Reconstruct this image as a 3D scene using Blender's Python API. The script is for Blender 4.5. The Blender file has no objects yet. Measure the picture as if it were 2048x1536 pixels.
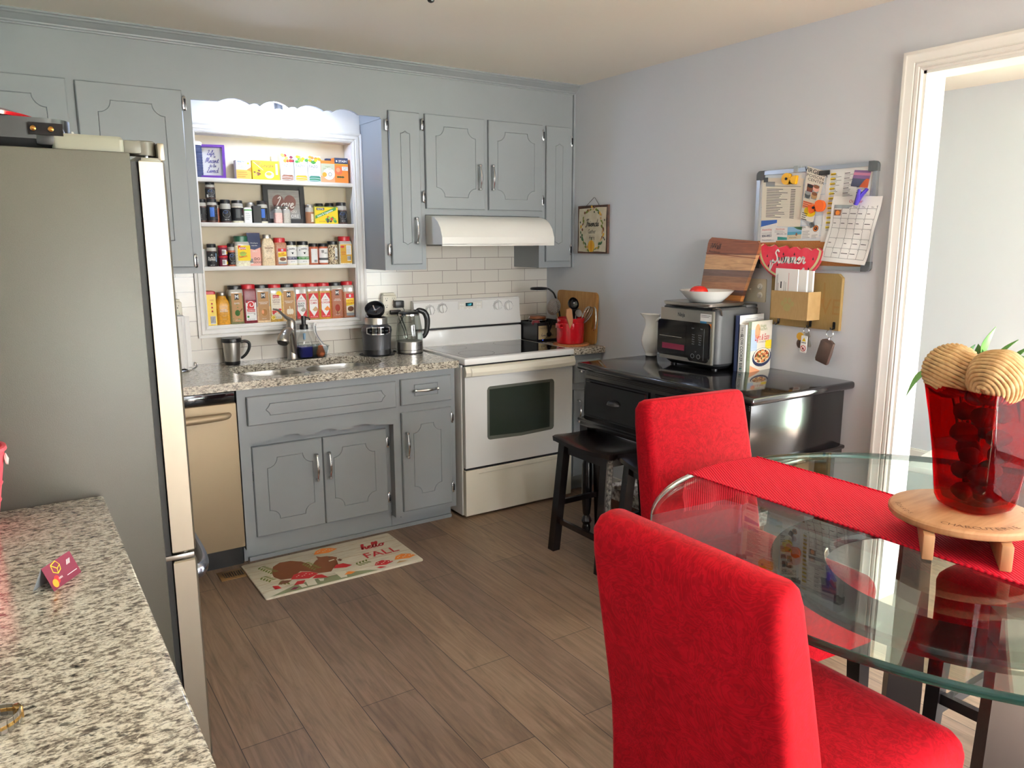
import bpy, bmesh, math, random
from mathutils import Vector as V, Matrix as MX
from mathutils.geometry import tessellate_polygon
random.seed(7)
SC = bpy.context.scene
COL = SC.collection
PI = math.pi

# ------------------------------------------------------------------ materials
def lin(h):
    if not isinstance(h, str):
        return tuple(h)
    h = h.lstrip('#')
    o = []
    for i in (0, 2, 4):
        c = int(h[i:i+2], 16) / 255
        o.append(c / 12.92 if c <= .04045 else ((c + .055) / 1.055) ** 2.4)
    return tuple(o)

MATS = {}
def newmat(name):
    m = bpy.data.materials.new(name)
    m.use_nodes = True
    nt = m.node_tree
    b = nt.nodes['Principled BSDF']
    MATS[name] = m
    return m, nt, b

def nd(nt, typ, **kw):
    n = nt.nodes.new(typ)
    for k, v in kw.items():
        if k.startswith('i_'):
            n.inputs[k[2:].replace('_', ' ')].default_value = v
        else:
            setattr(n, k, v)
    return n

def coords(nt, scale=(1, 1, 1), rot=(0, 0, 0), loc=(0, 0, 0)):
    tc = nd(nt, 'ShaderNodeTexCoord')
    mp = nd(nt, 'ShaderNodeMapping')
    mp.inputs['Scale'].default_value = scale
    mp.inputs['Rotation'].default_value = rot
    mp.inputs['Location'].default_value = loc
    nt.links.new(tc.outputs['Object'], mp.inputs['Vector'])
    return mp.outputs['Vector']

def ramp(nt, fac, stops, interp='LINEAR'):
    r = nd(nt, 'ShaderNodeValToRGB')
    r.color_ramp.interpolation = interp
    e = r.color_ramp.elements
    while len(e) < len(stops):
        e.new(.5)
    for el, (p, c) in zip(e, stops):
        el.position = p
        el.color = (*lin(c), 1)
    nt.links.new(fac, r.inputs['Fac'])
    return r.outputs['Color']

def noise(nt, vec, scale, detail=3, rough=.5, dist=0):
    n = nd(nt, 'ShaderNodeTexNoise')
    n.inputs['Scale'].default_value = scale
    n.inputs['Detail'].default_value = detail
    n.inputs['Roughness'].default_value = rough
    n.inputs['Distortion'].default_value = dist
    if vec is not None:
        nt.links.new(vec, n.inputs['Vector'])
    return n.outputs['Fac']

def bumpit(nt, b, h, strength, dist=.002):
    bp = nd(nt, 'ShaderNodeBump')
    bp.inputs['Strength'].default_value = strength
    bp.inputs['Distance'].default_value = dist
    nt.links.new(h, bp.inputs['Height'])
    nt.links.new(bp.outputs['Normal'], b.inputs['Normal'])

def mat(name, col='#888888', rough=.5, metal=0., coat=0., emit=0., var=None, bump=None, spec=.5, sheen=0., aniso=None, trans=0.):
    """plain procedural material: var = (scale, second colour), bump = (scale, strength)"""
    if name in MATS:
        return MATS[name]
    m, nt, b = newmat(name)
    b.inputs['Base Color'].default_value = (*lin(col), 1)
    b.inputs['Roughness'].default_value = rough
    b.inputs['Metallic'].default_value = metal
    b.inputs['Coat Weight'].default_value = coat
    b.inputs['Coat Roughness'].default_value = .08
    b.inputs['Specular IOR Level'].default_value = spec
    b.inputs['Transmission Weight'].default_value = trans
    if sheen:
        b.inputs['Sheen Weight'].default_value = sheen
        b.inputs['Sheen Roughness'].default_value = .4
    if emit:
        b.inputs['Emission Color'].default_value = (*lin(col), 1)
        b.inputs['Emission Strength'].default_value = emit
    v = None
    if var:
        v = coords(nt, var[2] if len(var) > 2 else (1, 1, 1))
        f = noise(nt, v, var[0], 4)
        nt.links.new(ramp(nt, f, [(.35, col), (.65, var[1])]), b.inputs['Base Color'])
    if bump:
        v2 = coords(nt, bump[2] if len(bump) > 2 else (1, 1, 1))
        bumpit(nt, b, noise(nt, v2, bump[0], 3), bump[1])
    return m

def clear_glass(name, tint, edge=1.5, rough=0., refl=1.):
    """thin sheet glass: tinted see-through plus a Fresnel mirror"""
    m = bpy.data.materials.new(name)
    m.use_nodes = True
    nt = m.node_tree
    nt.nodes.clear()
    out = nd(nt, 'ShaderNodeOutputMaterial')
    mix = nd(nt, 'ShaderNodeMixShader')
    tr = nd(nt, 'ShaderNodeBsdfTransparent')
    tr.inputs['Color'].default_value = (*lin(tint), 1)
    gl = nd(nt, 'ShaderNodeBsdfGlossy')
    gl.inputs['Roughness'].default_value = rough
    fr = nd(nt, 'ShaderNodeFresnel')
    ge = nd(nt, 'ShaderNodeNewGeometry')
    io = nd(nt, 'ShaderNodeMapRange')
    io.inputs[3].default_value = edge; io.inputs[4].default_value = 1/edge
    nt.links.new(ge.outputs['Backfacing'], io.inputs[0])
    nt.links.new(io.outputs[0], fr.inputs['IOR'])
    fac = fr.outputs['Fac']
    if refl != 1.:
        mu = nd(nt, 'ShaderNodeMath', operation='MULTIPLY')
        mu.inputs[1].default_value = refl
        nt.links.new(fac, mu.inputs[0])
        fac = mu.outputs[0]
    nt.links.new(fac, mix.inputs[0])
    nt.links.new(tr.outputs[0], mix.inputs[1])
    nt.links.new(gl.outputs[0], mix.inputs[2])
    nt.links.new(mix.outputs[0], out.inputs['Surface'])
    MATS[name] = m
    return m

# ------------------------------------------------------------------ mesh builder
def catmull(P, n=6, closed=False):
    P = [V(p) for p in P]
    if len(P) < 3:
        return P
    out = []
    N = len(P)
    segs = N if closed else N - 1
    for i in range(segs):
        if closed:
            a, b, c, d = P[i-1], P[i], P[(i+1) % N], P[(i+2) % N]
        else:
            b, c = P[i], P[i+1]
            a = P[i-1] if i else b * 2 - c
            d = P[i+2] if i + 2 < N else c * 2 - b
        for k in range(n):
            t = k / n
            out.append(.5 * ((2*b) + (c-a)*t + (2*a-5*b+4*c-d)*t*t + (3*b-a-3*c+d)*t**3))
    if not closed:
        out.append(P[-1])
    return out

def frame(o, ux, uy, n):
    o, ux, uy, n = V(o), V(ux), V(uy), V(n)
    return lambda u, v, h: o + ux*u + uy*v + n*h

def front(x, y, z):      # a face that looks towards -y
    return frame((x, y, z), (1, 0, 0), (0, 0, 1), (0, -1, 0))

def onwall(x, y, z):     # a face that looks towards -x
    return frame((x, y, z), (0, -1, 0), (0, 0, 1), (-1, 0, 0))

def up(x, y, z, a=0):    # a face that looks up, turned by a
    return frame((x, y, z), (math.cos(a), math.sin(a), 0), (-math.sin(a), math.cos(a), 0), (0, 0, 1))

def around(cx, cy, z, r, a=-PI/2):   # wrapped on an upright cylinder
    def f(u, v, h):
        t = a + u / r
        return V((cx + (r+h)*math.cos(t), cy + (r+h)*math.sin(t), z + v))
    return f

_TXT = {}
def text_geo(s, bold=0., shear=0.):
    k = (s, bold, shear)
    if k not in _TXT:
        c = bpy.data.curves.new('t', 'FONT')
        c.body = s
        c.size = 1
        c.offset = bold
        c.shear = shear
        c.resolution_u = 2
        c.align_x = 'CENTER'
        o = bpy.data.objects.new('t', c)
        COL.objects.link(o)
        dg = bpy.context.evaluated_depsgraph_get()
        me = o.evaluated_get(dg).to_mesh()
        vs = [(v.co.x, v.co.y) for v in me.vertices]
        fs = [tuple(p.vertices) for p in me.polygons]
        o.evaluated_get(dg).to_mesh_clear()
        bpy.data.objects.remove(o)
        bpy.data.curves.remove(c)
        _TXT[k] = (vs, fs)
    return _TXT[k]

GLY = {
 'a': (1.25, [[(.9,.85),(.5,1),(.1,.6),(.15,.1),(.5,0),(.85,.5),(.95,1),(.9,.2),(1.1,0),(1.35,.3)]]),
 'b': (1.05, [[(0,.2),(.4,1.6),(.45,2.2),(.2,2.1),(.15,.6),(.3,0),(.7,0),(.85,.5),(.6,.9),(1.1,.8)]]),
 'd': (1.25, [[(.9,.85),(.5,1),(.1,.6),(.15,.1),(.5,0),(.9,.6),(1.05,2.2),(.95,.3),(1.1,0),(1.35,.3)]]),
 'e': (.9, [[(0,.3),(.5,.6),(.65,.9),(.4,1),(.15,.6),(.25,.1),(.6,0),(.95,.35)]]),
 'f': (.75, [[(0,.2),(.5,1.6),(.6,2.2),(.35,2.1),(.2,.5),(.1,-.9),(.35,-.8),(.35,0),(.8,.3)]]),
 'h': (1., [[(0,.2),(.4,1.7),(.4,2.2),(.15,1.9),(.1,0),(.35,.8),(.65,.95),(.7,.2),(.85,0),(1.1,.3)]]),
 'i': (.6, [[(0,.3),(.25,1),(.2,.2),(.4,0),(.65,.3)], [(.3,1.4),(.36,1.55)]]),
 'l': (.6, [[(0,.2),(.45,1.7),(.4,2.2),(.15,1.9),(.15,.3),(.35,0),(.65,.3)]]),
 'm': (1.4, [[(0,.6),(.15,1),(.15,0),(.4,.9),(.6,.9),(.6,0),(.85,.9),(1.05,.9),(1.05,.2),(1.25,0),(1.45,.3)]]),
 'n': (1.05, [[(0,.6),(.15,1),(.15,0),(.4,.9),(.65,.9),(.65,.2),(.85,0),(1.1,.3)]]),
 'o': (1., [[(.55,1),(.1,.6),(.2,.05),(.6,.05),(.8,.5),(.55,1),(.8,.8),(1.1,.9)]]),
 'r': (.9, [[(0,.3),(.2,1.1),(.35,.9),(.6,.95),(.5,.2),(.7,0),(.95,.3)]]),
 's': (.8, [[(0,.2),(.4,1.05),(.55,.5),(.45,.05),(.1,.05),(.5,.05),(.85,.3)]]),
 't': (.65, [[(0,.3),(.35,1.8),(.25,.2),(.45,0),(.7,.3)], [(.05,1.2),(.6,1.25)]]),
 'u': (1.1, [[(0,.5),(.1,1),(.1,.2),(.35,0),(.65,.5),(.75,1),(.75,.2),(.95,0),(1.2,.3)]]),
 'v': (.9, [[(0,.8),(.15,1),(.35,0),(.7,.9),(.6,1),(.9,.9)]]),
 'L': (1.15, [[(.2,1.9),(.6,2.3),(.75,1.9),(.4,.8),(.1,0),(.4,.15),(.9,0),(1.3,.3)]]),
 'M': (1.65, [[(0,0),(.3,2),(.5,2.1),(.6,.3),(1.,2),(1.2,2.1),(1.25,.2),(1.5,0),(1.7,.3)]]),
 'F': (1.1, [[(.1,1.7),(.4,2.2),(1.3,2.2)], [(.8,2.2),(.6,.8),(.4,-.2),(.05,-.2),(.1,.2)], [(.4,1.1),(1.05,1.15)]]),
 'S': (1.15, [[(1.,1.9),(.6,2.3),(.3,1.8),(.7,1.2),(.9,.5),(.5,0),(0,.2),(.1,.6)]]),
 'V': (1.2, [[(0,1.9),(.2,2.2),(.5,0),(1.,2.),(1.3,2.2)]]),
 ' ': (.6, []),
}

def rrect(w, d, r, n=5, cx=0, cy=0):
    r = min(r, w/2 - 1e-5, d/2 - 1e-5)
    P = []
    for sx, sy, a in ((1, 1, 0), (-1, 1, PI/2), (-1, -1, PI), (1, -1, 3*PI/2)):
        for k in range(n+1):
            t = a + PI/2*k/n
            P.append((cx + sx*(w/2-r) + r*math.cos(t), cy + sy*(d/2-r) + r*math.sin(t)))
    return P

def circ(r, n=24, cx=0, cy=0, ry=None):
    return [(cx + r*math.cos(2*PI*k/n), cy + (ry or r)*math.sin(2*PI*k/n)) for k in range(n)]

class MB:
    def __init__(s, m=None):
        s.v, s.f, s.mi, s.mats = [], [], [], []
        s.c = 0
        if m is not None:
            s.use(m)
    def use(s, m):
        if isinstance(m, str):
            m = MATS[m]
        if m not in s.mats:
            s.mats.append(m)
        s.c = s.mats.index(m)
        return s
    def add(s, vs, fs):
        n = len(s.v)
        s.v += [tuple(v) for v in vs]
        s.f += [tuple(i+n for i in f) for f in fs]
        s.mi += [s.c]*len(fs)
        return s
    def box(s, x0, x1, y0, y1, z0, z1, b=0., seg=2, T=None):
        if x1 < x0: x0, x1 = x1, x0
        if y1 < y0: y0, y1 = y1, y0
        if z1 < z0: z0, z1 = z1, z0
        if b <= 0:
            vs = [(x, y, z) for z in (z0, z1) for y in (y0, y1) for x in (x0, x1)]
            fs = [(0,2,3,1),(4,5,7,6),(0,1,5,4),(2,6,7,3),(0,4,6,2),(1,3,7,5)]
        else:
            bm = bmesh.new()
            bmesh.ops.create_cube(bm, size=1)
            for v in bm.verts:
                v.co = ((x0+x1)/2 + v.co.x*(x1-x0), (y0+y1)/2 + v.co.y*(y1-y0), (z0+z1)/2 + v.co.z*(z1-z0))
            b = min(b, .49*min(x1-x0, y1-y0, z1-z0))
            bmesh.ops.bevel(bm, geom=list(bm.edges), offset=b, segments=seg, affect='EDGES', profile=.5)
            bm.verts.index_update()
            vs = [tuple(v.co) for v in bm.verts]
            fs = [tuple(v.index for v in f.verts) for f in bm.faces]
            bm.free()
        if T is not None:
            vs = [T @ V(v) for v in vs]
        return s.add(vs, fs)
    def tube(s, path, r, n=8, closed=False, smooth=0, flat=1.):
        P = catmull(path, smooth, closed) if smooth else [V(p) for p in path]
        N = len(P)
        R = r if isinstance(r, (list, tuple)) else [r]*N
        if len(R) != N:
            R = [R[0] + (R[-1]-R[0])*i/(N-1) if len(R) == 2 else
                 R[min(int(i/(N-1)*(len(R)-1)), len(R)-2)]*(1-((i/(N-1)*(len(R)-1)) - min(int(i/(N-1)*(len(R)-1)), len(R)-2))) +
                 R[min(int(i/(N-1)*(len(R)-1)), len(R)-2)+1]*((i/(N-1)*(len(R)-1)) - min(int(i/(N-1)*(len(R)-1)), len(R)-2))
                 for i in range(N)]
        vs, fs = [], []
        a = None
        for i in range(N):
            if closed:
                t = P[(i+1) % N] - P[i-1]
            else:
                t = P[min(i+1, N-1)] - P[max(i-1, 0)]
            t = t.normalized() if t.length > 1e-9 else V((0, 0, 1))
            if a is None:
                a = t.orthogonal().normalized()
                if abs(t.z) < .9:
                    a = t.cross(V((0, 0, 1))).normalized()
            a = (a - t*a.dot(t))
            a = a.normalized() if a.length > 1e-6 else t.orthogonal().normalized()
            b = t.cross(a)
            for k in range(n):
                w = 2*PI*k/n
                vs.append(P[i] + (a*math.cos(w) + b*math.sin(w)*flat)*R[i])
        for i in range(N if closed else N-1):
            j = (i+1) % N
            for k in range(n):
                l = (k+1) % n
                fs.append((i*n+k, i*n+l, j*n+l, j*n+k))
        if not closed:
            fs.append(tuple(range(n))[::-1])
            fs.append(tuple(range((N-1)*n, N*n)))
        return s.add(vs, fs)
    def cyl(s, p0, p1, r0, r1=None, n=20):
        return s.tube([p0, p1], [r0, r0 if r1 is None else r1], n)
    def lathe(s, prof, o=(0, 0, 0), n=28, T=None, mats=None):
        """prof [(r, z)]; mats gives a material for each band"""
        vs, fs, ids = [], [], []
        o = V(o)
        for r, z in prof:
            if r <= 1e-6:
                ids.append([len(vs)]*n)
                vs.append(V((0, 0, z)))
            else:
                ids.append(list(range(len(vs), len(vs)+n)))
                vs += [V((r*math.cos(2*PI*k/n), r*math.sin(2*PI*k/n), z)) for k in range(n)]
        if T is not None:
            vs = [T @ v for v in vs]
        vs = [v + o for v in vs]
        base = len(s.v)
        s.v += [tuple(v) for v in vs]
        for i in range(len(prof)-1):
            if mats:
                s.use(mats[i])
            for k in range(n):
                l = (k+1) % n
                q = [ids[i][k], ids[i][l], ids[i+1][l], ids[i+1][k]]
                f = []
                for x in q:
                    if x not in f:
                        f.append(x)
                if len(f) > 2:
                    s.f.append(tuple(x+base for x in f))
                    s.mi.append(s.c)
        return s
    def loft(s, secs, cap0=True, cap1=True, mats=None, closed=True):
        n = len(secs[0])
        vs = [p for sec in secs for p in sec]
        base = len(s.v)
        s.v += [tuple(v) for v in vs]
        for i in range(len(secs)-1):
            if mats:
                s.use(mats[i])
            for k in range(n if closed else n-1):
                l = (k+1) % n
                s.f.append((base+i*n+k, base+i*n+l, base+(i+1)*n+l, base+(i+1)*n+k))
                s.mi.append(s.c)
        if cap0:
            if mats: s.use(mats[0])
            s.f.append(tuple(base+k for k in range(n))[::-1]); s.mi.append(s.c)
        if cap1:
            if mats: s.use(mats[-1])
            m = base + (len(secs)-1)*n
            s.f.append(tuple(m+k for k in range(n))); s.mi.append(s.c)
        return s
    def rloft(s, prof, cx=0, cy=0, n=5, mats=None, **k):
        """prof [(w, d, r, z)] rounded rectangles stacked up"""
        return s.loft([[(x, y, z) for x, y in rrect(w, d, r, n, cx, cy)] for w, d, r, z in prof], mats=mats, **k)
    def prism(s, fn, poly, h0, h1, holes=(), side=True):
        loops = [list(poly)] + [list(h) for h in holes]
        tri = tessellate_polygon([[V((u, v, 0)) for u, v in l] for l in loops])
        flat = [p for l in loops for p in l]
        n = len(flat)
        vs = [fn(u, v, h0) for u, v in flat] + [fn(u, v, h1) for u, v in flat]
        fs = []
        for t in tri:
            a, b, c = [flat[i] for i in t]
            ccw = (b[0]-a[0])*(c[1]-a[1]) - (b[1]-a[1])*(c[0]-a[0]) > 0
            t = tuple(t) if ccw else tuple(t)[::-1]
            fs.append(tuple(i+n for i in t))
            fs.append(t[::-1])
        if side:
            st = 0
            for li, l in enumerate(loops):
                m = len(l)
                area = sum(l[i][0]*l[(i+1) % m][1]-l[(i+1) % m][0]*l[i][1] for i in range(m))
                fw = (area > 0) == (li == 0)
                for i in range(m):
                    a, b = st+i, st+(i+1) % m
                    fs.append((a, b, b+n, a+n) if fw else (b, a, a+n, b+n))
                st += m
        return s.add(vs, fs)
    # ---- flat artwork laid on a face
    def poly(s, fn, pts, m, h=.0004):
        s.use(m)
        tri = tessellate_polygon([[V((u, v, 0)) for u, v in pts]])
        fs = []
        for t in tri:
            a, b, c = [pts[i] for i in t]
            ccw = (b[0]-a[0])*(c[1]-a[1]) - (b[1]-a[1])*(c[0]-a[0]) > 0
            fs.append(tuple(t) if ccw else tuple(t)[::-1])
        return s.add([fn(u, v, h) for u, v in pts], fs)
    def rect(s, fn, u0, v0, u1, v1, m, h=.0004, nu=1):
        s.use(m)
        vs, fs = [], []
        for i in range(nu+1):
            u = u0 + (u1-u0)*i/nu
            vs += [fn(u, v0, h), fn(u, v1, h)]
        for i in range(nu):
            fs.append((2*i, 2*i+2, 2*i+3, 2*i+1))
        return s.add(vs, fs)
    def disc(s, fn, cu, cv, ru, m, h=.0004, rv=None, n=20):
        return s.poly(fn, circ(ru, n, cu, cv, rv), m, h)
    def ring(s, fn, cu, cv, r, w, m, h=.0004, rv=None):
        return s.stroke(fn, circ(r, 24, cu, cv, rv) + [(cu+r, cv)], w, m, h, 0)
    def text(s, fn, t, u, v, size, m, h=.0008, sx=1., bold=0., shear=0., rot=0.):
        s.use(m)
        vs, fs = text_geo(t, bold, shear)
        ca, sa = math.cos(rot), math.sin(rot)
        return s.add([fn(u + (x*sx*ca - y*sa)*size, v + (x*sx*sa + y*ca)*size, h) for x, y in vs], fs)
    def stroke(s, fn, pts, w, m, h=.0008, smooth=5, taper=False):
        s.use(m)
        P = catmull([(p[0], p[1], 0) for p in pts], smooth) if smooth else [V((p[0], p[1], 0)) for p in pts]
        vs, fs = [], []
        N = len(P)
        for i in range(N):
            t = P[min(i+1, N-1)] - P[max(i-1, 0)]
            t = t.normalized() if t.length > 1e-9 else V((1, 0, 0))
            q = V((-t.y, t.x, 0)) * w/2
            if taper:
                q *= math.sin(PI*(i+.4)/(N+.2))
            vs += [fn(P[i].x-q.x, P[i].y-q.y, h), fn(P[i].x+q.x, P[i].y+q.y, h)]
        for i in range(N-1):
            fs.append((2*i, 2*i+2, 2*i+3, 2*i+1))
        return s.add(vs, fs)
    def cursive(s, fn, t, u, v, size, w, m, h=.0008, slant=.25):
        tot = sum(GLY[c][0] for c in t)
        x = -tot/2
        for c in t:
            adv, st = GLY[c]
            for q in st:
                s.stroke(fn, [(u + (x+a+slant*b)*size, v + b*size) for a, b in q], w, m, h, 4)
            x += adv
        return s
    def lines(s, fn, u0, u1, v0, dv, n, m, w=.0012, h=.0008, ragged=.3):
        for i in range(n):
            e = u1 - (u1-u0)*ragged*random.random()
            s.rect(fn, u0, v0-dv*i-w/2, e, v0-dv*i+w/2, m, h)
        return s
    def bar(s, fn, u0, v0, u1, v1, m, h=.0008):   # bar code
        s.rect(fn, u0, v0, u1, v1, 'print_white', h)
        k = 9
        for i in range(k):
            a = u0 + (u1-u0)*(i+.2)/k
            s.rect(fn, a, v0+.15*(v1-v0), a+(u1-u0)/k*(.35+.4*random.random()), v1-.05*(v1-v0), 'print_black', h+.0003)
        return s
    def move(s, T, start=0):
        s.v[start:] = [tuple(T @ V(v)) for v in s.v[start:]]
        return s
    def mesh(s, name, off=(0, 0, 0), sharp=.6):
        me = bpy.data.meshes.new(name)
        o = V(off)
        me.from_pydata([V(v)-o for v in s.v], [], s.f)
        for m in s.mats:
            me.materials.append(m)
        me.polygons.foreach_set('material_index', s.mi)
        me.polygons.foreach_set('use_smooth', [True]*len(s.f))
        me.update()
        bm = bmesh.new()
        bm.from_mesh(me)
        bmesh.ops.remove_doubles(bm, verts=bm.verts, dist=1e-6)
        bm.to_mesh(me)
        bm.free()
        me.set_sharp_from_angle(angle=sharp)
        return me

def put(name, me, parent=None, loc=(0, 0, 0), rot=0):
    o = bpy.data.objects.new(name, me)
    COL.objects.link(o)
    o.parent = parent
    o.location = loc
    o.rotation_euler = (0, 0, rot) if not isinstance(rot, (tuple, list)) else rot
    return o

def tags(o, label=None, cat=None, group=None, kind=None):
    if label: o['label'] = label
    if cat: o['category'] = cat
    if group: o['group'] = group
    if kind: o['kind'] = kind
    return o

def thing(name, label, cat, loc=(0, 0, 0), rot=0, group=None):
    return tags(put(name, None, None, loc, rot), label, cat, group)

def root(o):
    while o.parent:
        o = o.parent
    return o

def part(parent, name, mb, w=False, label=None, sharp=.6, kind=None):
    """w: the builder holds world coordinates (the thing is not turned)"""
    off = root(parent).location if w else (0, 0, 0)
    o = put(name, mb.mesh(name, off, sharp), parent)
    return tags(o, label, None, None, kind)

def solo(name, label, cat, mb, loc=(0, 0, 0), rot=0, group=None, w=False, sharp=.6):
    o = put(name, mb.mesh(name, loc if w else (0, 0, 0), sharp), None, loc, rot)
    return tags(o, label, cat, group)

def struct(name, mb, parent=None, sharp=.6):
    o = put(name, mb.mesh(name, (0, 0, 0), sharp), parent)
    if not parent:
        o['kind'] = 'structure'
    return o

def dup(r, loc, rot=0, label=None):
    c = r.copy()
    COL.objects.link(c)
    c.location = loc
    c.rotation_euler = (0, 0, rot)
    if label: c['label'] = label
    def kids(a, b):
        for ch in list(a.children):
            d = ch.copy()
            COL.objects.link(d)
            d.parent = b
            kids(ch, d)
    kids(r, c)
    return c
# ------------------------------------------------------------------ shared materials
mat('print_white', '#f2f1ec', .6)
mat('print_black', '#17171a', .6)
for n_, c_ in dict(print_red='#c22227', print_yellow='#f3d21c', print_green='#3f8f3a', print_blue='#3f6fc4', print_orange='#ee8a35',
                   print_navy='#2a3559', print_tan='#c29866', print_brown='#7a4a2f', print_pink='#eeb3a4', print_grey='#9aa0a3',
                   print_cream='#ece4cf', print_purple='#5a3a8a', print_teal='#2c7f7a', print_gold='#d8a531', print_olive='#75802f',
                   print_dkgrey='#4a4d50', print_sky='#8fb7d8', print_maroon='#6d1231', print_lime='#9fc24a', print_peach='#f0a579').items():
    mat(n_, c_, .6)
mat('cabinet_grey', '#8e9396', .42, var=(3, '#8a8f92'), bump=(60, .04))
mat('wall_paint', '#d3d6dc', .85, bump=(90, .05))
mat('ceiling_paint', '#efe8dc', .9, bump=(60, .08))
mat('white_trim', '#eceae4', .4)
mat('niche_white', '#f0eee9', .45, var=(5, '#e6e3dc'))
mat('niche_back', '#d8cdb6', .7, var=(4, '#d2c6ad'))
mat('chrome', '#d8d8d8', .16, 1)
mat('dark_metal', '#3a3a3c', .35, 1)
mat('nickel', '#b3aea6', .3, 1, bump=(200, .02))
mat('steel', '#b9b6b0', .3, 1, bump=(4, .05, (1, 1, 90)))
mat('steel_warm', '#a8967c', .6, .75, bump=(6, .05, (1, 1, 60)))
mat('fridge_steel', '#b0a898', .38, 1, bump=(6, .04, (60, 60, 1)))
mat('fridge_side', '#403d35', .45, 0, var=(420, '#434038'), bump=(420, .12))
mat('fridge_grey', '#8b887b', .4)
mat('rubber', '#1b1b1c', .6)
mat('black_plastic', '#151517', .35)
mat('black_gloss', '#0c0c0e', .08)
mat('stove_white', '#e9e8e4', .22, coat=.3)
mat('stove_cream', '#e6dfcd', .3)
mat('cooktop_glass', '#0d0d0e', .06, coat=.4)
mat('oven_glass', '#2c332c', .08)
mat('oven_bezel', '#5d6059', .2)
mat('hood_white', '#e7e4dc', .3)
mat('black_paint', '#0e0c0d', .17, bump=(30, .05, (1, 1, 6)))
mat('black_top', '#161416', .09, spec=.7)
mat('espresso', '#120b0b', .2, bump=(50, .06))
mat('rub_through', '#9a9690', .5, var=(70, '#120b0b'))
mat('table_leg', '#171315', .35, bump=(40, .08))
mat('red_enamel', '#b5101c', .15, coat=.5)
mat('cork', '#a8643a', .9, var=(120, '#b97a4c'), bump=(200, .3))
mat('cork_board', '#9a6233', .9, var=(220, '#ad7440'), bump=(260, .4))
mat('bamboo', '#b98a4e', .45, var=(9, '#a8773c', (8, 8, 1)))
mat('wood_brown', '#8a4b24', .4, var=(14, '#713a1a', (1, 1, 6)))
mat('wood_spoon', '#c08a62', .6)
mat('kraft', '#a88a5c', .75, var=(30, '#9f8053', (1, 12, 1)))
mat('kraft_dark', '#8d7449', .75, var=(30, '#87703f', (1, 12, 1)))
mat('stencil', '#8a6a3a', .8)
mat('stencil_pale', '#9c8f5c', .8)
mat('white_ceramic', '#f1efe9', .12, coat=.4)
mat('white_plastic', '#eeece6', .35)
mat('ivory_plastic', '#e2dcc8', .4)
mat('paper', '#f0eeea', .8, bump=(25, .06))
mat('paper_warm', '#ece3d3', .8)
mat('towel_paper', '#f4f2ee', .95, bump=(110, .4))
mat('purple_frame', '#6b3fa0', .4)
mat('blue_soap', '#26278f', .2)
mat('tomato', '#c81d10', .18, coat=.4)
mat('leather', '#4b3a33', .5, bump=(90, .3))
mat('rattan', '#c9a778', .75, var=(60, '#b08a5a'))
mat('leaf', '#4a7a36', .4, var=(18, '#5f9440'))
mat('leaf_dark', '#2f5a34', .4, var=(18, '#3d6e3c'))
mat('pod', '#8a7350', .8, var=(30, '#5c4a34'))
mat('pod_pale', '#d8b48a', .8, var=(30, '#c49a6a'))
mat('pink_pail', '#f0606e', .35)
mat('cloth_white', '#eee6df', .9)
mat('cloth_red', '#a7353c', .9)
mat('charcoal', '#4a4b4d', .38, .4)
mat('oven_grey', '#3f4042', .5)
mat('blender_grey', '#55565a', .35, .6)
mat('brass', '#a9773e', .3, 1)
mat('wicker', '#6a3a22', .7, var=(50, '#3d1f12', (1, 1, 3)), bump=(60, .8, (1, 1, 3)))
mat('wicker_cloth', '#cfc6bb', .9, var=(40, '#5a4a44'))
mat('vent_brass', '#8a6a44', .5, .5)
mat('gold_red', '#c9a468', .25, 1)
mat('wood_board', '#b98a62', .5, var=(7, '#a67650', (1, 9, 1)))
mat('bulb', '#fff6e8', .4, emit=60)
mat('lcd', '#12333a', .2)
mat('lcd_glow', '#5fd0e0', .4, emit=1.2)
mat('seed_brown', '#9a6a4a', .6)
clear_glass('table_glass', '#eef6f2', 1.5)
clear_glass('clear_glass', '#f4f6f5', 1.45)
clear_glass('jar_glass', '#cfd2d0', 1.35)
clear_glass('kettle_glass', '#eef0ee', 1.5)
clear_glass('clear_plastic', '#e3e8ea', 1.4)
clear_glass('red_glass', '#d41c32', 1.55, refl=.6)
clear_glass('shade_glass', '#f4f6fa', 1.4)

def glass_edge():
    m, nt, b = newmat('glass_edge')
    b.inputs['Base Color'].default_value = (*lin('#0f3733'), 1)
    b.inputs['Roughness'].default_value = .12
    b.inputs['Transmission Weight'].default_value = .2
glass_edge()

def granite():
    m, nt, b = newmat('granite')
    v = coords(nt, (1, 1.9, 1.9), (0, 0, .12))
    n1 = noise(nt, v, 70, 5, .62, .5)
    n2 = noise(nt, v, 170, 3, .6, .3)
    n3 = noise(nt, v, 12, 3, .5, .2)
    base = ramp(nt, n1, [(.33, '#4c453e'), (.43, '#8d8375'), (.5, '#cfc6b3'), (.62, '#e4dece')])
    fleck = ramp(nt, n2, [(.40, '#000000'), (.47, '#ffffff')])
    big = ramp(nt, noise(nt, v, 48, 4, .55, .4), [(.33, '#000000'), (.40, '#ffffff')])
    mx = nd(nt, 'ShaderNodeMix', data_type='RGBA', blend_type='MULTIPLY')
    mx.inputs[0].default_value = .55
    nt.links.new(base, mx.inputs[6]); nt.links.new(fleck, mx.inputs[7])
    m2 = nd(nt, 'ShaderNodeMix', data_type='RGBA', blend_type='MULTIPLY')
    m2.inputs[0].default_value = .8
    nt.links.new(mx.outputs[2], m2.inputs[6]); nt.links.new(big, m2.inputs[7])
    nt.links.new(m2.outputs[2], b.inputs['Base Color'])
    b.inputs['Roughness'].default_value = .16
granite()

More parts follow.
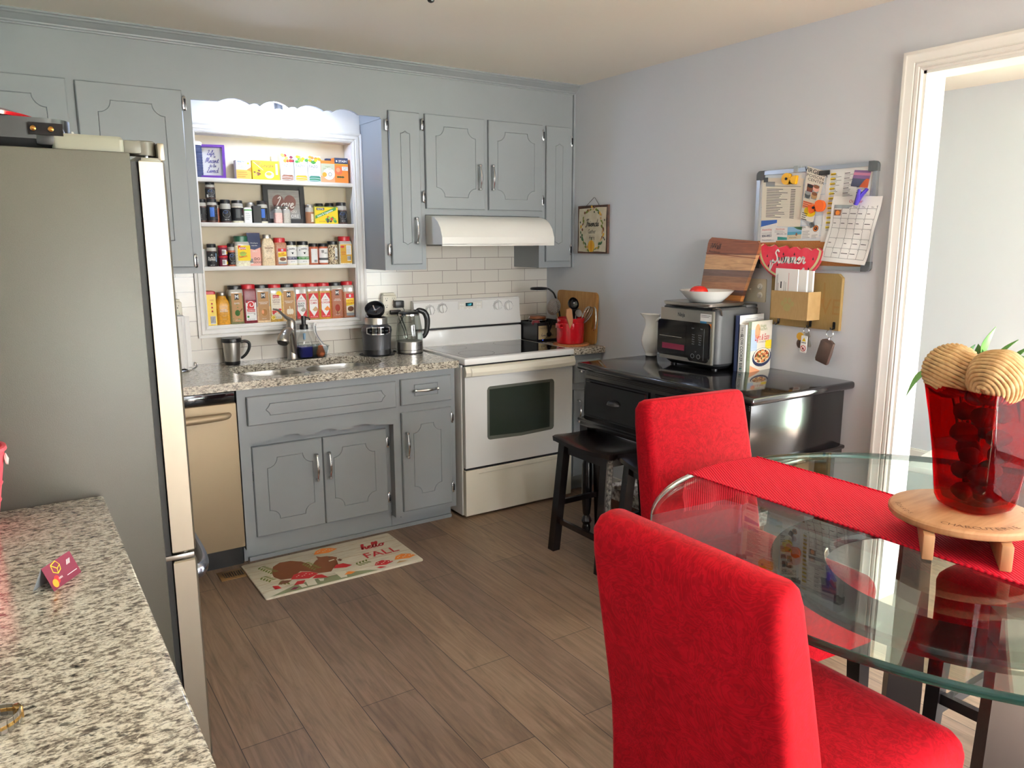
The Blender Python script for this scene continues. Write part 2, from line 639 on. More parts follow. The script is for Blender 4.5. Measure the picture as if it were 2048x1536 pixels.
def floor_wood():
    m, nt, b = newmat('floor_wood')
    tc = nd(nt, 'ShaderNodeTexCoord')
    sp = nd(nt, 'ShaderNodeSeparateXYZ'); cb = nd(nt, 'ShaderNodeCombineXYZ')
    nt.links.new(tc.outputs['Object'], sp.inputs[0])
    ax = nd(nt, 'ShaderNodeMath', operation='ADD'); ax.inputs[1].default_value = 2.41+8
    nt.links.new(sp.outputs['X'], ax.inputs[0])
    ay = nd(nt, 'ShaderNodeMath', operation='ADD'); ay.inputs[1].default_value = 20.3
    nt.links.new(sp.outputs['Y'], ay.inputs[0])
    nt.links.new(ay.outputs[0], cb.inputs['X']); nt.links.new(ax.outputs[0], cb.inputs['Y'])
    br = nd(nt, 'ShaderNodeTexBrick')
    br.offset = .37; br.offset_frequency = 2
    for k, x in dict(Scale=1., **{'Mortar Size': .0013, 'Mortar Smooth': .1, 'Bias': 0., 'Brick Width': 1.22, 'Row Height': .2}).items():
        br.inputs[k].default_value = x
    br.inputs['Color1'].default_value = (*lin('#9a8069'), 1)
    br.inputs['Color2'].default_value = (*lin('#80695a'), 1)
    br.inputs['Mortar'].default_value = (*lin('#2a211b'), 1)
    nt.links.new(cb.outputs[0], br.inputs['Vector'])
    mp = nd(nt, 'ShaderNodeMapping'); mp.inputs['Scale'].default_value = (1.2, 14, 1)
    nt.links.new(cb.outputs[0], mp.inputs['Vector'])
    g = noise(nt, mp.outputs[0], 2.2, 8, .62, 1.6)
    gr = ramp(nt, g, [(.3, '#9a9086'), (.5, '#d8d2cb'), (.7, '#ffffff')])
    mx = nd(nt, 'ShaderNodeMix', data_type='RGBA', blend_type='MULTIPLY'); mx.inputs[0].default_value = .8
    nt.links.new(br.outputs['Color'], mx.inputs[6]); nt.links.new(gr, mx.inputs[7])
    nt.links.new(mx.outputs[2], b.inputs['Base Color'])
    rr = nd(nt, 'ShaderNodeMapRange'); rr.inputs[3].default_value = .3; rr.inputs[4].default_value = .5
    nt.links.new(g, rr.inputs[0]); nt.links.new(rr.outputs[0], b.inputs['Roughness'])
    bumpit(nt, b, br.outputs['Fac'], -.3, .002)
floor_wood()

def tile():
    m, nt, b = newmat('tile')
    tc = nd(nt, 'ShaderNodeTexCoord')
    sp = nd(nt, 'ShaderNodeSeparateXYZ'); cb = nd(nt, 'ShaderNodeCombineXYZ')
    nt.links.new(tc.outputs['Object'], sp.inputs[0])
    ax = nd(nt, 'ShaderNodeMath', operation='ADD'); ax.inputs[1].default_value = 1.931 + .2057*20
    az = nd(nt, 'ShaderNodeMath', operation='ADD'); az.inputs[1].default_value = -.994 + .0765*20
    nt.links.new(sp.outputs['X'], ax.inputs[0]); nt.links.new(sp.outputs['Z'], az.inputs[0])
    nt.links.new(ax.outputs[0], cb.inputs['X']); nt.links.new(az.outputs[0], cb.inputs['Y'])
    br = nd(nt, 'ShaderNodeTexBrick')
    br.offset = .5; br.offset_frequency = 2
    for k, x in {'Scale': 1., 'Mortar Size': .0014, 'Mortar Smooth': .1, 'Bias': 0., 'Brick Width': .2057, 'Row Height': .0765}.items():
        br.inputs[k].default_value = x
    br.inputs['Color1'].default_value = (*lin('#d9d3c8'), 1)
    br.inputs['Color2'].default_value = (*lin('#d2ccc0'), 1)
    br.inputs['Mortar'].default_value = (*lin('#7d766c'), 1)
    nt.links.new(cb.outputs[0], br.inputs['Vector'])
    nt.links.new(br.outputs['Color'], b.inputs['Base Color'])
    b.inputs['Roughness'].default_value = .18
    bumpit(nt, b, br.outputs['Fac'], -.4, .002)
tile()

def damask():
    m, nt, b = newmat('damask')
    v = coords(nt)
    w = noise(nt, v, 9, 2, .5, 4.5)
    w2 = noise(nt, v, 16, 2, .5, 3.5)
    md = nd(nt, 'ShaderNodeMath', operation='MULTIPLY'); md.inputs[1].default_value = 7.
    nt.links.new(w, md.inputs[0])
    fr = nd(nt, 'ShaderNodeMath', operation='FRACT'); nt.links.new(md.outputs[0], fr.inputs[0])
    ln = ramp(nt, fr.outputs[0], [(.0, '#000000'), (.07, '#ffffff'), (.5, '#ffffff'), (.56, '#9a9a9a'), (.95, '#9a9a9a')])
    cr = ramp(nt, w2, [(.42, '#930010'), (.58, '#a00316')])
    mx = nd(nt, 'ShaderNodeMix', data_type='RGBA', blend_type='MULTIPLY'); mx.inputs[0].default_value = .3
    nt.links.new(cr, mx.inputs[6]); nt.links.new(ln, mx.inputs[7])
    nt.links.new(mx.outputs[2], b.inputs['Base Color'])
    b.inputs['Roughness'].default_value = .8
    b.inputs['Specular IOR Level'].default_value = .12
    b.inputs['Sheen Weight'].default_value = .06
    b.inputs['Sheen Roughness'].default_value = .35
    b.inputs['Sheen Tint'].default_value = (1., .35, .38, 1)
    bumpit(nt, b, ln, .12, .003)
damask()

def weave():
    m, nt, b = newmat('runner_weave')
    v = coords(nt, (1, 1, 1), (0, 0, .6))
    wv = nd(nt, 'ShaderNodeTexWave', wave_type='BANDS')
    wv.inputs['Scale'].default_value = 42
    wv.inputs['Distortion'].default_value = .4
    nt.links.new(v, wv.inputs['Vector'])
    nt.links.new(ramp(nt, wv.outputs['Fac'], [(.1, '#90061a'), (.7, '#d20a2a')]), b.inputs['Base Color'])
    b.inputs['Roughness'].default_value = .85
    b.inputs['Specular IOR Level'].default_value = .2
    bumpit(nt, b, wv.outputs['Fac'], .5, .003)
weave()

def iwall():
    m, nt, b = newmat('striped_board')
    tc = nd(nt, 'ShaderNodeTexCoord'); sp = nd(nt, 'ShaderNodeSeparateXYZ')
    nt.links.new(tc.outputs['Object'], sp.inputs[0])
    mr = nd(nt, 'ShaderNodeMapRange'); mr.inputs[1].default_value = 0.; mr.inputs[2].default_value = .33
    nt.links.new(sp.outputs['Z'], mr.inputs[0])
    c = ramp(nt, mr.outputs[0], [(0, '#b5763e'), (.13, '#4e3023'), (.21, '#a5714a'), (.31, '#8a6344'), (.40, '#6d5446'), (.50, '#d2a576'), (.66, '#cf9f72'), (.72, '#6b3a22'), (.745, '#8a5030')], 'CONSTANT')
    g = noise(nt, coords(nt, (1, 1.5, 14)), 6, 5, .6, 1.2)
    gc = ramp(nt, g, [(.3, '#a89a90'), (.65, '#ffffff')])
    mx = nd(nt, 'ShaderNodeMix', data_type='RGBA', blend_type='MULTIPLY'); mx.inputs[0].default_value = .7
    nt.links.new(c, mx.inputs[6]); nt.links.new(gc, mx.inputs[7])
    nt.links.new(mx.outputs[2], b.inputs['Base Color'])
    b.inputs['Roughness'].default_value = .42
iwall()

def matwood():
    m, nt, b = newmat('mat_planks')
    v = coords(nt)
    g = noise(nt, coords(nt, (2, 16, 1)), 6, 5, .6, .8)
    nt.links.new(ramp(nt, g, [(.25, '#bdb09a'), (.45, '#dcd2bd'), (.7, '#e8e0ce')]), b.inputs['Base Color'])
    b.inputs['Roughness'].default_value = .8
matwood()

def foodphoto():
    m, nt, b = newmat('food_print')
    vo = nd(nt, 'ShaderNodeTexVoronoi'); vo.inputs['Scale'].default_value = 90
    nt.links.new(coords(nt, (1, 1, 1.6)), vo.inputs['Vector'])
    sp = nd(nt, 'ShaderNodeSeparateColor'); nt.links.new(vo.outputs['Color'], sp.inputs[0])
    nt.links.new(ramp(nt, sp.outputs[0], [(0, '#5a2a14'), (.2, '#c8702c'), (.4, '#e8b070'), (.6, '#a83a1c'), (.75, '#f0d0a0'), (.9, '#54602a')], 'CONSTANT'), b.inputs['Base Color'])
    b.inputs['Roughness'].default_value = .4
foodphoto()
def peppercorn():
    m, nt, b = newmat('peppercorns')
    vo = nd(nt, 'ShaderNodeTexVoronoi'); vo.inputs['Scale'].default_value = 260
    nt.links.new(coords(nt), vo.inputs['Vector'])
    sp = nd(nt, 'ShaderNodeSeparateColor'); nt.links.new(vo.outputs['Color'], sp.inputs[0])
    nt.links.new(ramp(nt, sp.outputs[0], [(0, '#5a4a38'), (.35, '#c8b48c'), (.7, '#e6d8b8'), (.9, '#8a6a4a')], 'CONSTANT'), b.inputs['Base Color'])
peppercorn()
SKY, PEND, CEIL, EXPO, SUN = 19., 190., 6., .38, 380.
# ------------------------------------------------------------------ the room shell
CZ = 2.4955
DY0, DY1, DZ = -2.4994, -3.95, 2.2056        # doorway
JX = .1327
b = MB('floor_wood'); b.box(-3.7, 2.3, -5.9, 1.2, -.1, 0); struct('floor', b)
b = MB('ceiling_paint'); b.box(-3.7, 2.3, -5.9, 1.2, CZ, CZ+.1); struct('ceiling', b)
b = MB('wall_paint')
NX0, NX1, NZ0, NZ1, ND = -2.2, -1.36, 1.113, 2.103, .11
b.box(-3.7, NX0, 0, .14, 0, CZ); b.box(NX1, JX, 0, .14, 0, CZ)
b.box(NX0, NX1, 0, .14, 0, NZ0); b.box(NX0, NX1, 0, .14, NZ1, CZ)
struct('wall_back', b)
b = MB('wall_paint')
b.box(0, JX, DY0, 0, 0, CZ); b.box(0, JX, -5.8, DY1, 0, CZ); b.box(0, JX, DY1, DY0, DZ, CZ)
struct('wall_right', b)
b = MB('wall_paint'); b.box(-3.7, -3.56, -5.9, 0, 0, CZ); struct('wall_left', b)
WX0, WX1, WZ0, WZ1 = -1.85, -.15, .05, 2.2
b = MB('wall_paint')
b.box(-3.7, WX0, -5.94, -5.8, 0, CZ); b.box(WX1, JX, -5.94, -5.8, 0, CZ)
b.box(WX0, WX1, -5.94, -5.8, 0, WZ0); b.box(WX0, WX1, -5.94, -5.8, WZ1, CZ)
struct('wall_south', b)
HX0, HX1, HZ0, HZ1 = .45, 1.75, .7, 2.2
b = MB('wall_paint'); b.box(JX, HX0, -5.94, -5.8, 0, CZ); b.box(HX1, 2.3, -5.94, -5.8, 0, CZ); b.box(HX0, HX1, -5.94, -5.8, 0, HZ0); b.box(HX0, HX1, -5.94, -5.8, HZ1, CZ); struct('wall_hall_south', b)
b = MB('white_trim')
for x in (HX0, (HX0+HX1)/2-.025, HX1-.05): b.box(x, x+.05, -5.92, -5.82, HZ0, HZ1)
for z in (HZ0, (HZ0+HZ1)/2, HZ1-.05): b.box(HX0, HX1, -5.91, -5.83, z, z+.05)
struct('added_hall_window', b)  # unseen window, added to brighten the walls of the next room
b = MB('wall_paint'); b.box(JX, 2.3, 1.06, 1.2, 0, CZ); b.box(0, JX, 0, 1.2, 0, CZ); struct('wall_hall_north', b)
PY0, PY1, PZ1 = -4.75, -2.85, 2.15
b = MB('wall_paint')
b.box(2.082, 2.2, PY1, 1.2, 0, CZ); b.box(2.082, 2.2, -5.9, PY0, 0, CZ); b.box(2.082, 2.2, PY0, PY1, PZ1, CZ)
struct('wall_hall_east', b)
# window behind the camera and patio door of the next room: frames round real openings
b = MB('white_trim')
for x in (WX0, (WX0+WX1)/2-.03, WX1-.06): b.box(x, x+.06, -5.92, -5.82, WZ0, WZ1)
for z in (WZ0, (WZ0+WZ1)/2, WZ1-.06): b.box(WX0, WX1, -5.91, -5.83, z, z+.05)
struct('window_1', b)
b = MB('white_trim')
for y in (PY0, (PY0+PY1)/2-.04, PY1-.08): b.box(2.1, 2.18, y, y+.08, 0, PZ1)
for z in (0, PZ1-.08): b.box(2.1, 2.18, PY0, PY1, z, z+.08)
struct('door_1', b)
b = MB(mat('pale_paving', '#98938a', .95, var=(2, '#8c887c')))
b.box(-14, 2.35, -22, -6.0, -.2, -.1); b.use(mat('lawn', '#7f9479', .95, var=(2, '#95a48c'))).box(2.35, 22, -22, 12, -.2, -.1)
o_ = struct('ground', b)

# doorway casing and lining
prof = [(0, 0), (0, .010), (.006, .014), (.012, .010), (.016, .015), (.027, .016), (.030, .012), (.034, .017), (.058, .021), (.064, .024), (.0752, .024), (.0752, 0)]
secs = []
for (yy, sy, zz, sz) in ((DY0, 1, 0, 0), (DY0, 1, DZ, 1), (DY1, -1, DZ, 1), (DY1, -1, 0, 0)):
    secs.append([(-h, yy+sy*w, zz+sz*w) for w, h in prof])
b = MB('white_trim'); b.loft(secs); struct('trim_1', b, sharp=.3)
b = MB('white_trim')
b.box(-.003, JX+.003, DY0-.012, DY0+.002, 0, DZ); b.box(-.003, JX+.003, DY1-.002, DY1+.012, 0, DZ); b.box(-.003, JX+.003, DY1, DY0, DZ-.012, DZ+.002)
struct('door_2', b)
# soffit over the cabinets, with its crown moulding
YU = -.289
b = MB('cabinet_grey')
b.box(-3.56, -2.262, YU, 0, 2.2, CZ); b.box(-1.31, 0, YU, 0, 2.2, CZ)
SCAL = [(-2.262, 2.209), (-2.135, 2.213), (-2.115, 2.222), (-2.09, 2.230), (-2.06, 2.233), (-2.03, 2.229), (-2.0, 2.218), (-1.988, 2.211), (-1.97, 2.217), (-1.953, 2.217), (-1.938, 2.209),
        (-1.92, 2.222), (-1.895, 2.231), (-1.872, 2.234), (-1.845, 2.231), (-1.82, 2.222), (-1.803, 2.210), (-1.785, 2.217), (-1.77, 2.217), (-1.757, 2.210),
        (-1.735, 2.224), (-1.71, 2.231), (-1.69, 2.232), (-1.66, 2.228), (-1.635, 2.219), (-1.62, 2.211), (-1.6, 2.217), (-1.585, 2.217), (-1.572, 2.211),
        (-1.55, 2.223), (-1.525, 2.230), (-1.505, 2.231), (-1.475, 2.228), (-1.45, 2.219), (-1.432, 2.209), (-1.31, 2.209), (-1.31, CZ), (-2.262, CZ)]
b.prism(frame((0, YU, 0), (1, 0, 0), (0, 0, 1), (0, -1, 0)), SCAL, -.019, 0)
struct('wall_soffit', b)
cp = [(YU, 2.443), (YU-.010, 2.443), (YU-.012, 2.449), (YU-.018, 2.452), (YU-.019, 2.458), (YU-.03, 2.464), (YU-.044, 2.477), (YU-.05, 2.479), (YU-.054, 2.486), (YU-.061, 2.488), (YU-.061, CZ), (YU, CZ)]
b = MB('cabinet_grey'); b.loft([[(x, y, z) for y, z in cp] for x in (-3.56, -.001)]); struct('trim_2', b, sharp=.3)
b = MB('cabinet_grey'); b.box(-.014, 0, YU-.012, YU, 1.39, 2.445); struct('trim_3', b)
# backsplash of white tile
b = MB('tile')
b.box(-3.0, -2.253, -.008, 0, .915, 1.42); b.box(-2.253, -1.3106, -.008, 0, .915, 1.056); b.box(-1.3106, 0, -.008, 0, .915, 1.72)
struct('wall_backsplash', b)
b = MB('white_trim')
for y0, y1 in ((-2.42, -2.29), (-1.2, -.64)): b.box(-.014, 0, y0, y1, 0, .1)
struct('baseboard_right', b)
b = MB('white_trim'); b.box(2.066, 2.082, PY1+.02, 1.06, 0, .13); b.box(2.07, 2.082, PY1+.02, 1.06, .13, .14); struct('baseboard_hall', b)

# ------------------------------------------------------------------ wall niche with spice shelves
niche = thing('recessed_spice_shelf', 'white framed wall niche with three shelves of spices above the sink', 'shelf', (-1.78, 0, NZ0))
pr = [(0, .0), (0, .012), (.008, .016), (.012, .011), (.018, .018), (.032, .020), (.036, .014), (.042, .020), (.05, .022), (.05, 0)]
ring = []
for sx, sz in ((-1, -1), (1, -1), (1, 1), (-1, 1), (-1, -1)):
    ex, ez = (NX0 if sx < 0 else NX1), (NZ0 if sz < 0 else NZ1)
    ring.append([(ex+sx*w_*1.05, -h, ez+sz*w_*(1.1 if sz < 0 else .95)) for w_, h in pr])
b = MB('niche_white'); b.loft(ring, False, False); part(niche, 'frame', b, True, sharp=.3)
b = MB('niche_back'); b.box(NX0, NX1, ND-.006, ND, NZ0, NZ1); part(niche, 'back_panel', b, True)
b = MB('niche_white')
b.box(NX0, NX0+.004, 0, ND, NZ0, NZ1); b.box(NX1-.004, NX1, 0, ND, NZ0, NZ1); b.box(NX0, NX1, 0, ND, NZ0, NZ0+.005); b.box(NX0, NX1, 0, ND, NZ1-.004, NZ1)
part(niche, 'lining', b, True)
SH = (1.880, 1.654, 1.427)
for z in SH:
    b = MB('niche_white'); b.box(NX0+.004, NX1-.004, -.004, ND-.006, z-.021, z, .0015); part(niche, 'shelf', b, True)
b = MB('niche_white'); b.box(NX0-.062, NX1+.05, -.006, 0, 2.152, 2.3); part(niche, 'header_board', b, True)

# pendant over the sink, hidden partly by the scalloped valance
pl = thing('sink_pendant_light', 'glass jar pendant with glowing bulb behind the scalloped valance', 'lamp', (-1.812, -.16, 2.108))
b = MB('shade_glass'); b.lathe([(.036, .15), (.048, .146), (.054, .13), (.056, .07), (.057, .0), (.0545, .0), (.0535, .07), (.0515, .128), (.046, .143)], n=32); part(pl, 'lamp_shade', b)
b = MB('nickel'); b.lathe([(0, .385), (.05, .385), (.05, .37), (.012, .36), (.008, .35), (.008, .2), (.022, .19), (.036, .165), (.037, .145), (.022, .14), (.02, .11), (0, .11)]); part(pl, 'stem', b)
b = MB(mat('bulb_glow', '#d3e2ff', .4, emit=PEND)); b.lathe([(0, .018), (.02, .022), (.03, .04), (.031, .055), (.024, .08), (.015, .1), (.014, .115), (0, .115)]); part(pl, 'bulb', b)

# ceiling lamp of the kitchen: only its finial dips into view
cl = thing('ceiling_lamp', 'dark finial of the flush ceiling lamp at the top edge', 'lamp', (-1.73, -1.69, 2.375))
b = MB('dark_metal'); b.lathe([(0, 0), (.010, .004), (.014, .012), (.010, .022), (.016, .028), (.016, .034), (0, .034)]); part(cl, 'finial', b)
b = MB(mat('lit_lamp_glass', '#fff4e6', .4, emit=CEIL)); b.lathe([(.014, .034), (.08, .045), (.14, .075), (.165, .105), (.165, .11), (.0, .11)]); part(cl, 'lamp_shade', b)
b = MB('dark_metal'); b.lathe([(0, .108), (.17, .108), (.17, .1205), (0, .1205)]); part(cl, 'base', b)

# ------------------------------------------------------------------ cabinets
def offset(poly, d):
    n = len(poly); out = []
    area = sum(poly[i][0]*poly[(i+1) % n][1]-poly[(i+1) % n][0]*poly[i][1] for i in range(n))
    s = 1 if area > 0 else -1
    for i in range(n):
        a, p, c = V(poly[i-1]), V(poly[i]), V(poly[(i+1) % n])
        e1, e2 = (p-a).normalized(), (c-p).normalized()
        nn = V((-(e1+e2).y, (e1+e2).x))
        nn = nn.normalized() if nn.length > 1e-6 else V((-e1.y, e1.x))
        k = max(.45, nn.dot(V((-e1.y, e1.x))))
        out.append(tuple(p + nn*(s*d/k)))
    return out

def groove(x0, x1, z0, z1, style, r=.052):
    P = []
    if style == 'arc':
        for cx, cz, a in ((x0, z0, 90), (x1, z0, 180), (x1, z1, 270), (x0, z1, 0)):
            a0, a1 = {90: (90, 0), 180: (180, 90), 270: (270, 180), 0: (360, 270)}[a]
            for k in range(7):
                t = math.radians(a0 + (a1-a0)*k/6)
                P.append((cx+r*math.cos(t), cz+r*math.sin(t)))
            # small flat step beyond each arc end comes from the straight run
        # order: BL, BR, TR, TL
        return P
    if style == 'point':
        m = (x0+x1)/2; e = .013
        return [(x0, z0), (x0+(m-x0)*.45, z0-e*.25), (m, z0-e), (x1-(x1-m)*.45, z0-e*.25), (x1, z0), (x1, z1), (x1-(x1-m)*.45, z1+e*.25), (m, z1+e), (x0+(m-x0)*.45, z1+e*.25), (x0, z1)]
    if style == 'brace':
        m = (z0+z1)/2; q = (z1-z0)*.3
        return [(x0+.02, z0), (x1-.02, z0), (x1-.014, z0+q*.8), (x1, m), (x1-.014, z1-q*.8), (x1-.02, z1), (x0+.02, z1), (x0+.014, z1-q*.8), (x0, m), (x0+.014, z0+q*.8)]
    return [(x0, z0), (x1, z0), (x1, z1), (x0, z1)]

def panel(x0, x1, z0, z1, yf, t=.018, g=None, w=.0022, dp=.0032, c=.004, m='cabinet_grey', axis='y'):
    """slab front whose engraved line is a real V groove"""
    b = MB(m)
    F = lambda x, z, y: (x, y, z)
    yfr = yf-t
    R = lambda e: [(x0+e, z0+e), (x1-e, z0+e), (x1-e, z1-e), (x0+e, z1-e)]
    b.loft([[F(x, z, yf) for x, z in R(0)], [F(x, z, yfr+c) for x, z in R(0)], [F(x, z, yfr) for x, z in R(c)]], cap1=g is None)
    if g:
        g0, gm, g1 = offset(g, -w), g, offset(g, w)
        b.prism(lambda u, v, h: V(F(u, v, yfr)), R(c), 0, 0, [g0], side=False)
        b.loft([[F(x, z, yfr) for x, z in g0], [F(x, z, yfr+dp) for x, z in gm], [F(x, z, yfr) for x, z in g1]], False, False)
        b.prism(lambda u, v, h: V(F(u, v, yfr)), g1, 0, 0, side=False)
    return b

def handle_mb(cx, cz, yf, vert=True, L=.132, fn=None):
    b = MB('chrome')
    def P(a, d):
        p = (cx, yf-d, cz+a) if vert else (cx+a, yf-d, cz)
        return fn(p) if fn else p
    h = L/2
    for s_ in (-1, 1):
        b.tube([P(s_*h, 0), P(s_*h, .012), P(s_*h, .018)], [.006, .005, .008], 10)
        b.tube([P(s_*(h+.008), .02), P(s_*(h+.004), .02), P(s_*(h-.004), .02), P(s_*(h-.008), .02)], [.004, .009, .009, .005], 10)
    b.tube([P(a*h, .02+.012*(1-a*a)) for a in (-1, -.8, -.5, -.2, 0, .2, .5, .8, 1)], [.005, .0045, .0065, .008, .0085, .008, .0065, .0045, .005], 10)
    return b

def hinge_mb(cx, cz, yf, H=.066):
    b = MB('chrome')
    b.box(cx-.011, cx-.002, yf-.022, yf-.001, cz-H*.42, cz+H*.42, .002)
    b.box(cx+.002, cx+.010, yf-.004, yf, cz-H*.42, cz+H*.42, .001)
    b.tube([(cx, yf-.014, cz-H/2), (cx, yf-.014, cz-H*.44), (cx, yf-.014, cz+H*.44), (cx, yf-.014, cz+H/2)], [.003, .0055, .0055, .003], 8)
    b.use('dark_metal').box(cx-.0045, cx+.0045, yf-.024, yf-.02, cz-H*.3, cz+H*.3, .001)
    return b

def cab_door(p, x0, x1, z0, z1, yf, g, hd=None, vert=True, name='door'):
    d = part(p, name, panel(x0, x1, z0, z1, yf, .018, g), True, sharp=.25)
    if hd:
        part(d, 'handle', handle_mb(hd[0], hd[1], yf-.018, vert), True, 'chrome bail handle')
    return d

UC = thing('wall_cabinet', 'grey wall cabinet above the dishwasher, partly behind the fridge', 'cabinet', (-2.91, -.145, 1.405))
b = MB('cabinet_grey'); b.box(-3.558, -2.262, YU, -.001, 1.405, 2.2); part(UC, 'body', b, True)
cab_door(UC, -2.735, -2.303, 1.436, 2.243, YU, groove(-2.655, -2.383, 1.51, 2.17, 'arc'))
cab_door(UC, -3.2, -2.769, 1.436, 2.245, YU, groove(-3.12, -2.849, 1.51, 2.17, 'arc'))
for z in (2.186, 1.465): part(UC, 'hinge', hinge_mb(-2.293, z, YU), True)

UA = thing('wall_cabinet', 'tall narrow grey wall cabinet between the niche and range hood', 'cabinet', (-1.18, -.145, 1.398))
b = MB('cabinet_grey'); b.box(-1.3054, -1.0528, YU, -.001, 1.398, 2.2); part(UA, 'body', b, True)
cab_door(UA, -1.268, -1.084, 1.429, 2.2456, YU, groove(-1.202, -1.147, 1.55, 2.131, 'point'), (-1.122, 1.614))
for z in (2.168, 1.51): part(UA, 'hinge', hinge_mb(-1.279, z, YU), True)

UB = thing('wall_cabinet', 'short wide grey two door wall cabinet directly above the range hood', 'cabinet', (-.65, -.145, 1.703))
b = MB('cabinet_grey'); b.box(-1.0528, -.240, YU, -.001, 1.703, 2.2); part(UB, 'body', b, True)
cab_door(UB, -1.0527+.002, -.667, 1.736, 2.2456, YU, groove(-.986, -.730, 1.802, 2.184, 'arc'), (-.709, 1.918))
cab_door(UB, -.6395, -.2533, 1.736, 2.2456, YU, groove(-.578, -.316, 1.802, 2.184, 'arc'), (-.620, 1.92))
for x in (-1.064, -.248):
    for z in (2.187, 1.80): part(UB, 'hinge', hinge_mb(x, z, YU), True)

UD = thing('wall_cabinet', 'tall narrow grey wall cabinet in the corner right of the hood', 'cabinet', (-.12, -.145, 1.392))
b = MB('cabinet_grey'); b.box(-.2665, -.0005, YU, -.001, 1.392, 1.703); b.box(-.240, -.0005, YU, -.001, 1.703, 2.2); part(UD, 'body', b, True)
cab_door(UD, -.223, -.034, 1.4288, 2.2456, YU, groove(-.155, -.10, 1.55, 2.131, 'point'))
for z in (2.165, 1.502): part(UD, 'hinge', hinge_mb(-.030, z, YU), True)
b = MB('chrome'); b.tube([(-.215, YU-.018, 1.66), (-.215, YU-.03, 1.66), (-.215, YU-.036, 1.66)], [.004, .008, .003], 10); part(UD, 'knob', b, True)

YC = -.604; ZB = .874
SB = thing('sink_base_cabinet', 'grey sink base cabinet with recessed double doors under scalloped valance', 'cabinet', (-1.8, -.3, 0))
b = MB('cabinet_grey')
ZO = .604
val = [(-2.2217, ZB), (-2.2217, ZO+.0), (-2.172, ZO), (-2.102, .606), (-2.083, .613), (-2.068, .612), (-2.053, .607), (-2.03, .618), (-2.0, .626), (-1.965, .628), (-1.935, .621), (-1.907, .609), (-1.893, .613), (-1.879, .612), (-1.862, .607),
       (-1.84, .619), (-1.81, .628), (-1.776, .630), (-1.75, .622), (-1.725, .609), (-1.71, .613), (-1.698, .613), (-1.68, .607), (-1.655, .619), (-1.625, .627), (-1.59, .628), (-1.56, .62), (-1.539, .609), (-1.525, .613), (-1.511, .612), (-1.487, .606), (-1.43, ZO), (-1.40, ZO), (-1.40, ZB)]
fn = frame((0, YC, 0), (1, 0, 0), (0, 0, 1), (0, -1, 0))
b.prism(fn, val[::-1], -.02, 0)
b.box(-2.2217, -2.172, YC, YC+.55, .079, ZO)                   # left stile
b.box(-1.43, -1.40, YC, YC+.5, .084, ZO)
b.box(-2.172, -1.43, YC+.055, YC+.07, .1, ZB-.04)              # recessed face
b.box(-2.2217, -1.43, YC+.062, YC+.09, 0, .104)                # plinth
b.box(-2.2, -1.07, -.56, -.548, 0, .02)
part(SB, 'body', b, True)
part(SB, 'drawer_front', panel(-2.181, -1.416, .696, .836, YC, .018, groove(-2.095, -1.48, .738, .795, 'brace')), True, sharp=.25)
YR = YC+.055
cab_door(SB, -2.158, -1.809, .119, .578, YR, groove(-2.09, -1.862, .195, .512, 'arc', .05), (-1.845, .43))
cab_door(SB, -1.805, -1.455, .118, .577, YR, groove(-1.752, -1.525, .195, .512, 'arc', .05), (-1.778, .43))
for x, z in ((-1.447, .50), (-1.447, .19), (-2.165, .43)): part(SB, 'hinge', hinge_mb(x, z, YR, .06), True)

DB = thing('drawer_base_cabinet', 'narrow grey base cabinet with one drawer and door left of the range', 'cabinet', (-1.23, -.3, 0))
b = MB('cabinet_grey'); b.box(-1.40, -1.057, YC, -.02, .079, ZB); b.box(-1.43, -1.062, -.545, -.02, 0, .079); b.box(-1.43, -1.062, -.556, -.545, 0, .016); part(DB, 'body', b, True)
cab_door(DB, -1.387, -1.087, .700, .839, YC, groove(-1.31, -1.172, .745, .805, 'rect'), (-1.247, .776), False, 'drawer')
cab_door(DB, -1.388, -1.091, .111, .660, YC, groove(-1.322, -1.157, .2, .587, 'arc', .045), (-1.364, .486))
for z in (.60, .2): part(DB, 'hinge', hinge_mb(-1.082, z, YC, .062), True)

RB = thing('corner_base_cabinet', 'grey base cabinet with drawer squeezed between range and right wall', 'cabinet', (-.125, -.3, 0))
b = MB('cabinet_grey'); b.box(-.252, -.001, YC, -.02, .079, ZB); b.box(-.252, -.001, -.545, -.02, 0, .079); part(RB, 'body', b, True)
cab_door(RB, -.232, -.03, .700, .839, YC, None, (-.13, .776), False, 'drawer')
cab_door(RB, -.232, -.03, .111, .660, YC, None, (-.205, .53))

# ------------------------------------------------------------------ worktops and sink
GZ0, GZ1, GYF = .876, .915, -.632
hole = [(-2.17, -.30), (-2.155, -.215), (-2.10, -.16), (-2.02, -.137), (-1.90, -.135), (-1.80, -.13), (-1.68, -.118), (-1.55, -.118), (-1.46, -.14), (-1.41, -.19), (-1.392, -.28), (-1.395, -.38), (-1.42, -.45), (-1.48, -.497), (-1.58, -.51), (-1.70, -.515), (-1.80, -.53), (-1.90, -.553), (-2.0, -.548), (-2.08, -.51), (-2.135, -.45), (-2.165, -.38)]
hole = [(p.x, p.y) for p in catmull([(x, y, 0) for x, y in hole], 3, True)]
b = MB('granite')
b.prism(frame((0, 0, 0), (1, 0, 0), (0, 1, 0), (0, 0, 1)), [(-2.9, GYF), (-1.0437, GYF), (-1.0437, -.0085), (-2.9, -.0085)], GZ0, GZ1, [hole])
solo('granite_worktop', 'speckled grey granite worktop around the sink under the spice shelves', 'worktop', b, (-1.97, -.32, GZ0), w=True)
b = MB('granite'); b.box(-.2545, -.0005, GYF, -.0085, GZ0, GZ1, .004)
solo('granite_worktop', 'small granite worktop piece in the corner right of the range', 'worktop', b, (-.128, -.32, GZ0), w=True)

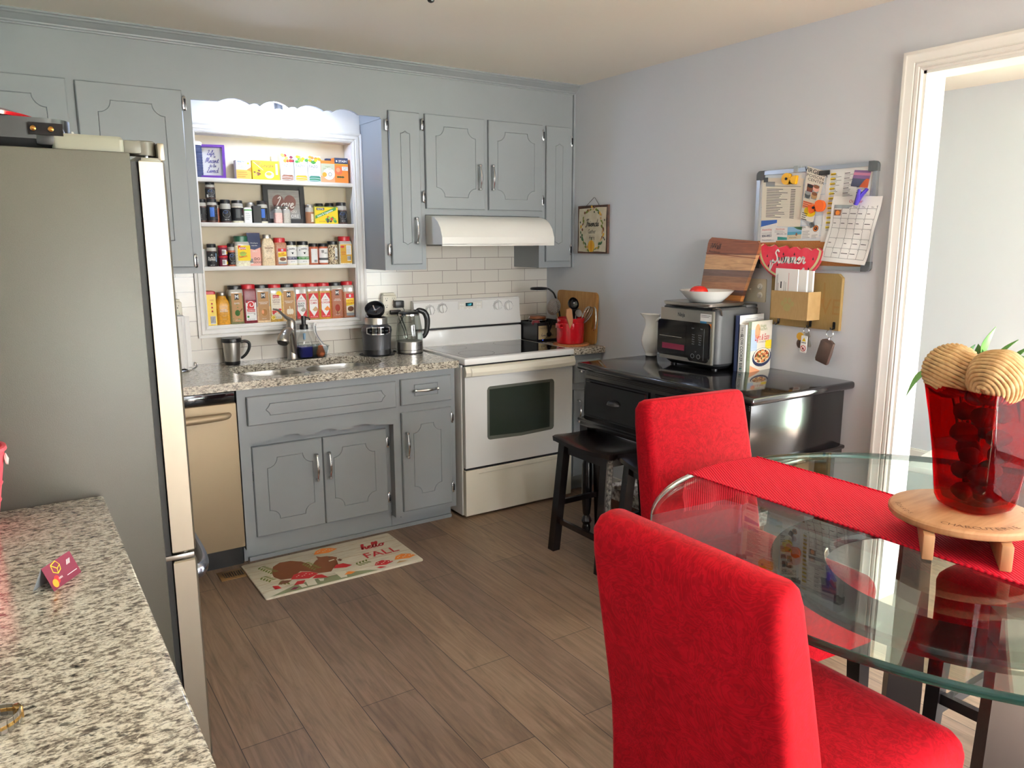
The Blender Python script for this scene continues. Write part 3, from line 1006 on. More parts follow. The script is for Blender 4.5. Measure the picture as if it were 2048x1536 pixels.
sk = thing('kitchen_sink', 'stainless double bowl sink set under the granite', 'sink', (-1.78, -.33, .70))
bowls = [(-1.985, -.335, .345, .38), (-1.585, -.312, .355, .36)]
b = MB('steel')
b.prism(frame((0, 0, 0), (1, 0, 0), (0, 1, 0), (0, 0, 1)), [(-2.21, -.585), (-1.375, -.585), (-1.375, -.09), (-2.21, -.09)], .8735, .8755, [rrect(w, d, .12, 5, cx, cy) for cx, cy, w, d in bowls])
part(sk, 'rim', b, True)
for cx, cy, w, d in bowls:
    b = MB('steel')
    b.rloft([(w, d, .12, .8755), (w-.004, d-.004, .12, .86), (w-.02, d-.02, .11, .74), (w-.05, d-.05, .10, .712), (w-.1, d-.1, .08, .706), (.1, .1, .049, .702)], cx, cy, cap0=False)
    o_ = part(sk, 'bowl', b, True)
    b = MB('dark_metal'); b.lathe([(.045, .0025), (.04, .004), (.03, .001), (0, .001)], (cx, cy, .7025)); part(o_, 'drain', b, True)
b = MB('rubber'); b.lathe([(0, .02), (.02, .018), (.024, .008), (.048, .006), (.05, -.006), (.035, -.008), (0, -.008)], (-1.50, -.30, .735)); 
solo('sink_stopper', 'round black rubber stopper lying in the right sink bowl', 'stopper', b.box(-1.53, -1.47, -.33, -.27, .7025, .729, .004), (-1.50, -.30, .7025), w=True)
b = MB(mat('crumb', '#d8b98a', .9)); b.lathe([(0, 0), (.018, .003), (.022, .02), (.012, .042), (0, .047)], (-1.43, -.245, .715), 7)
solo('food_scrap', 'small beige food scrap against the right sink bowl wall', 'scrap', b, (-1.43, -.245, .715), w=True)

# ------------------------------------------------------------------ dishwasher
dw = thing('dishwasher', 'stainless dishwasher between the fridge and sink cabinet', 'dishwasher', (-2.52, -.3, 0))
b = MB('steel_warm'); b.box(-2.822, -2.228, -.612, -.57, .105, .815, .004); d_ = part(dw, 'door', b, True)
b = MB('steel_warm'); b.tube([(-2.78, -.612, .76), (-2.76, -.640, .762), (-2.65, -.655, .762), (-2.53, -.658, .762), (-2.40, -.655, .762), (-2.29, -.640, .762), (-2.262, -.614, .762)], [.012, .017, .019, .019, .019, .017, .011], 12, smooth=4); part(d_, 'handle', b, True)
b = MB('black_gloss'); b.box(-2.822, -2.228, -.598, -.56, .818, .868, .003); c_ = part(dw, 'control_panel', b, True)
b = MB('black_plastic'); b.box(-2.82, -2.23, -.56, -.55, .0, .1); b.box(-2.82, -2.23, -.57, -.02, .1, .87); part(dw, 'kick_plate', b, True)

# ------------------------------------------------------------------ electric range
XL, XR = -1.018, -.258
rg = thing('electric_range', 'white electric range with black glass cooktop and oven', 'stove', ((XL+XR)/2, -.33, 0))
b = MB('stove_white'); b.box(XL, XR, -.606, -.012, .012, .882, .003); b.use('black_plastic').box(XL+.012, XR-.012, -.628, -.6, .05, .884)
for x in (XL+.05, XR-.08): b.use('black_plastic').cyl((x, -.57, 0), (x, -.57, .03), .018, n=10)
part(rg, 'body', b, True)
b = MB('stove_white'); b.box(XL, XR, -.650, -.075, .886, .9215, .007, 3); ct = part(rg, 'cooktop', b, True)
b = MB('cooktop_glass'); b.rloft([(.700, .492, .01, .9205), (.700, .492, .01, .9225)], (XL+XR)/2, -.36); part(ct, 'glass_surface', b, True)
b = MB(mat('burner_mark', '#4a4a4c', .2))
fn = up(0, 0, .9226)
for x, y, r in ((-.84, -.48, .105), (-.84, -.22, .075), (-.44, -.48, .075), (-.44, -.22, .105)):
    b.ring(fn, x, y, r, .002, 'burner_mark', .0003)
part(ct, 'burner_marking', b, True)
b = MB('stove_white'); b.box(XL, XR, -.082, -.012, .9, 1.018, .006, 2); part(rg, 'backsplash', b, True)
b = MB('stove_white')
b.loft([[(x, -.014, 1.03), (x, -.066, 1.03), (x, -.070, 1.036), (x, -.058, 1.085), (x, -.05, 1.186), (x, -.04, 1.197), (x, -.014, 1.20)] for x in (XL-.004, XR+.004)])
b.use('black_plastic').box(XL+.004, XR-.004, -.06, -.014, 1.016, 1.032)
cs = part(rg, 'console', b, True, sharp=.5)
yk = lambda z: -.058 + .008*(z-1.085)/.1
for x, z in ((-.917, 1.139), (-.830, 1.147), (-.425, 1.148), (-.342, 1.141)):
    b = MB('stove_white'); y = yk(z)
    b.tube([(x, y, z), (x, y-.014, z), (x, y-.017, z)], [.027, .025, .021], 24)
    b.box(x-.006, x+.006, y-.026, y-.014, z-.024, z+.024, .003, T=MX.Translation((x, 0, z)) @ MX.Rotation(-.15, 4, 'Y') @ MX.Translation((-x, 0, -z)))
    k_ = part(cs, 'knob', b, True)
    b = MB('print_dkgrey'); fn = front(x, y-.001, z); b.ring(fn, 0, 0, .032, .0016, 'print_dkgrey', .001)
    for a in range(8):
        t = PI*.25*a; b.rect(frame((x+.036*math.cos(t), y-.0012, z+.036*math.sin(t)), (1, 0, 0), (0, 0, 1), (0, -1, 0)), -.002, -.0008, .002, .0008, 'print_dkgrey')
    part(k_, 'dial_marking', b, True)
b = MB('stove_white'); fn = front(-.629, -.0535, 1.145)
b.rect(fn, -.088, -.038, .088, .038, mat('console_pad', '#dedbd2', .35), .0004); b.stroke(fn, [(-.088, -.038), (.088, -.038), (.088, .038), (-.088, .038), (-.088, -.038)], .0015, 'print_grey', .0006, 0)
b.rect(fn, -.034, .008, .02, .03, 'lcd', .0008); b.text(fn, '1:07', -.006, .0125, .017, 'lcd_glow', .0012)
for i in range(3):
    for j in (-1, 1):
        for q in (0, 1):
            b.rect(fn, j*.062-.014+q*.016, -.03+i*.021, j*.062-.002+q*.016, -.018+i*.021, 'print_white', .0008); b.text(fn, 'oven', j*.062-.008+q*.016, -.0265+i*.021, .005, 'print_dkgrey', .0011)
for q in (-.02, .008): b.disc(fn, q, -.012, .008, 'print_white', .0008); b.text(fn, 'on', q, -.014, .006, 'print_dkgrey', .0011)
part(cs, 'display_panel', b, True)
b = MB('chrome'); fn = front(-.625, -.062, 1.053); b.disc(fn, 0, 0, .026, 'dark_metal', .001, .009); b.disc(fn, 0, 0, .023, 'chrome', .0016, .007); b.text(fn, 'Whirlpool', 0, -.003, .009, 'print_dkgrey', .0022); part(cs, 'badge', b, True)
# oven door
YD = -.640
b = MB('stove_white')
WIN = [(-.869, .752-.02), (-.862, .752-.006), (-.85, .752), (-.418, .752), (-.405, .746), (-.398, .732), (-.398, .462), (-.405, .449), (-.42, .444), (-.633, .436), (-.85, .443), (-.863, .449), (-.869, .462)]
b.prism(frame((0, 0, 0), (1, 0, 0), (0, 0, 1), (0, -1, 0)), [(XL+.006, .296), (XR-.006, .296), (XR-.006, .872), (XL+.006, .872)], .612, .640, [WIN])
od = part(rg, 'oven_door', b, True)
b = MB('oven_bezel'); b.prism(frame((0, 0, 0), (1, 0, 0), (0, 0, 1), (0, -1, 0)), WIN, .62, .6375)
b.prism(frame((0, 0, 0), (1, 0, 0), (0, 0, 1), (0, -1, 0)), offset(WIN, .014)[::1], .63, .6378); b.use('oven_glass').prism(frame((0, 0, 0), (1, 0, 0), (0, 0, 1), (0, -1, 0)), [(-.852, .465), (-.633, .455), (-.43, .462), (-.43, .735), (-.852, .735)], .63, .6384)
part(od, 'window', b, True)
b = MB('stove_cream')
b.loft([[(x, YD, .818), (x, YD-.012, .818), (x, YD-q-.004, .826), (x, YD-q-.008, .846), (x, YD-q, .868), (x, YD-.014, .878), (x, YD, .878)] for x, q in ((XL+.002, .018), (XL+.03, .022), (XL+.034, .03), (-.84, .04), (-.638, .044), (-.44, .04), (XR-.034, .03), (XR-.03, .022), (XR-.002, .018))])
part(od, 'handle', b, True, 'cream bowed oven handle', sharp=.5)
b = MB('stove_cream')
pr2 = lambda s_: [(-.61, .014), (YD+.002, .014), (YD, .02), (YD, .195), (YD+.007*s_, .235), (YD+.005*s_, .252), (YD, .256), (YD, .276), (YD+.004, .280), (-.61, .280)]
b.loft([[(x, y, z) for y, z in pr2(q)] for x, q in ((XL+.006, 0), (XL+.09, 0), (XL+.14, 1), (XR-.14, 1), (XR-.09, 0), (XR-.006, 0))])
part(rg, 'storage_drawer', b, True, sharp=.3)

# ------------------------------------------------------------------ range hood
hd = thing('range_hood', 'white under-cabinet range hood above the range', 'hood', (-.67, -.25, 1.538))
pr3 = [(-.001, 1.70), (-.30, 1.70), (-.345, 1.697), (-.39, 1.685), (-.43, 1.662), (-.46, 1.628), (-.478, 1.582), (-.48, 1.578), (-.48, 1.538), (-.001, 1.538)]
b = MB('hood_white'); b.loft([[(x, y, z) for y, z in pr3] for x in (-1.05, -.29)]); b.box(-1.05, -.29, -.48, -.47, 1.53, 1.54); part(hd, 'body', b, True, sharp=.35)
b = MB('nickel'); b.box(-.95, -.4, -.42, -.1, 1.528, 1.538); part(hd, 'grease_filter', b, True)

# ------------------------------------------------------------------ fridge
FX, FY0, FY1, FZ = -2.786, -2.086, -1.19, 1.773
fr = thing('refrigerator', 'tall stainless refrigerator with grey side at the left edge', 'fridge', (-3.1, (FY0+FY1)/2, 0))
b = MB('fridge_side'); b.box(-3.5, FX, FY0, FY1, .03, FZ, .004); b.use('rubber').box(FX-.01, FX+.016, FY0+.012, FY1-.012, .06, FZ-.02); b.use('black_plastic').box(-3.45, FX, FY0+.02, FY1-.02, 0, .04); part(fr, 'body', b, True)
DX0, DX1 = -2.768, -2.706
def fdoor(y0, y1, z0, z1):
    b = MB('fridge_steel')
    n = 8
    S = []
    for z, e in ((z0, .004), (z0+.004, 0), (z1-.004, 0), (z1, .004)):
        S.append([(DX0+e, y0+e, z), (DX0+e, y1-e, z), (DX1-.006, y1-e, z), (DX1-e, y1-.008, z)] + [(DX1-e+.006*math.sin(PI*k/n), y1-.02+(y0-y1+.04)*k/n, z) for k in range(n+1)] + [(DX1-e, y0+.008, z), (DX1-.006, y0+e, z)])
    b.loft(S)
    return b
ym = (FY0+FY1)/2
d1 = part(fr, 'door', fdoor(FY0+.002, ym-.003, .712, 1.757), True, sharp=.7)
d2 = part(fr, 'door', fdoor(ym+.003, FY1-.002, .712, 1.757), True, sharp=.7)
b = MB('fridge_steel'); b.box(-2.722, DX1, FY0+.002, FY1-.002, 1.757, 1.80, .003); b.use('fridge_grey').box(DX0+.006, -2.715, FY0+.003, FY0+.09, 1.748, 1.763, .002); part(fr, 'door_cap', b, True)
d3 = part(fr, 'freezer_drawer', fdoor(FY0+.002, FY1-.002, .07, .688), True, sharp=.7)
for d_, y in ((d1, ym-.04), (d2, ym+.04)):
    b = MB('fridge_steel'); b.tube([(DX1, y, .80), (DX1+.03, y, .83), (DX1+.052, y, 1.0), (DX1+.058, y, 1.2), (DX1+.052, y, 1.38), (DX1+.03, y, 1.53), (DX1, y, 1.56)], .012, 10, smooth=5); part(d_, 'handle', b, True)
b = MB(mat('handle_blue_steel', '#9a9fae', .25, 1)); b.tube([(DX1, FY0+.12, .60), (DX1+.03, FY0+.13, .60), (DX1+.052, FY0+.22, .60), (DX1+.058, ym, .60), (DX1+.052, FY1-.22, .60), (DX1+.03, FY1-.13, .60), (DX1, FY1-.12, .60)], .016, 12, smooth=6, flat=1.4); part(d3, 'handle', b, True)
b = MB('fridge_grey'); b.rloft([(.155, .11, .012, FZ), (.155, .11, .012, FZ+.03), (.145, .10, .012, FZ+.038)], -2.872, FY0+.07); part(fr, 'hinge_cover', b, True)
b = MB(mat('hinge_grey', '#6a675d', .4)); b.box(-2.796, -2.745, FY0+.022, FY0+.10, FZ, FZ+.032, .004); b.lathe([(0, 0), (.026, 0), (.026, .033), (.022, .036), (0, .036)], (-2.745, FY0+.045, FZ-.003)); b.use('chrome').cyl((-2.742, FY0+.045, 1.745), (-2.742, FY0+.045, FZ), .006, n=10); part(fr, 'hinge', b, True)
b = MB('nickel'); b.box(-2.80, -2.712, FY0+.006, FY0+.09, .692, .706, .002); b.cyl((-2.735, FY0+.03, .68), (-2.735, FY0+.03, .715), .012, n=12); part(fr, 'hinge', b, True)

# black appliance base with a red rim lying on the fridge
ap = thing('countertop_grill', 'upturned black appliance base with red rim on top of the fridge', 'appliance', (-3.12, -1.9, FZ))
b = MB('black_plastic')
b.rloft([(.40, .30, .05, FZ+.001), (.43, .33, .06, FZ+.022), (.43, .33, .06, FZ+.07)], -3.12, -1.90)
b.box(-2.985, -2.92, -2.068, -2.0, FZ+.006, FZ+.052, .012)
part(ap, 'body', b, True)
b = MB('black_gloss'); b.box(-2.995, -2.925, -2.072, -2.066, FZ+.03, FZ+.058); part(ap, 'terminal_recess', b, True)
for x in (-2.986, -2.95):
    b = MB('brass'); b.tube([(x, -2.066, FZ+.044), (x, -2.078, FZ+.044), (x, -2.081, FZ+.044)], [.006, .006, .002], 12); part(ap, 'brass_screw', b, True)
b = MB('print_white'); b.prism(front(-2.902, -2.0, FZ+.0), [(0, .012), (.018, .012), (.004, .05), (0, .05)], 0, .004); part(ap, 'clip', b, True, 'thin white clip')
b = MB('red_enamel'); b.lathe([(.16, .072), (.19, .074), (.192, .082), (.15, .095), (.08, .105), (0, .108)], (-3.16, -1.92, FZ-.002), 32, T=None); part(ap, 'rim', b, True, 'red domed rim')

# near worktop in the foreground
b = MB('granite'); b.box(-3.558, -2.9214, -4.7, -2.0963, .882, .915, .005, 3)
solo('granite_worktop', 'large speckled granite worktop in the left foreground', 'worktop', b, (-3.24, -3.4, .882), w=True)
bc = thing('base_cabinet', 'grey base cabinet under the foreground granite worktop', 'cabinet', (-3.24, -3.4, 0))
b = MB('cabinet_grey'); b.box(-3.555, -2.955, -4.69, -2.11, .09, .882); b.box(-3.555, -3.02, -4.69, -2.11, 0, .09); part(bc, 'body', b, True)
for y0 in (-4.65, -3.8, -2.95):
    b = MB('cabinet_grey'); b.box(-2.955, -2.939, y0, y0+.78, .13, .85, .004); part(bc, 'door', b, True)

# floor register and mat
b = MB('vent_brass'); b.box(-2.372, -2.255, -.722, -.614, 0, .004, .0015)
b.use('black_plastic').box(-2.352, -2.262, -.70, -.640, .0038, .0043)
b.use('vent_brass')
for i in range(9): b.box(-2.35+i*.0105, -2.345+i*.0105, -.70, -.640, .004, .0065)
solo('floor_register', 'small brown louvred floor register beside the dishwasher kick plate', 'vent', b, (-2.313, -.668, 0), w=True)

t = thing('floor_mat', 'cream fall kitchen mat with squirrel and mushrooms before the sink cabinet', 'mat', (-2.255, -1.025, 0))
b = MB('matwood_edge' if False else 'mat_planks'); b.rloft([(.775, .425, .012, 0), (.775, .425, .012, .006), (.769, .419, .012, .008)], .3875, .2125); part(t, 'mat', b)
b = MB(); fn = up(0, 0, .0081)
for v in (.07, .15, .23, .31, .375): b.rect(fn, .004, v, .77, v+.0022, 'print_tan', .0001)
b.poly(fn, [(.02, .008), (.045, .017), (.145, .064), (.26, .077), (.426, .06), (.504, .032), (.54, .008)], mat('mat_grass', '#8f9470', .8), .0002)
SQ = mat('squirrel_brown', '#7a4526', .8)
b.poly(fn, [(.157, .145), (.114, .158), (.095, .202), (.101, .26), (.127, .323), (.168, .354), (.218, .346), (.259, .31), (.283, .26), (.279, .206), (.268, .165), (.22, .20), (.19, .17)], SQ, .0004)
b.poly(fn, [(.258, .171), (.279, .222), (.326, .282), (.348, .293), (.381, .254), (.415, .262), (.41, .218), (.4, .174), (.366, .148), (.342, .115), (.284, .13)], SQ, .0006)
b.poly(fn, [(.333, .269), (.341, .307), (.342, .33), (.358, .308), (.387, .302), (.41, .283), (.425, .26), (.42, .245), (.403, .231), (.379, .23)], SQ, .0008)
b.poly(fn, [(.413, .224), (.43, .238), (.437, .217), (.424, .205)], 'print_brown', .001); b.disc(fn, .394, .28, .005, 'print_black', .001); b.stroke(fn, [(.375, .236), (.405, .243)], .010, 'print_cream', .001, 0)
for P_, col in (([(.338, .352), (.361, .39), (.401, .409), (.444, .389), (.465, .361), (.412, .338)], 'print_orange'), ([(.652, .074), (.675, .11), (.712, .121), (.748, .1), (.764, .069), (.724, .052)], 'print_orange'), ([(.542, .063), (.56, .092), (.596, .103), (.625, .083), (.64, .061), (.592, .04)], 'print_red'),
              ([(.153, .133), (.181, .176), (.224, .186), (.261, .162), (.283, .126), (.228, .098)], 'print_red'), ([(.363, .141), (.388, .174), (.424, .175), (.454, .13), (.42, .12)], 'print_red'), ([(.241, .089), (.268, .117), (.293, .108), (.31, .059)], 'print_red'), ([(.145, .064), (.172, .098), (.208, .089), (.187, .058)], 'print_red'), ([(.086, .11), (.115, .143), (.153, .125), (.13, .103)], 'print_brown'), ([(.64, .028), (.665, .048), (.707, .029)], 'print_tan'), ([(.538, .033), (.56, .038), (.586, .02), (.555, .018)], 'print_red'), ([(.379, .044), (.41, .07), (.44, .05), (.41, .035)], 'print_orange'), ([(.06, .11), (.085, .10), (.09, .065), (.062, .07)], 'print_red'), ([(.116, .025), (.14, .045), (.163, .037), (.14, .02)], 'print_maroon')):
    b.poly(fn, P_, col, .0012)
    if len(P_) == 6 and col != 'print_tan':
        cu = sum(p[0] for p in P_)/6; cv = sum(p[1] for p in P_)/6
        for i in range(7): b.disc(fn, cu+(i-3)*.012, cv+.010*math.sin(i*2.), .004, 'print_cream', .0014, n=8)
for P_ in ([(.209, .112), (.248, .10), (.24, .016), (.198, .022)], [(.262, .07), (.287, .06), (.276, .035), (.262, .04)], [(.351, .1), (.403, .085), (.384, .016), (.355, .02)], [(.165, .06), (.19, .056), (.195, .02), (.17, .02)]): b.poly(fn, P_, 'print_cream', .0011)
for u, v, k, a in ((.075, .35, 6, -1.2), (.05, .23, 4, -1.1), (.10, .13, 3, -.5), (.27, .28, 6, -1.3), (.475, .12, 4, .2)):
    for i in range(k):
        for s_ in (-1, 1):
            x, y = u+.018*i*math.cos(a), v+.018*i*math.sin(a); b.stroke(fn, [(x, y), (x+.014*math.cos(a+s_*1.1), y+.014*math.sin(a+s_*1.1)), (x+.026*math.cos(a+s_), y+.026*math.sin(a+s_))], .010, 'print_olive', .0007, 3, True)
b.cursive(fn, 'hello', .628, .278, .030, .009, 'print_red', .0012); b.text(fn, 'FALL', .632, .165, .088, 'print_red', .0012, .98, .01)
part(t, 'printed_design', b)
# ------------------------------------------------------------------ things on the spice shelves
YS = .056
for n_, c_ in dict(c_basil='#6f7048', c_red='#6b1420', c_onion='#d9bf98', c_lemon='#c8a04a', c_garlic='#d9bb8c', c_pepper='#8d8274', c_cumin='#a8804a', c_curry='#b98a2a', c_papr='#a5613f',
                   c_cinn='#a06a4c', c_mustard='#c8902a', c_dark='#43241c', c_salt='#e8ddc4', c_tan='#d8c3a0', c_pink='#e0b4a8', c_grey='#a8a294', c_rust='#a8583a').items():
    mat(n_, c_, .35, var=(160, tuple(min(1, v*1.35+.01) for v in lin(c_))))
mat('cap_black', '#18181a', .35); mat('cap_red', '#c01f2a', .35); mat('cap_green', '#1f5a42', .35)
mat('cap_silver', '#b8b4ab', .35, 1)
mat('headspace', '#b9b5aa', .12, spec=.6)
mat('kraft_label', '#b98f62', .7)

def jar(name, label, x, z, w, d, h, fill, cap, cf=.12, head=0., art=None, rnd=False, y=YS, rot=0., capw=.92, group=None, shoulder=.08, m='jar'):
    t = thing(name, label, m, (x, y, z), rot, group)
    hb = h*(1-cf)
    b = MB(fill)
    r = min(w, d)/2-.0005 if rnd else min(w, d)*.2
    zs = hb*(1-head-shoulder)
    k = capw*.97
    fl, hs = MATS[fill], MATS['headspace' if head else fill]
    P = [(w*.94, d*.94, r*.9, 0), (w, d, r, .004), (w, d, r, zs), (w, d, r, hb*(1-shoulder)), (w*(1+k)/2, d*(1+k)/2, r*.95, hb*(1-shoulder*.35)), (w*k, d*k, r*k, hb)]
    b.rloft(P, n=6, mats=[fl, fl, hs, hs, hs])
    part(t, 'body', b, sharp=.7)
    b = MB(cap)
    cw, cd = w*capw, d*capw
    rc = min(cw, cd)/2-.0005 if (rnd or cap != 'cap_x') else r
    b.rloft([(cw, cd, rc, hb), (cw, cd, rc, h-.003), (cw*.94, cd*.94, rc*.94, h)], n=6)
    part(t, 'lid', b, sharp=.5)
    if art:
        b = MB()
        art(b, around(0, 0, 0, w/2+.0003) if rnd else front(0, -d/2-.0003, 0), w, hb)
        part(t, 'product_label', b)
    return t

def carton(name, label, x, z, w, d, h, col, art=None, y=YS, rot=0., side=None, m='box', group=None):
    b = MB(col)
    b.box(-w/2, w/2, -d/2, d/2, 0, h, .0008, 1)
    if art:
        t = thing(name, label, m, (x, y, z), rot, group)
        part(t, 'carton', b)
        b = MB(); art(b, front(0, -d/2-.0003, 0), w, h); part(t, 'printed_front', b)
        return t
    return solo(name, label, m, b, (x, y, z), rot, group)

G4 = 'big spice jars on the bottom shelf'
def kraft_art(title, blob, extra=None, lab='kraft_label'):
    def f(b, fn, w, h):
        b.rect(fn, -w*.36, h*.06, w*.36, h*.90, lab)
        b.rect(fn, -w*.14, h*.71, w*.14, h*.87, 'print_black', .0007); b.text(fn, 'M', 0, h*.745, .026, 'print_white', .0010, bold=.03)
        b.text(fn, title[0], 0, h*.58, .0125 if len(title) == 1 else .008, 'print_white')
        if len(title) > 1: b.text(fn, title[1], 0, h*.535, .011, 'print_white')
        b.disc(fn, .002, h*.30, w*.24, blob, .0007, h*.13)
        b.text(fn, 'NET WT', 0, h*.10, .0065, 'print_white')
        if extra: extra(b, fn, w, h)
    return f
def leaves_(b, fn, w, h):
    for i in range(9):
        a = random.random()*6; u, v = w*random.uniform(-.32, .32), h*random.choice((random.uniform(.08, .17), random.uniform(.68, .88), random.uniform(.45, .6)))
        b.disc(fn, u, v, .004, 'print_green', .0009, .002, 8)
    b.disc(fn, 0, h*.32, w*.17, mat('leafmeal', '#3f6a34', .9), .001, h*.09)
    b.stroke(fn, [(w*.12, h*.34), (w*.33, h*.44)], .006, 'print_brown', .0009)
def bulb_(b, fn, w, h):
    b.disc(fn, .002, h*.29, w*.19, mat('onion_print', '#b07a3a', .6), .001, h*.1); b.disc(fn, -.006, h*.31, w*.08, 'print_peach', .0013, h*.06)
def garlic_(b, fn, w, h):
    for u in (-.011, 0, .011): b.disc(fn, u+.004, h*.28, w*.1, 'print_cream', .001+.0002*(u == 0), h*.085)
    b.stroke(fn, [(.004, h*.34), (.002, h*.44)], .004, 'print_cream', .001)
def papr_(b, fn, w, h):
    b.disc(fn, 0, h*.32, w*.2, mat('paprika_print', '#9a3a2c', .8), .001, h*.11); b.stroke(fn, [(-.004, h*.22), (0, h*.12)], .006, 'print_brown', .001)
def mm_art(top, mid, hasbot, blob):
    def f(b, fn, w, h):
        b.rect(fn, -w*.34, h*.05, w*.36, h*.80, 'print_red')
        b.poly(fn, [(-w*.30, h*.30), (w*.01, h*.10), (w*.32, h*.30), (w*.32, h*.60), (w*.01, h*.79), (-w*.30, h*.60)], 'print_white', .0007)
        b.text(fn, top, 0, h*.56, .0125, 'print_red', .0010, .8, .01); b.text(fn, mid, 0, h*.475, .0155, 'print_red' if top == 'CURRY' or mid == 'CUMIN' else 'print_dkgrey', .0010, .8, .015)
        if hasbot: b.text(fn, hasbot, -.004, h*.40, .0155, 'print_dkgrey', .0010, .8, .015)
        b.disc(fn, 0, h*.685, .003, 'print_black', .0010, n=4); b.text(fn, "Members", 0, h*.645, .005, 'print_black', .0010)
        b.poly(fn, [(-w*.1, h*.30), (w*.06, h*.25), (w*.27, h*.27), (w*.34, h*.31), (w*.14, h*.40)], blob, .0012)
        b.text(fn, 'NET WT 16 OZ', 0, h*.08, .006, 'print_white', .0010)
    return f

def tin_(b, fn, w, h):
    u = w*.1
    b.text(fn, 'INGR', u, h*.80, .008, 'print_red'); 
    for i, v in enumerate((.70, .58, .46)): b.disc(fn, u, h*v, .005, 'print_red', .0006, n=6); b.text(fn, 'cook', u, h*(v-.055), .006, 'print_olive')
    b.bar(fn, u-.012, h*.04, u+.014, h*.30, 'print_white')
carton('spice_tin', 'yellow spice tin with red lid standing at the left end of bottom shelf', -2.174, NZ0+.005, .054, .085, .164, mat('tin_yellow', '#ecc81a', .35), tin_, m='tin')
b = MB('cap_red'); b.rloft([(.056, .086, .012, .164), (.056, .086, .012, .176), (.05, .08, .012, .180)]); part(bpy.data.objects['spice_tin'], 'lid', b, label='red plastic lid')
def mustard_(b, fn, w, h):
    b.text(fn, 'mustard', 0, h*.62, .010, 'print_cream'); b.text(fn, 'HONEY', 0, h*.52, .009, 'print_white', bold=.02); b.text(fn, 'MUSTARD', 0, h*.46, .009, 'print_white', bold=.02); b.text(fn, 'natural', 0, h*.30, .007, 'print_cream'); b.text(fn, '12 fl oz', 0, h*.18, .007, 'print_cream')
t = thing('mustard_bottle', 'glass bottle of yellow mustard sauce with metal cap', 'bottle', (-2.108, YS, NZ0+.005))
b = MB('c_mustard'); b.rloft([(.064, .064, .012, 0), (.07, .07, .016, .004), (.07, .07, .016, .105), (.064, .064, .02, .122), (.048, .048, .0235, .140), (.042, .042, .0205, .148), (.042, .042, .0205, .156)], n=6); part(t, 'body', b, sharp=.8)
b = MB('cap_silver'); b.lathe([(0, .172), (.021, .172), (.0235, .168), (.0235, .155), (.0225, .153)]); part(t, 'lid', b)
b = MB(); mustard_(b, front(0, -.0354, 0), .07, .15); part(t, 'product_label', b)

Z4 = NZ0+.005
jar('spice_jar', 'big square jar of dried basil with black lid', -2.038, Z4, .079, .07, .205, 'c_basil', 'cap_black', .1, .1, kraft_art(['BASIL'], 'kraft_label', leaves_), group=G4)
def lawry(b, fn, w, h):
    b.rect(fn, -w*.30, h*.08, w*.38, h*.68, 'print_white')
    b.rect(fn, -w*.30, h*.60, w*.38, h*.68, 'print_maroon', .0007)
    P = [(.004+(.004+.0025*t)*math.cos(t*1.05+2.2), h*.54+(.004+.0025*t)*math.sin(t*1.05+2.2)) for t in [i*.6 for i in range(16)]]
    b.poly(fn, [(-w*.2, h*.42), (w*.22, h*.42), (w*.3, h*.65), (-w*.24, h*.65)], 'print_red', .0008); b.stroke(fn, P[:13], .004, 'print_white', .0011, 3)
    b.rect(fn, -w*.24, h*.33, w*.3, h*.41, 'print_red', .0008); b.text(fn, "LAWRY'S", .002, h*.345, .011, 'print_white', .0012, bold=.02)
    b.text(fn, 'Seasoned Salt', .002, h*.28, .0075, 'print_maroon'); b.disc(fn, -w*.18, h*.19, .006, 'print_green', .0009); b.text(fn, '32', w*.25, h*.24, .012, 'print_black'); b.text(fn, 'NET WT 40 OZ', 0, h*.10, .006, 'print_black')
jar('spice_jar', 'big jar of dark red seasoned salt with red lid and white swirl label', -1.968, Z4, .081, .07, .209, 'c_red', 'cap_red', .11, 0, lawry, group=G4)
jar('spice_jar', 'big clear jar of ground onion with onion picture and black lid', -1.897, Z4, .083, .07, .205, 'c_onion', 'cap_black', .09, .45, kraft_art(['GRANULATED', 'ONION'], 'print_tan', bulb_), group=G4)
def lemon_(b, fn, w, h):
    b.rect(fn, -w*.38, h*.08, w*.34, h*.84, 'print_cream'); b.disc(fn, w*.2, h*.83, .014, 'print_yellow', .0007); b.disc(fn, -w*.26, h*.13, .014, 'print_yellow', .0007); b.ring(fn, -w*.26, h*.13, .010, .002, 'print_white', .001)
    b.rect(fn, -w*.24, h*.70, w*.2, h*.79, 'print_red', .0009); b.text(fn, "Weber", -.002, h*.715, .013, 'print_white', .0012, shear=.3)
    b.text(fn, 'LEMON', -.001, h*.62, .0125, 'print_maroon'); b.text(fn, 'PEPPER', -.001, h*.555, .0125, 'print_maroon'); b.text(fn, 'SEASONING', -.001, h*.51, .006, 'print_brown')
    for i in range(12): b.disc(fn, random.uniform(-.022, .024), h*random.uniform(.24, .38), .007, random.choice(('print_peach', 'print_orange', 'print_red', 'print_pink')), .0009+.0001*i, .006, 9)
    b.text(fn, 'NET WT 20 OZ', 0, h*.12, .006, 'print_brown', .0012)
jar('spice_jar', 'big jar of lemon pepper seasoning with red lid and shrimp picture', -1.826, Z4, .079, .07, .205, 'c_lemon', 'cap_red', .09, .08, lemon_, group=G4)
jar('spice_jar', 'big jar of ground garlic with garlic bulb picture and black lid', -1.756, Z4, .081, .07, .205, 'c_garlic', 'cap_black', .09, .08, kraft_art(['GRANULATED', 'GARLIC'], 'kraft_label', garlic_), group=G4)
jar('spice_jar', 'big jar of ground black pepper with red and white diamond label', -1.686, Z4, .079, .07, .205, 'c_pepper', 'cap_red', .09, .2, mm_art('GROUND', 'BLACK', 'PEPPER', 'c_pepper'), group=G4)
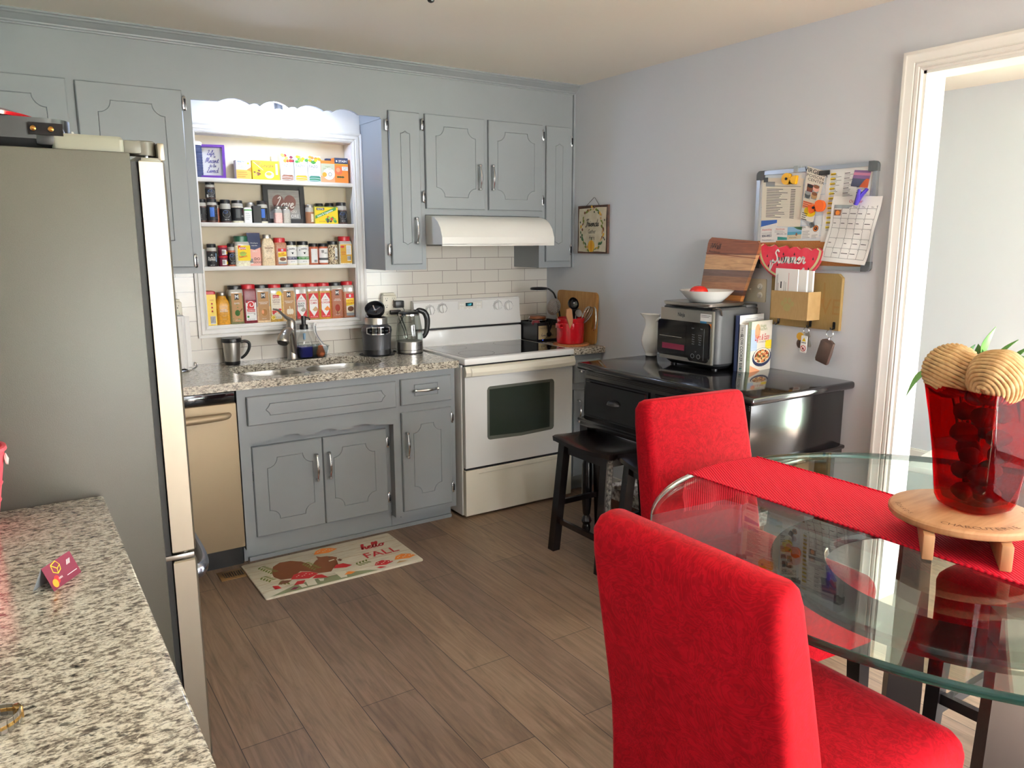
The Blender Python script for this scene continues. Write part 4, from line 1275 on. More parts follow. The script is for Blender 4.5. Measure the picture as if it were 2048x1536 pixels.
jar('spice_jar', 'big jar of ground cumin with red and white diamond label', -1.616, Z4, .078, .07, .205, 'c_cumin', 'cap_red', .09, .06, mm_art('GROUND', 'CUMIN', None, 'c_cumin'), group=G4)
jar('spice_jar', 'big jar of yellow curry powder with red and white diamond label', -1.546, Z4, .078, .07, .205, 'c_curry', 'cap_red', .09, .06, mm_art('CURRY', 'POWDER', None, 'print_orange'), group=G4)
jar('spice_jar', 'big jar of reddish paprika with black lid, second from right', -1.474, Z4, .078, .07, .205, 'c_papr', 'cap_black', .09, .06, kraft_art(['SMOKED', 'PAPRIKA'], 'kraft_label', papr_, mat('papr_label', '#a8705a', .7)), group=G4)
def mccormick(t1, t2):
    def f(b, fn, w, h):
        b.rect(fn, -w*.26, h*.06, w*.40, h*.72, 'print_cream'); b.rect(fn, -w*.26, h*.60, w*.40, h*.74, 'print_red', .0007); b.rect(fn, 0, h*.63, .011, h*.71, 'print_white', .001); b.text(fn, 'M', .0055, h*.645, .011, 'print_blue', .0013)
        b.poly(fn, [(-w*.26, h*.36), (w*.40, h*.40), (w*.40, h*.60), (-w*.26, h*.56)], 'print_yellow', .0009); b.text(fn, t1, .006, h*.50, .0105, 'print_red', .0012, .85, .01, .2); b.text(fn, t2, .006, h*.43, .0105, 'print_red', .0012, .85, .01, .2)
        b.disc(fn, w*.1, h*.27, w*.26, 'print_brown', .0009, h*.08); b.rect(fn, -w*.26, h*.06, w*.40, h*.15, 'print_grey', .0009)
    return f
jar('spice_jar', 'big jar of ground cinnamon with red lid at right end of bottom shelf', -1.402, Z4, .072, .07, .209, 'c_cinn', 'cap_red', .1, .12, mccormick('GROUND', 'CINNAMON'), group=G4)

# third shelf
Z3 = SH[2]
G3 = 'seasonings on the third shelf'
carton('box', 'plain white box behind the black pepper jar on third shelf', -2.172, Z3, .045, .04, .09, 'print_white', y=.08)
def bp_(b, fn, w, h):
    b.rect(fn, -w*.75, 0.002, w*.75, h*.78, 'print_black', .0004, 14); b.text(fn, '-7-', -.006, h*.56, .014, 'print_white'); b.text(fn, 'BLACK', -.006, h*.42, .0125, 'print_white', bold=.02); b.text(fn, 'PEPPER', -.006, h*.31, .0125, 'print_white', bold=.02); b.rect(fn, .016, h*.25, .022, h*.7, 'print_sky', .0006); b.text(fn, 'NET WT', -.004, h*.05, .006, 'print_white')
jar('spice_jar', 'small black jar of black pepper at left end of third shelf', -2.147, Z3, .05, .05, .117, 'c_dark', 'cap_black', .16, .1, bp_, True, y=.035, group=G3)
def small_red(b, fn, w, h):
    b.rect(fn, -w*.2, h*.15, w*.3, h*.75, 'print_white', .0004, 6); b.bar(fn, -w*.18, h*.2, w*.1, h*.7, 0); b.disc(fn, w*.4, h*.4, .007, 'print_yellow', .0006)
jar('spice_tub', 'small red tub stacked on top of its twin on third shelf', -2.090, Z3+.054, .046, .046, .055, 'print_maroon', 'cap_red', .2, 0, small_red, True, y=.035, capw=1.04, group=G3, m='tub')
jar('spice_tub', 'small red tub under an identical one on third shelf', -2.091, Z3, .047, .047, .054, 'print_maroon', 'cap_red', .15, 0, small_red, True, y=.035, capw=1.04, group=G3, m='tub')
def gv(b, fn, w, h, t='Garlic'):
    b.rect(fn, -w*.9, h*.08, w*.9, h*.72, 'print_black', .0004, 14); b.disc(fn, 0, h*.46, w*.36, 'print_white', .0006, h*.2); b.disc(fn, -.006, h*.56, w*.2, 'print_blue', .0008, h*.07); b.text(fn, t, .002, h*.42, .008, 'print_dkgrey', .0009); b.text(fn, 'NET WT', 0, h*.14, .006, 'print_white')
jar('spice_jar', 'small jar with black wrapper and white oval label beside green lidded jar', -2.044, Z3, .044, .044, .119, 'c_rust', 'cap_black', .15, .1, gv, True, y=.04, group=G3)
def adobo(b, fn, w, h):
    b.rect(fn, -w*.34, h*.22, w*.5, h*.85, 'print_yellow', .0004, 8); b.rect(fn, -w*.2, h*.68, w*.2, h*.78, 'print_red', .0006, 3); b.text(fn, 'BADIA', 0, h*.70, .0125, 'print_white', .0009, bold=.02); b.disc(fn, 0, h*.5, w*.22, 'print_lime', .0006, h*.1); b.text(fn, 'Complete', 0, h*.52, .010, 'print_red', .0009)
    b.text(fn, 'Season', 0, h*.36, .015, 'print_red', .0009, bold=.02, rot=.15); b.poly(fn, [(-w*.3, h*.85), (-w*.1, h*.85), (-w*.3, h*.7)], 'print_red', .0006)
jar('spice_jar', 'wide jar of beige seasoning with dark green lid and yellow label', -1.992, Z3, .078, .07, .158, 'c_salt', 'cap_green', .19, .08, adobo, False, group=G3, y=.045)
t = thing('salt_pouch', 'tall navy and pink pouch of pink salt on third shelf', 'pouch', (-1.925, .05, Z3), 0, G3)
b = MB('print_pink'); b.rloft([(.07, .045, .012, 0), (.073, .048, .012, .03), (.072, .04, .01, .1), (.07, .012, .004, .165), (.07, .004, .0015, .176)], n=4); part(t, 'body', b)
b = MB(); F = lambda u, v, h: V((u, -(.0245-.0065*min(v, .16)/.07*.5 if v < .1 else .0206-(v-.1)*.215)-h, v))
b.poly(F, [(-.035, .093), (.0, .085), (.036, .1), (.035, .1), (-.035, .1)], 'print_navy', .0012)
for q in range(6): b.rect(F, -.035, .1+q*.0125, .035, .1125+q*.0125, 'print_navy', .0012)
b.text(F, 'Himalayan', 0, .118, .010, 'print_white', .003); b.text(F, 'FINE PINK', 0, .105, .007, 'print_white', .003); b.text(F, 'SALT', 0, .073, .012, 'print_white', .003)
b.bar(F, -.028, .012, -.012, .04, 0, .003); b.text(F, 'DO', .01, .03, .02, 'print_black', .003); b.text(F, 'GOOD', .01, .014, .014, 'print_black', .003); part(t, 'product_label', b)
def tan_(b, fn, w, h):
    b.text(fn, 'simply', 0, h*.70, .009, 'print_brown'); b.text(fn, 'Sesame', 0, h*.62, .015, 'print_brown', bold=.02); b.text(fn, 'GARLIC', 0, h*.55, .010, 'print_brown'); b.text(fn, 'SAUCE', 0, h*.49, .010, 'print_brown'); b.text(fn, 'natural', 0, h*.25, .008, 'print_brown')
jar('sauce_bottle', 'cream coloured glass sauce bottle with narrow neck and metal cap', -1.854, Z3, .070, .06, .166, 'c_tan', 'cap_silver', .12, 0, tan_, False, y=.04, capw=.62, group=G3, shoulder=.25, m='bottle')
jar('spice_jar', 'brown spice jar with red lid and yellow label on third shelf', -1.787, Z3, .068, .06, .149, 'c_cinn', 'cap_red', .17, 0, mccormick('Chili', 'Red Pepper'), False, y=.04, group=G3)
def kinder(c, t):
    def f(b, fn, w, h):
        b.rect(fn, -w*.8, h*.08, w*.8, h*.92, 'print_white', .0004, 14); b.rect(fn, -w*.8, h*.28, w*.8, h*.42, c, .0006, 14)
        for i, ch in enumerate("KINDER'S"): b.text(fn, ch, (i-3.5)*.0075, h*.78-(abs(i-3.5)**2)*.0006, .0125, 'print_black', .0008, bold=.02)
        b.poly(fn, [(-.010, h*.66), (-.004, h*.62), (-.003, h*.55), (.003, h*.55), (.004, h*.62), (.010, h*.66), (.004, h*.645), (-.004, h*.645)], 'print_black', .0008)
        b.text(fn, t, 0, h*.33, .0085, 'print_white', .0009, bold=.02); b.text(fn, 'NET WT', 0, h*.16, .006, 'print_dkgrey')
    return f
jar('spice_jar', 'white labelled bull seasoning jar with blue band', -1.724, Z3, .066, .066, .130, 'c_salt', 'cap_black', .16, 0, kinder('print_navy', 'SWEET BUTTER'), True, y=.045, group=G3)
jar('spice_jar', 'white labelled bull seasoning jar with green band', -1.656, Z3, .066, .066, .130, 'c_salt', 'cap_black', .16, 0, kinder('print_green', 'BUTTERY GARLIC'), True, y=.045, group=G3)
def nutri(b, fn, w, h):
    b.rect(fn, -w*.4, h*.1, w*.32, h*.88, 'print_white', .0004, 8); b.lines(fn, -w*.34, w*.26, h*.82, .006, 9, 'print_dkgrey', .0012); b.bar(fn, -w*.1, h*.12, w*.2, h*.28, 0)
jar('spice_jar', 'rusty seasoning jar turned to show its small print label', -1.596, Z3, .054, .054, .118, 'c_rust', 'cap_black', .15, 0, nutri, True, y=.04, group=G3)
def back2(b, fn, w, h):
    b.rect(fn, -w*.6, h*.35, w*.6, h*.9, 'print_white', .0004, 10); b.rect(fn, -w*.6, h*.1, w*.6, h*.35, 'print_white', .0004, 10); b.rect(fn, -w*.6, h*.25, w*.6, h*.38, 'print_dkgrey', .0006, 10); b.bar(fn, -w*.3, h*.62, -w*.05, h*.82, 0); b.lines(fn, 0, w*.4, h*.85, .007, 4, 'print_black', .0014); b.text(fn, 'BBQ', w*.2, h*.6, .012, 'print_black')
jar('spice_jar', 'reddish rub jar with white and brown banded label on third shelf', -1.541, Z3, .056, .056, .118, 'c_rust', 'cap_black', .15, 0, back2, True, y=.04, group=G3)
jar('pepper_jar', 'clear jar of pale peppercorns with black lid on third shelf', -1.482, Z3, .062, .062, .130, 'peppercorns', 'cap_black', .15, 0, lambda b, fn, w, h: (b.rect(fn, w*.05, h*.25, w*.36, h*.85, 'print_white', .0004, 5), b.lines(fn, w*.08, w*.32, h*.8, .006, 5, 'print_dkgrey'), b.bar(fn, w*.08, h*.28, w*.32, h*.42, 0)), True, y=.045, group=G3)
def yel_(b, fn, w, h):
    b.rect(fn, -w*.46, h*.05, w*.44, h*.86, 'print_gold', .0004); b.rect(fn, 0, h*.42, w*.38, h*.82, 'print_white', .0006); b.lines(fn, .002, w*.35, h*.78, .0065, 7, 'print_dkgrey', .0012); b.disc(fn, -w*.3, h*.76, .012, 'print_red', .0006, .006); b.text(fn, 'adobo', -w*.22, h*.5, .011, 'print_red'); b.text(fn, 'goya', -w*.22, h*.42, .011, 'print_red'); b.bar(fn, .004, h*.15, w*.34, h*.36, 0)
jar('spice_jar', 'yellow labelled seasoning jar with red lid at right end of third shelf', -1.411, Z3, .076, .066, .157, 'c_salt', 'cap_red', .17, .04, yel_, False, y=.045, group=G3)

# second shelf
Z2 = SH[1]
G2 = 'jars on the second shelf'
def gv2(t): return lambda b, fn, w, h: gv(b, fn, w, h, t)
def bar_(b, fn, w, h):
    b.rect(fn, -w*.9, h*.1, w*.9, h*.75, 'print_black', .0004, 14); b.lines(fn, -w*.3, w*.4, h*.68, .007, 4, 'print_white', .001); b.bar(fn, -w*.2, h*.15, w*.35, h*.42, 0)
def blue_(b, fn, w, h):
    b.rect(fn, -w*.9, h*.1, w*.9, h*.82, 'print_black', .0004, 14); b.rect(fn, -w*.3, h*.28, w*.12, h*.75, 'print_blue', .0006, 4); b.lines(fn, -w*.25, w*.06, h*.68, .008, 4, 'print_navy', .0015, .0009); b.lines(fn, w*.2, w*.55, h*.72, .006, 4, 'print_white', .001, .0008); b.bar(fn, w*.25, h*.2, w*.6, h*.48, 0)
jar('spice_jar', 'small black wrapped jar half hidden by the wall cabinet', -2.178, Z2, .048, .048, .118, 'c_dark', 'cap_black', .15, .1, bar_, True, y=.04, group=G2)
jar('spice_jar', 'small jar with blue patch on label, carrying another jar', -2.131, Z2, .052, .052, .120, 'c_dark', 'cap_black', .15, .05, blue_, True, y=.03, group=G2)
def gvup(b, fn, w, h): gv(b, fn, w, h, 'Black'); b.rect(fn, -w*.5, h*.1, -w*.3, h*.3, 'print_white', .0008, 3)
jar('spice_jar', 'small black wrapped jar standing on top of another jar', -2.133, Z2+.120, .049, .049, .089, 'c_dark', 'cap_black', .2, .1, gvup, True, y=.03, group=G2)
jar('spice_jar', 'small copper coloured jar tucked behind the two stacked jars', -2.095, Z2, .046, .046, .108, 'c_rust', 'cap_black', .15, .1, None, True, y=.078, group=G2)
jar('spice_jar', 'small dark seasoning jar with white oval label, left of rub jar', -2.061, Z2, .055, .055, .118, 'c_dark', 'cap_black', .17, .2, gv2('Chili'), True, y=.04, group=G2)
def rub_(b, fn, w, h):
    b.rect(fn, -w*.9, h*.1, w*.9, h*.78, 'print_black', .0004, 14); b.rect(fn, -w*.25, h*.25, w*.12, h*.7, 'print_dkgrey', .0006, 3); b.disc(fn, w*.5, h*.6, .008, 'print_red', .0007); b.text(fn, 'rub', w*.45, h*.3, .018, 'print_white', .0008)
jar('spice_jar', 'wider black wrapped rub jar with pale powder at its foot', -2.0, Z2, .060, .060, .116, 'c_salt', 'cap_black', .13, .1, rub_, True, y=.04, group=G2)
t = thing('shaker_tin', 'short pale grey shaker tin with dark green stripe', 'tin', (-1.951, .03, Z2), 0)
b = MB('white_plastic'); b.rloft([(.042, .03, .006, 0), (.042, .03, .006, .074), (.036, .026, .006, .080)]); part(t, 'body', b)
b = MB(); fn = front(0, -.0153, 0); b.rect(fn, -.021, .064, .021, .07, 'print_green'); b.lines(fn, -.012, .012, .05, .01, 4, 'print_grey', .002); part(t, 'product_label', b)
t = thing('spice_jar', 'jar with wide silver lid behind the black box on second shelf', 'jar', (-1.925, .075, Z2))
b = MB('headspace'); b.lathe([(0, 0), (.03, 0), (.03, .09), (0, .09)]); part(t, 'body', b); b = MB('cap_silver'); b.lathe([(.0315, .085), (.0315, .098), (.025, .108), (0, .111)]); part(t, 'lid', b)
carton('box', 'small plain black box on the second shelf', -1.904, Z2, .042, .04, .09, 'print_black', y=.028)
jar('spice_jar', 'small jar with blue patch leaning beside the heart picture frame', -1.865, Z2, .056, .056, .118, 'c_salt', 'cap_black', .16, .08, blue_, True, y=.055, group=G2)
# heart picture
t = thing('picture_frame', 'black framed heart picture with white lettering on second shelf', 'picture', (-1.735, .072, Z2), 0)
b = MB('print_black')
T = MX.Rotation(-.10, 4, 'X')
fo = lambda u, v, h: T @ V((u, -h, v))
b.prism(fo, [(-.114, 0), (.114, 0), (.114, .206), (-.114, .206)], 0, .014, [[(-.088, .024), (.088, .024), (.088, .182), (-.088, .182)]]); part(t, 'frame', b)
b = MB(); b.rect(fo, -.09, .022, .09, .184, mat('grey_boards', '#8f8c88', .7, var=(14, '#a7a49f', (1, 1, 8))), .004)
hp = []
for i in range(40):
    a = 2*PI*i/40; hp.append((.066*math.sin(a)**3, .098+.0048*(13*math.cos(a)-5*math.cos(2*a)-2*math.cos(3*a)-math.cos(4*a))))
b.poly(fo, hp, mat('heart_print', '#7b5650', .8), .005)
b.cursive(fo, 'Love', .0, .085, .026, .0055, 'print_white', .006); b.text(fo, 'YOU', .045, .058, .02, 'print_white', .006); b.text(fo, 'MORE', .045, .032, .024, 'print_white', .006); part(t, 'picture', b)
def shaker(label, x, c):
    t = thing('shaker', label, 'shaker', (x, .022, Z2), 0, 'glass shakers on the second shelf')
    b = MB(c); b.rloft([(.036, .034, .006, 0), (.042, .04, .008, .004), (.04, .038, .008, .055)], n=4); b.use('headspace').rloft([(.04, .038, .008, .055), (.038, .036, .01, .072), (.03, .03, .014, .078)], n=4); part(t, 'body', b)
    b = MB('cap_silver'); b.lathe([(.017, .077), (.018, .08), (.017, .087), (.01, .093), (0, .0945)]); part(t, 'lid', b)
shaker('square glass shaker of pink salt in front of the heart picture', -1.790, 'c_pink')
shaker('square glass shaker of grey pepper in front of the heart picture', -1.745, 'c_grey')
jar('spice_jar', 'jar of brown powder with silver cap right of the heart picture', -1.607, Z2, .046, .046, .103, 'seed_brown', 'cap_silver', .14, .2, lambda b, fn, w, h: (b.rect(fn, 0, h*.1, w*.5, h*.6, 'print_cream', .0004, 6), b.disc(fn, w*.2, h*.52, .009, 'print_purple', .0006, .006), b.disc(fn, w*.2, h*.2, .008, 'print_brown', .0006)), True, y=.04, group=G2)
def goya(b, fn, w, h):
    b.rect(fn, -w*.5, 0, w*.5, h, 'print_yellow', .0003); b.rect(fn, -w*.5, h*.95, w*.5, h*1.0, 'print_olive', .0005)
    b.rect(fn, -w*.44, h*.78, -w*.1, h*.92, 'print_black', .0005); b.text(fn, 'GOYA', -w*.27, h*.805, .013, 'print_white', .0008, bold=.02)
    b.poly(fn, [(-w*.5, h*.28), (w*.42, h*.80), (w*.42, h*.98), (-w*.5, h*.46)], 'print_green', .0006)
    b.text(fn, 'Salad & Vegetable', -w*.06, h*.56, .0145, 'print_white', .0009, .95, .02, 0, .385)
    for i in range(14): b.disc(fn, w*random.uniform(-.02, .42), h*random.uniform(.12, .40), .008, random.choice(('print_red', 'print_green', 'print_red', 'print_maroon', 'print_lime', 'print_black')), .001+.0001*i, n=9)
    b.text(fn, 'SEASONING', -w*.2, h*.1, .007, 'print_brown', .0008)
carton('box', 'yellow salad and vegetable seasoning box on second shelf', -1.519, Z2, .132, .05, .095, mat('goya_yellow', '#eadf6a', .6), goya, y=.035)
for i, (x, l) in enumerate(((-1.535, 'black lidded jar peeking above the yellow box, the left one'), (-1.475, 'black lidded jar peeking above the yellow box, the right one'))):
    jar('spice_jar', l, x, Z2, .05, .05, .113+.004*i, 'c_dark', 'cap_black', .15, .1, bar_, True, y=.082, group=G2)
jar('spice_jar', 'dark flake jar with white oval label at right end of second shelf', -1.419, Z2, .062, .062, .120, 'c_dark', 'cap_black', .16, .15, gv2('Flakes'), True, y=.045, group=G2)

# top shelf
Z1 = SH[0]
t = thing('storage_jar', 'tall dark ribbed jar with pale lid behind the purple frame', 'jar', (-2.178, .07, Z1))
b = MB('print_navy'); b.lathe([(0, 0), (.026, 0)] + [(.026+.0012*(i % 2), .006+.0065*i) for i in range(24)] + [(.024, .165), (0, .165)]); part(t, 'body', b, sharp=.3)
b = MB('paper_warm'); b.lathe([(.028, .163), (.0285, .178), (.02, .184), (0, .185)]); part(t, 'lid', b)
t = thing('picture_frame', 'purple framed handwritten quote at the left end of top shelf', 'picture', (-2.112, .045, Z1), -.30)
T = MX.Rotation(-.09, 4, 'X'); fo = lambda u, v, h: T @ V((u, -h, v))
b = MB('purple_frame'); b.prism(fo, [(-.066, 0), (.066, 0), (.066, .168), (-.066, .168)], -.018, .016, [[(-.054, .012), (.054, .012), (.054, .156), (-.054, .156)]]); part(t, 'frame', b)
b = MB(); b.rect(fo, -.055, .011, .055, .157, 'print_white', -.008)
ink = mat('ink_violet', '#3b3a8c', .6)
b.cursive(fo, 'Life', -.004, .120, .0105, .0022, ink, -.006); b.cursive(fo, 'is', .014, .107, .006, .0015, ink, -.006); b.cursive(fo, 'Meant', .0, .080, .0115, .0022, ink, -.006); b.cursive(fo, 'to be', .004, .058, .0075, .0016, ink, -.006); b.cursive(fo, 'Lived', .0, .030, .0115, .0022, ink, -.006); part(t, 'picture', b)
GT = 'tea and mix boxes on the top shelf'
def wo(b, fn, w, h):
    b.rect(fn, -w*.5, 0, w*.5, h*.5, mat('print_amber', '#f3b04c', .6), .0003); b.poly(fn, [(w*.2, h*.5), (w*.5, h*.66), (w*.5, h*.4)], 'print_orange', .0005); b.text(fn, 'HEALTH', -.014, h*.88, .010, 'print_blue', bold=.02); b.text(fn, 'Brain', -.016, h*.76, .009, 'print_red'); b.text(fn, 'Liquid I.V.', -.004, h*.66, .009, 'print_navy'); b.text(fn, 'Vitamin', -.006, h*.57, .009, 'print_navy')
    b.lines(fn, -.034, .02, h*.36, .011, 3, 'print_brown', .0016); b.disc(fn, .024, h*.84, .006, 'print_yellow', .0006)
carton('tea_box', 'white and orange vitamin drink box beside the yellow ginger box', -1.955, Z1, .076, .06, .098, 'print_white', wo, rot=-.05, group=GT)
def ginger(b, fn, w, h):
    b.rect(fn, -w*.5, 0, w*.5, h, 'print_yellow', .0003); b.poly(fn, [(-w*.46, h*.9), (-w*.28, h*.97), (-w*.12, h*.9), (-w*.28, h*.74)], 'print_orange', .0005); b.stroke(fn, [(-w*.46, h*.92), (-w*.1, h*.5)], .002, 'print_cream', .0006, 0)
    b.text(fn, 'GINGER', .008, h*.66, .019, 'print_brown', bold=.02); b.text(fn, 'HONEY CRYSTALS', .008, h*.565, .008, 'print_brown')
    for i in range(9): b.disc(fn, -w*random.uniform(.22, .44), h*random.uniform(.2, .5), .007, random.choice(('print_tan', 'print_brown')), .0007+.0001*i, .005, 8)
    b.disc(fn, w*.12, h*.28, .023, 'print_cream', .0008, .018); b.disc(fn, w*.10, h*.33, .015, 'print_gold', .0011, .009); b.ring(fn, w*.12, h*.28, .023, .002, 'print_white', .0012, .018); b.rect(fn, w*.36, h*.3, w*.44, h*.86, 'print_cream', .0006); b.text(fn, '30 sachets', -.02, h*.08, .008, 'print_brown')
carton('tea_box', 'wide yellow ginger drink box on the top shelf', -1.839, Z1, .142, .06, .101, 'print_yellow', ginger, rot=-.02, group=GT)
carton('tea_box', 'plain beige box mostly hidden behind the leftmost tall tea carton', -1.768, Z1, .05, .035, .132, 'print_cream', y=.088)
def tazo(fr, env, e2):
    def f(b, fn, w, h):
        b.rect(fn, -w*.49, 0, w*.49, h, 'print_white', .0003)
        for i in range(12): b.disc(fn, w*random.uniform(-.35, .45), h*random.uniform(.74, .97) , .010, random.choice(fr), .0005+.0001*i, .008, 10)
        b.text(fn, 'TAZO', -.006, h*.545, .019, 'print_dkgrey', .001); b.text(fn, 'herbal', -.014, h*.475, .007, 'print_dkgrey', .001); b.lines(fn, -.03, .024, h*.40, .006, 4, 'print_grey', .001)
        b.poly(fn, [(-w*.43, .003), (w*.45, .003), (w*.45, h*.19), (w*.36, h*.235), (-w*.3, h*.235), (-w*.43, h*.19)], env, .0006)
        for i in range(4): b.stroke(fn, [(-w*.42, .007+i*.006), (0, .009+i*.006), (w*.43, .006+i*.006)], .002, e2 if i % 2 else 'print_white', .001)
    return f
tz = [('white tea carton with passion fruit picture and brown sachets', ('print_orange', 'print_red', 'print_maroon', 'print_lime'), 'print_brown', 'print_pink', -1.727),
      ('white tea carton with green leaf picture and yellow sachets', ('print_lime', 'print_green', 'print_lime', 'print_yellow'), 'print_gold', 'print_yellow', -1.650),
      ('white tea carton with mango picture and dark green sachets', ('print_orange', 'print_gold', 'print_yellow', 'print_green'), 'print_teal', 'print_green', -1.575)]
for l, fr_, ev, e2, x in tz: carton('tea_box', l, x, Z1, .072, .065, .140, 'print_white', tazo(fr_, ev, e2), group=GT, y=.05)
def liver(b, fn, w, h):
    b.rect(fn, -w*.5, 0, w*.5, h*.3, 'print_peach', .0003); b.rect(fn, -w*.5, h*.3, w*.5, h*.86, mat('print_sage', '#c9cdb2', .6), .0003); b.rect(fn, -w*.5, h*.86, w*.5, h*.93, 'print_orange', .0004); b.disc(fn, .006, h*.4, .033, 'print_white', .0005); b.text(fn, 'Organic', 0, h*.70, .009, 'print_olive'); b.text(fn, 'Liver Detox', 0, h*.60, .011, 'print_olive'); b.disc(fn, -w*.25, h*.36, .013, 'print_gold', .0007); b.ring(fn, .012, h*.38, .009, .002, 'print_dkgrey', .0008)
carton('tea_box', 'sage and orange liver tea box on the top shelf', -1.499, Z1, .08, .06, .119, 'print_orange', liver, group=GT, y=.045)
def stash(b, fn, w, h):
    b.rect(fn, -w*.5, 0, w*.5, h*.76, 'print_orange', .0003); b.rect(fn, -w*.5, h*.76, w*.5, h, 'print_navy', .0003); b.rect(fn, -w*.5, h*.72, w*.5, h*.77, 'print_gold', .0004); b.text(fn, 'STASH', .008, h*.83, .016, 'print_white', bold=.03); b.disc(fn, -w*.34, h*.87, .006, 'print_white', .0008, n=4); b.disc(fn, -w*.22, h*.48, .022, mat('print_coral', '#e8734a', .6), .0006); b.disc(fn, -w*.25, h*.52, .012, 'print_peach', .0008); b.rect(fn, .003, h*.5, .038, h*.66, 'print_white', .0006); b.text(fn, 'Orange', .02, h*.60, .008, 'print_dkgrey', .0009); b.text(fn, 'Spice', .02, h*.53, .008, 'print_dkgrey', .0009)
    for u, a in ((-.02, .6), (-.008, -.2), (.006, .7)): b.disc(fn, u, h*.24, .009, mat('print_dkgreen', '#2f4a24', .6), .0007, .005, 8)
carton('tea_box', 'orange box with navy top at the right end of top shelf', -1.418, Z1, .078, .06, .137, 'print_orange', stash, group=GT, y=.045, rot=-.04)
carton('tea_box', 'dark blue box mostly hidden between sage and orange tea boxes', -1.458, Z1, .05, .03, .137, 'print_navy', y=.09)
# ------------------------------------------------------------------ along the worktop
GT0 = GZ1
t = thing('paper_towel_holder', 'chrome paper towel holder beside the fridge', 'holder', (-2.395, -.115, GT0))
b = MB('chrome'); b.lathe([(0, .006), (.075, .006), (.078, .003), (.076, 0), (0, 0)]); b.cyl((0, 0, .004), (0, 0, .31), .006, n=10); part(t, 'base', b)
b = MB('chrome'); b.tube([(.078, -.02, .004), (.095, -.025, .012), (.1, -.025, .03), (.088, -.022, .035), (.085, -.02, .02)], .004, 8, smooth=4); part(t, 'arm', b)
b = MB('towel_paper'); b.lathe([(.022, .012), (.058, .012), (.061, .018), (.061, .27), (.058, .276), (.022, .276), (.022, .012)], n=36)
b.loft([[(.061*math.cos(a), .061*math.sin(a), z) for z in (.014, .274)] + [(.0625*math.cos(a), .0625*math.sin(a), z) for z in (.274, .014)] for a in [(-.9+.12*i) for i in range(6)]] + [[(.061*math.cos(-.3)+q, .061*math.sin(-.3)+.3*q, z) for z in (.014, .274)] + [(.0625*math.cos(-.3)+q, .0625*math.sin(-.3)+.3*q, z) for z in (.274, .014)] for q in (.01, .022)])
solo('paper_towel_roll', 'white paper towel roll on its chrome holder', 'paper towel', b, (-2.395, -.115, GT0))

def tap(label, x, z, w=.09, h=.13):
    t = thing('outlet_tap', label, 'outlet', (x, -.008, z))
    b = MB('ivory_plastic'); b.box(-w/2, w/2, -.04, 0, -h/2, h/2, .008); part(t, 'body', b)
    b = MB('ivory_plastic'); b.box(-w*.42, w*.42, -.03, 0, h/2, h/2+.012, .003); part(t, 'top_cover', b)
    b = MB('print_black'); fn = front(0, -.0402, 0)
    for i in (-1, 0, 1):
        for s_ in (-1, 1):
            for q in (-1, 1): b.rect(fn, s_*.022+q*.006-.001, i*.04+.002, s_*.022+q*.006+.001, i*.04+.009, 'print_black')
            b.disc(fn, s_*.022, i*.04-.006, .003, 'print_black', n=10)
    part(t, 'socket', b)
    return t
tap('cream six way outlet tap with two black plugs right of the niche', -1.175, 1.178)
tap('cream outlet tap peeking out above the paper towel roll', -2.372, 1.19)
t = thing('plug_adapter', 'black square power adapter in the upper socket of the outlet tap', 'plug', (-1.152, -.049, 1.19))
b = MB('black_plastic'); b.box(-.004, .052, -.034, .0, -.022, .02, .004); part(t, 'body', b)
b = MB('rubber'); b.tube([(.048, -.02, -.02), (.058, -.02, -.04), (.05, -.025, -.07), (.03, -.03, -.1), (.005, -.03, -.125)], .0022, 8, smooth=6); part(t, 'cord', b)
t = thing('plug', 'black flat plug with long cord in the lower socket', 'plug', (-1.16, -.049, 1.142))
b = MB('black_plastic'); b.box(-.022, .045, -.022, .0, -.013, .013, .005); part(t, 'body', b)
b = MB('rubber'); b.tube([(.035, -.018, -.008), (.05, -.024, -.05), (.062, -.05, -.12), (.045, -.09, -.19), (-.0, -.1, -.222), (-.03, -.06, -.2235)], .0038, 8, smooth=8)
b.tube([(.02, -.02, -.01), (.03, -.03, -.05), (.045, -.045, -.1), (.055, -.06, -.16), (.06, -.075, -.2), (.05, -.08, -.223)], .003, 8, smooth=8); part(t, 'cord', b)

# blender base
t = thing('personal_blender', 'dark grey personal blender base with steel collar', 'blender', (-1.318, -.165, GT0))
b = MB('blender_grey'); b.lathe([(0, .004), (.075, .004), (.078, .012), (.0775, .035), (.0795, .036), (.082, .1), (.084, .125), (.088, .14), (.084, .16), (.066, .174), (.064, .178), (0, .178)], n=36); part(t, 'body', b, sharp=.4)
b = MB('black_plastic'); b.lathe([(0, 0), (.1, 0), (.102, .004), (.08, .006), (.079, .034), (0, .034)], n=36); part(t, 'foot', b)
b = MB('steel'); b.lathe([(.058, .176), (.064, .177), (.0645, .212), (.063, .215), (.058, .215)], n=36); b.use('black_plastic').lathe([(.0, .19), (.058, .19), (.058, .214)], n=30); part(t, 'collar', b)
b = MB('chrome'); fn = around(0, 0, 0, .0862, -PI/2-.25)
def curve_panel(b, fn, pts, m, h):
    n = 14; us = [i/n for i in range(n+1)]
    lo = lambda q: pts[0]+(pts[1]-pts[0])*q
    b.use(m); vs = []; fs = []
    for q in us:
        e = min(q, 1-q)*8
        k = min(1, e)
        vs += [fn(lo(q), pts[2]+(1-k)*.006, h), fn(lo(q), pts[3]-(1-k)*.004, h)]
    for i in range(n): fs.append((2*i, 2*i+2, 2*i+3, 2*i+1))
    b.add(vs, fs)
curve_panel(b, fn, (-.072, .072, .122, .166), 'chrome', .002); curve_panel(b, fn, (-.066, .066, .128, .161), 'black_gloss', .003)
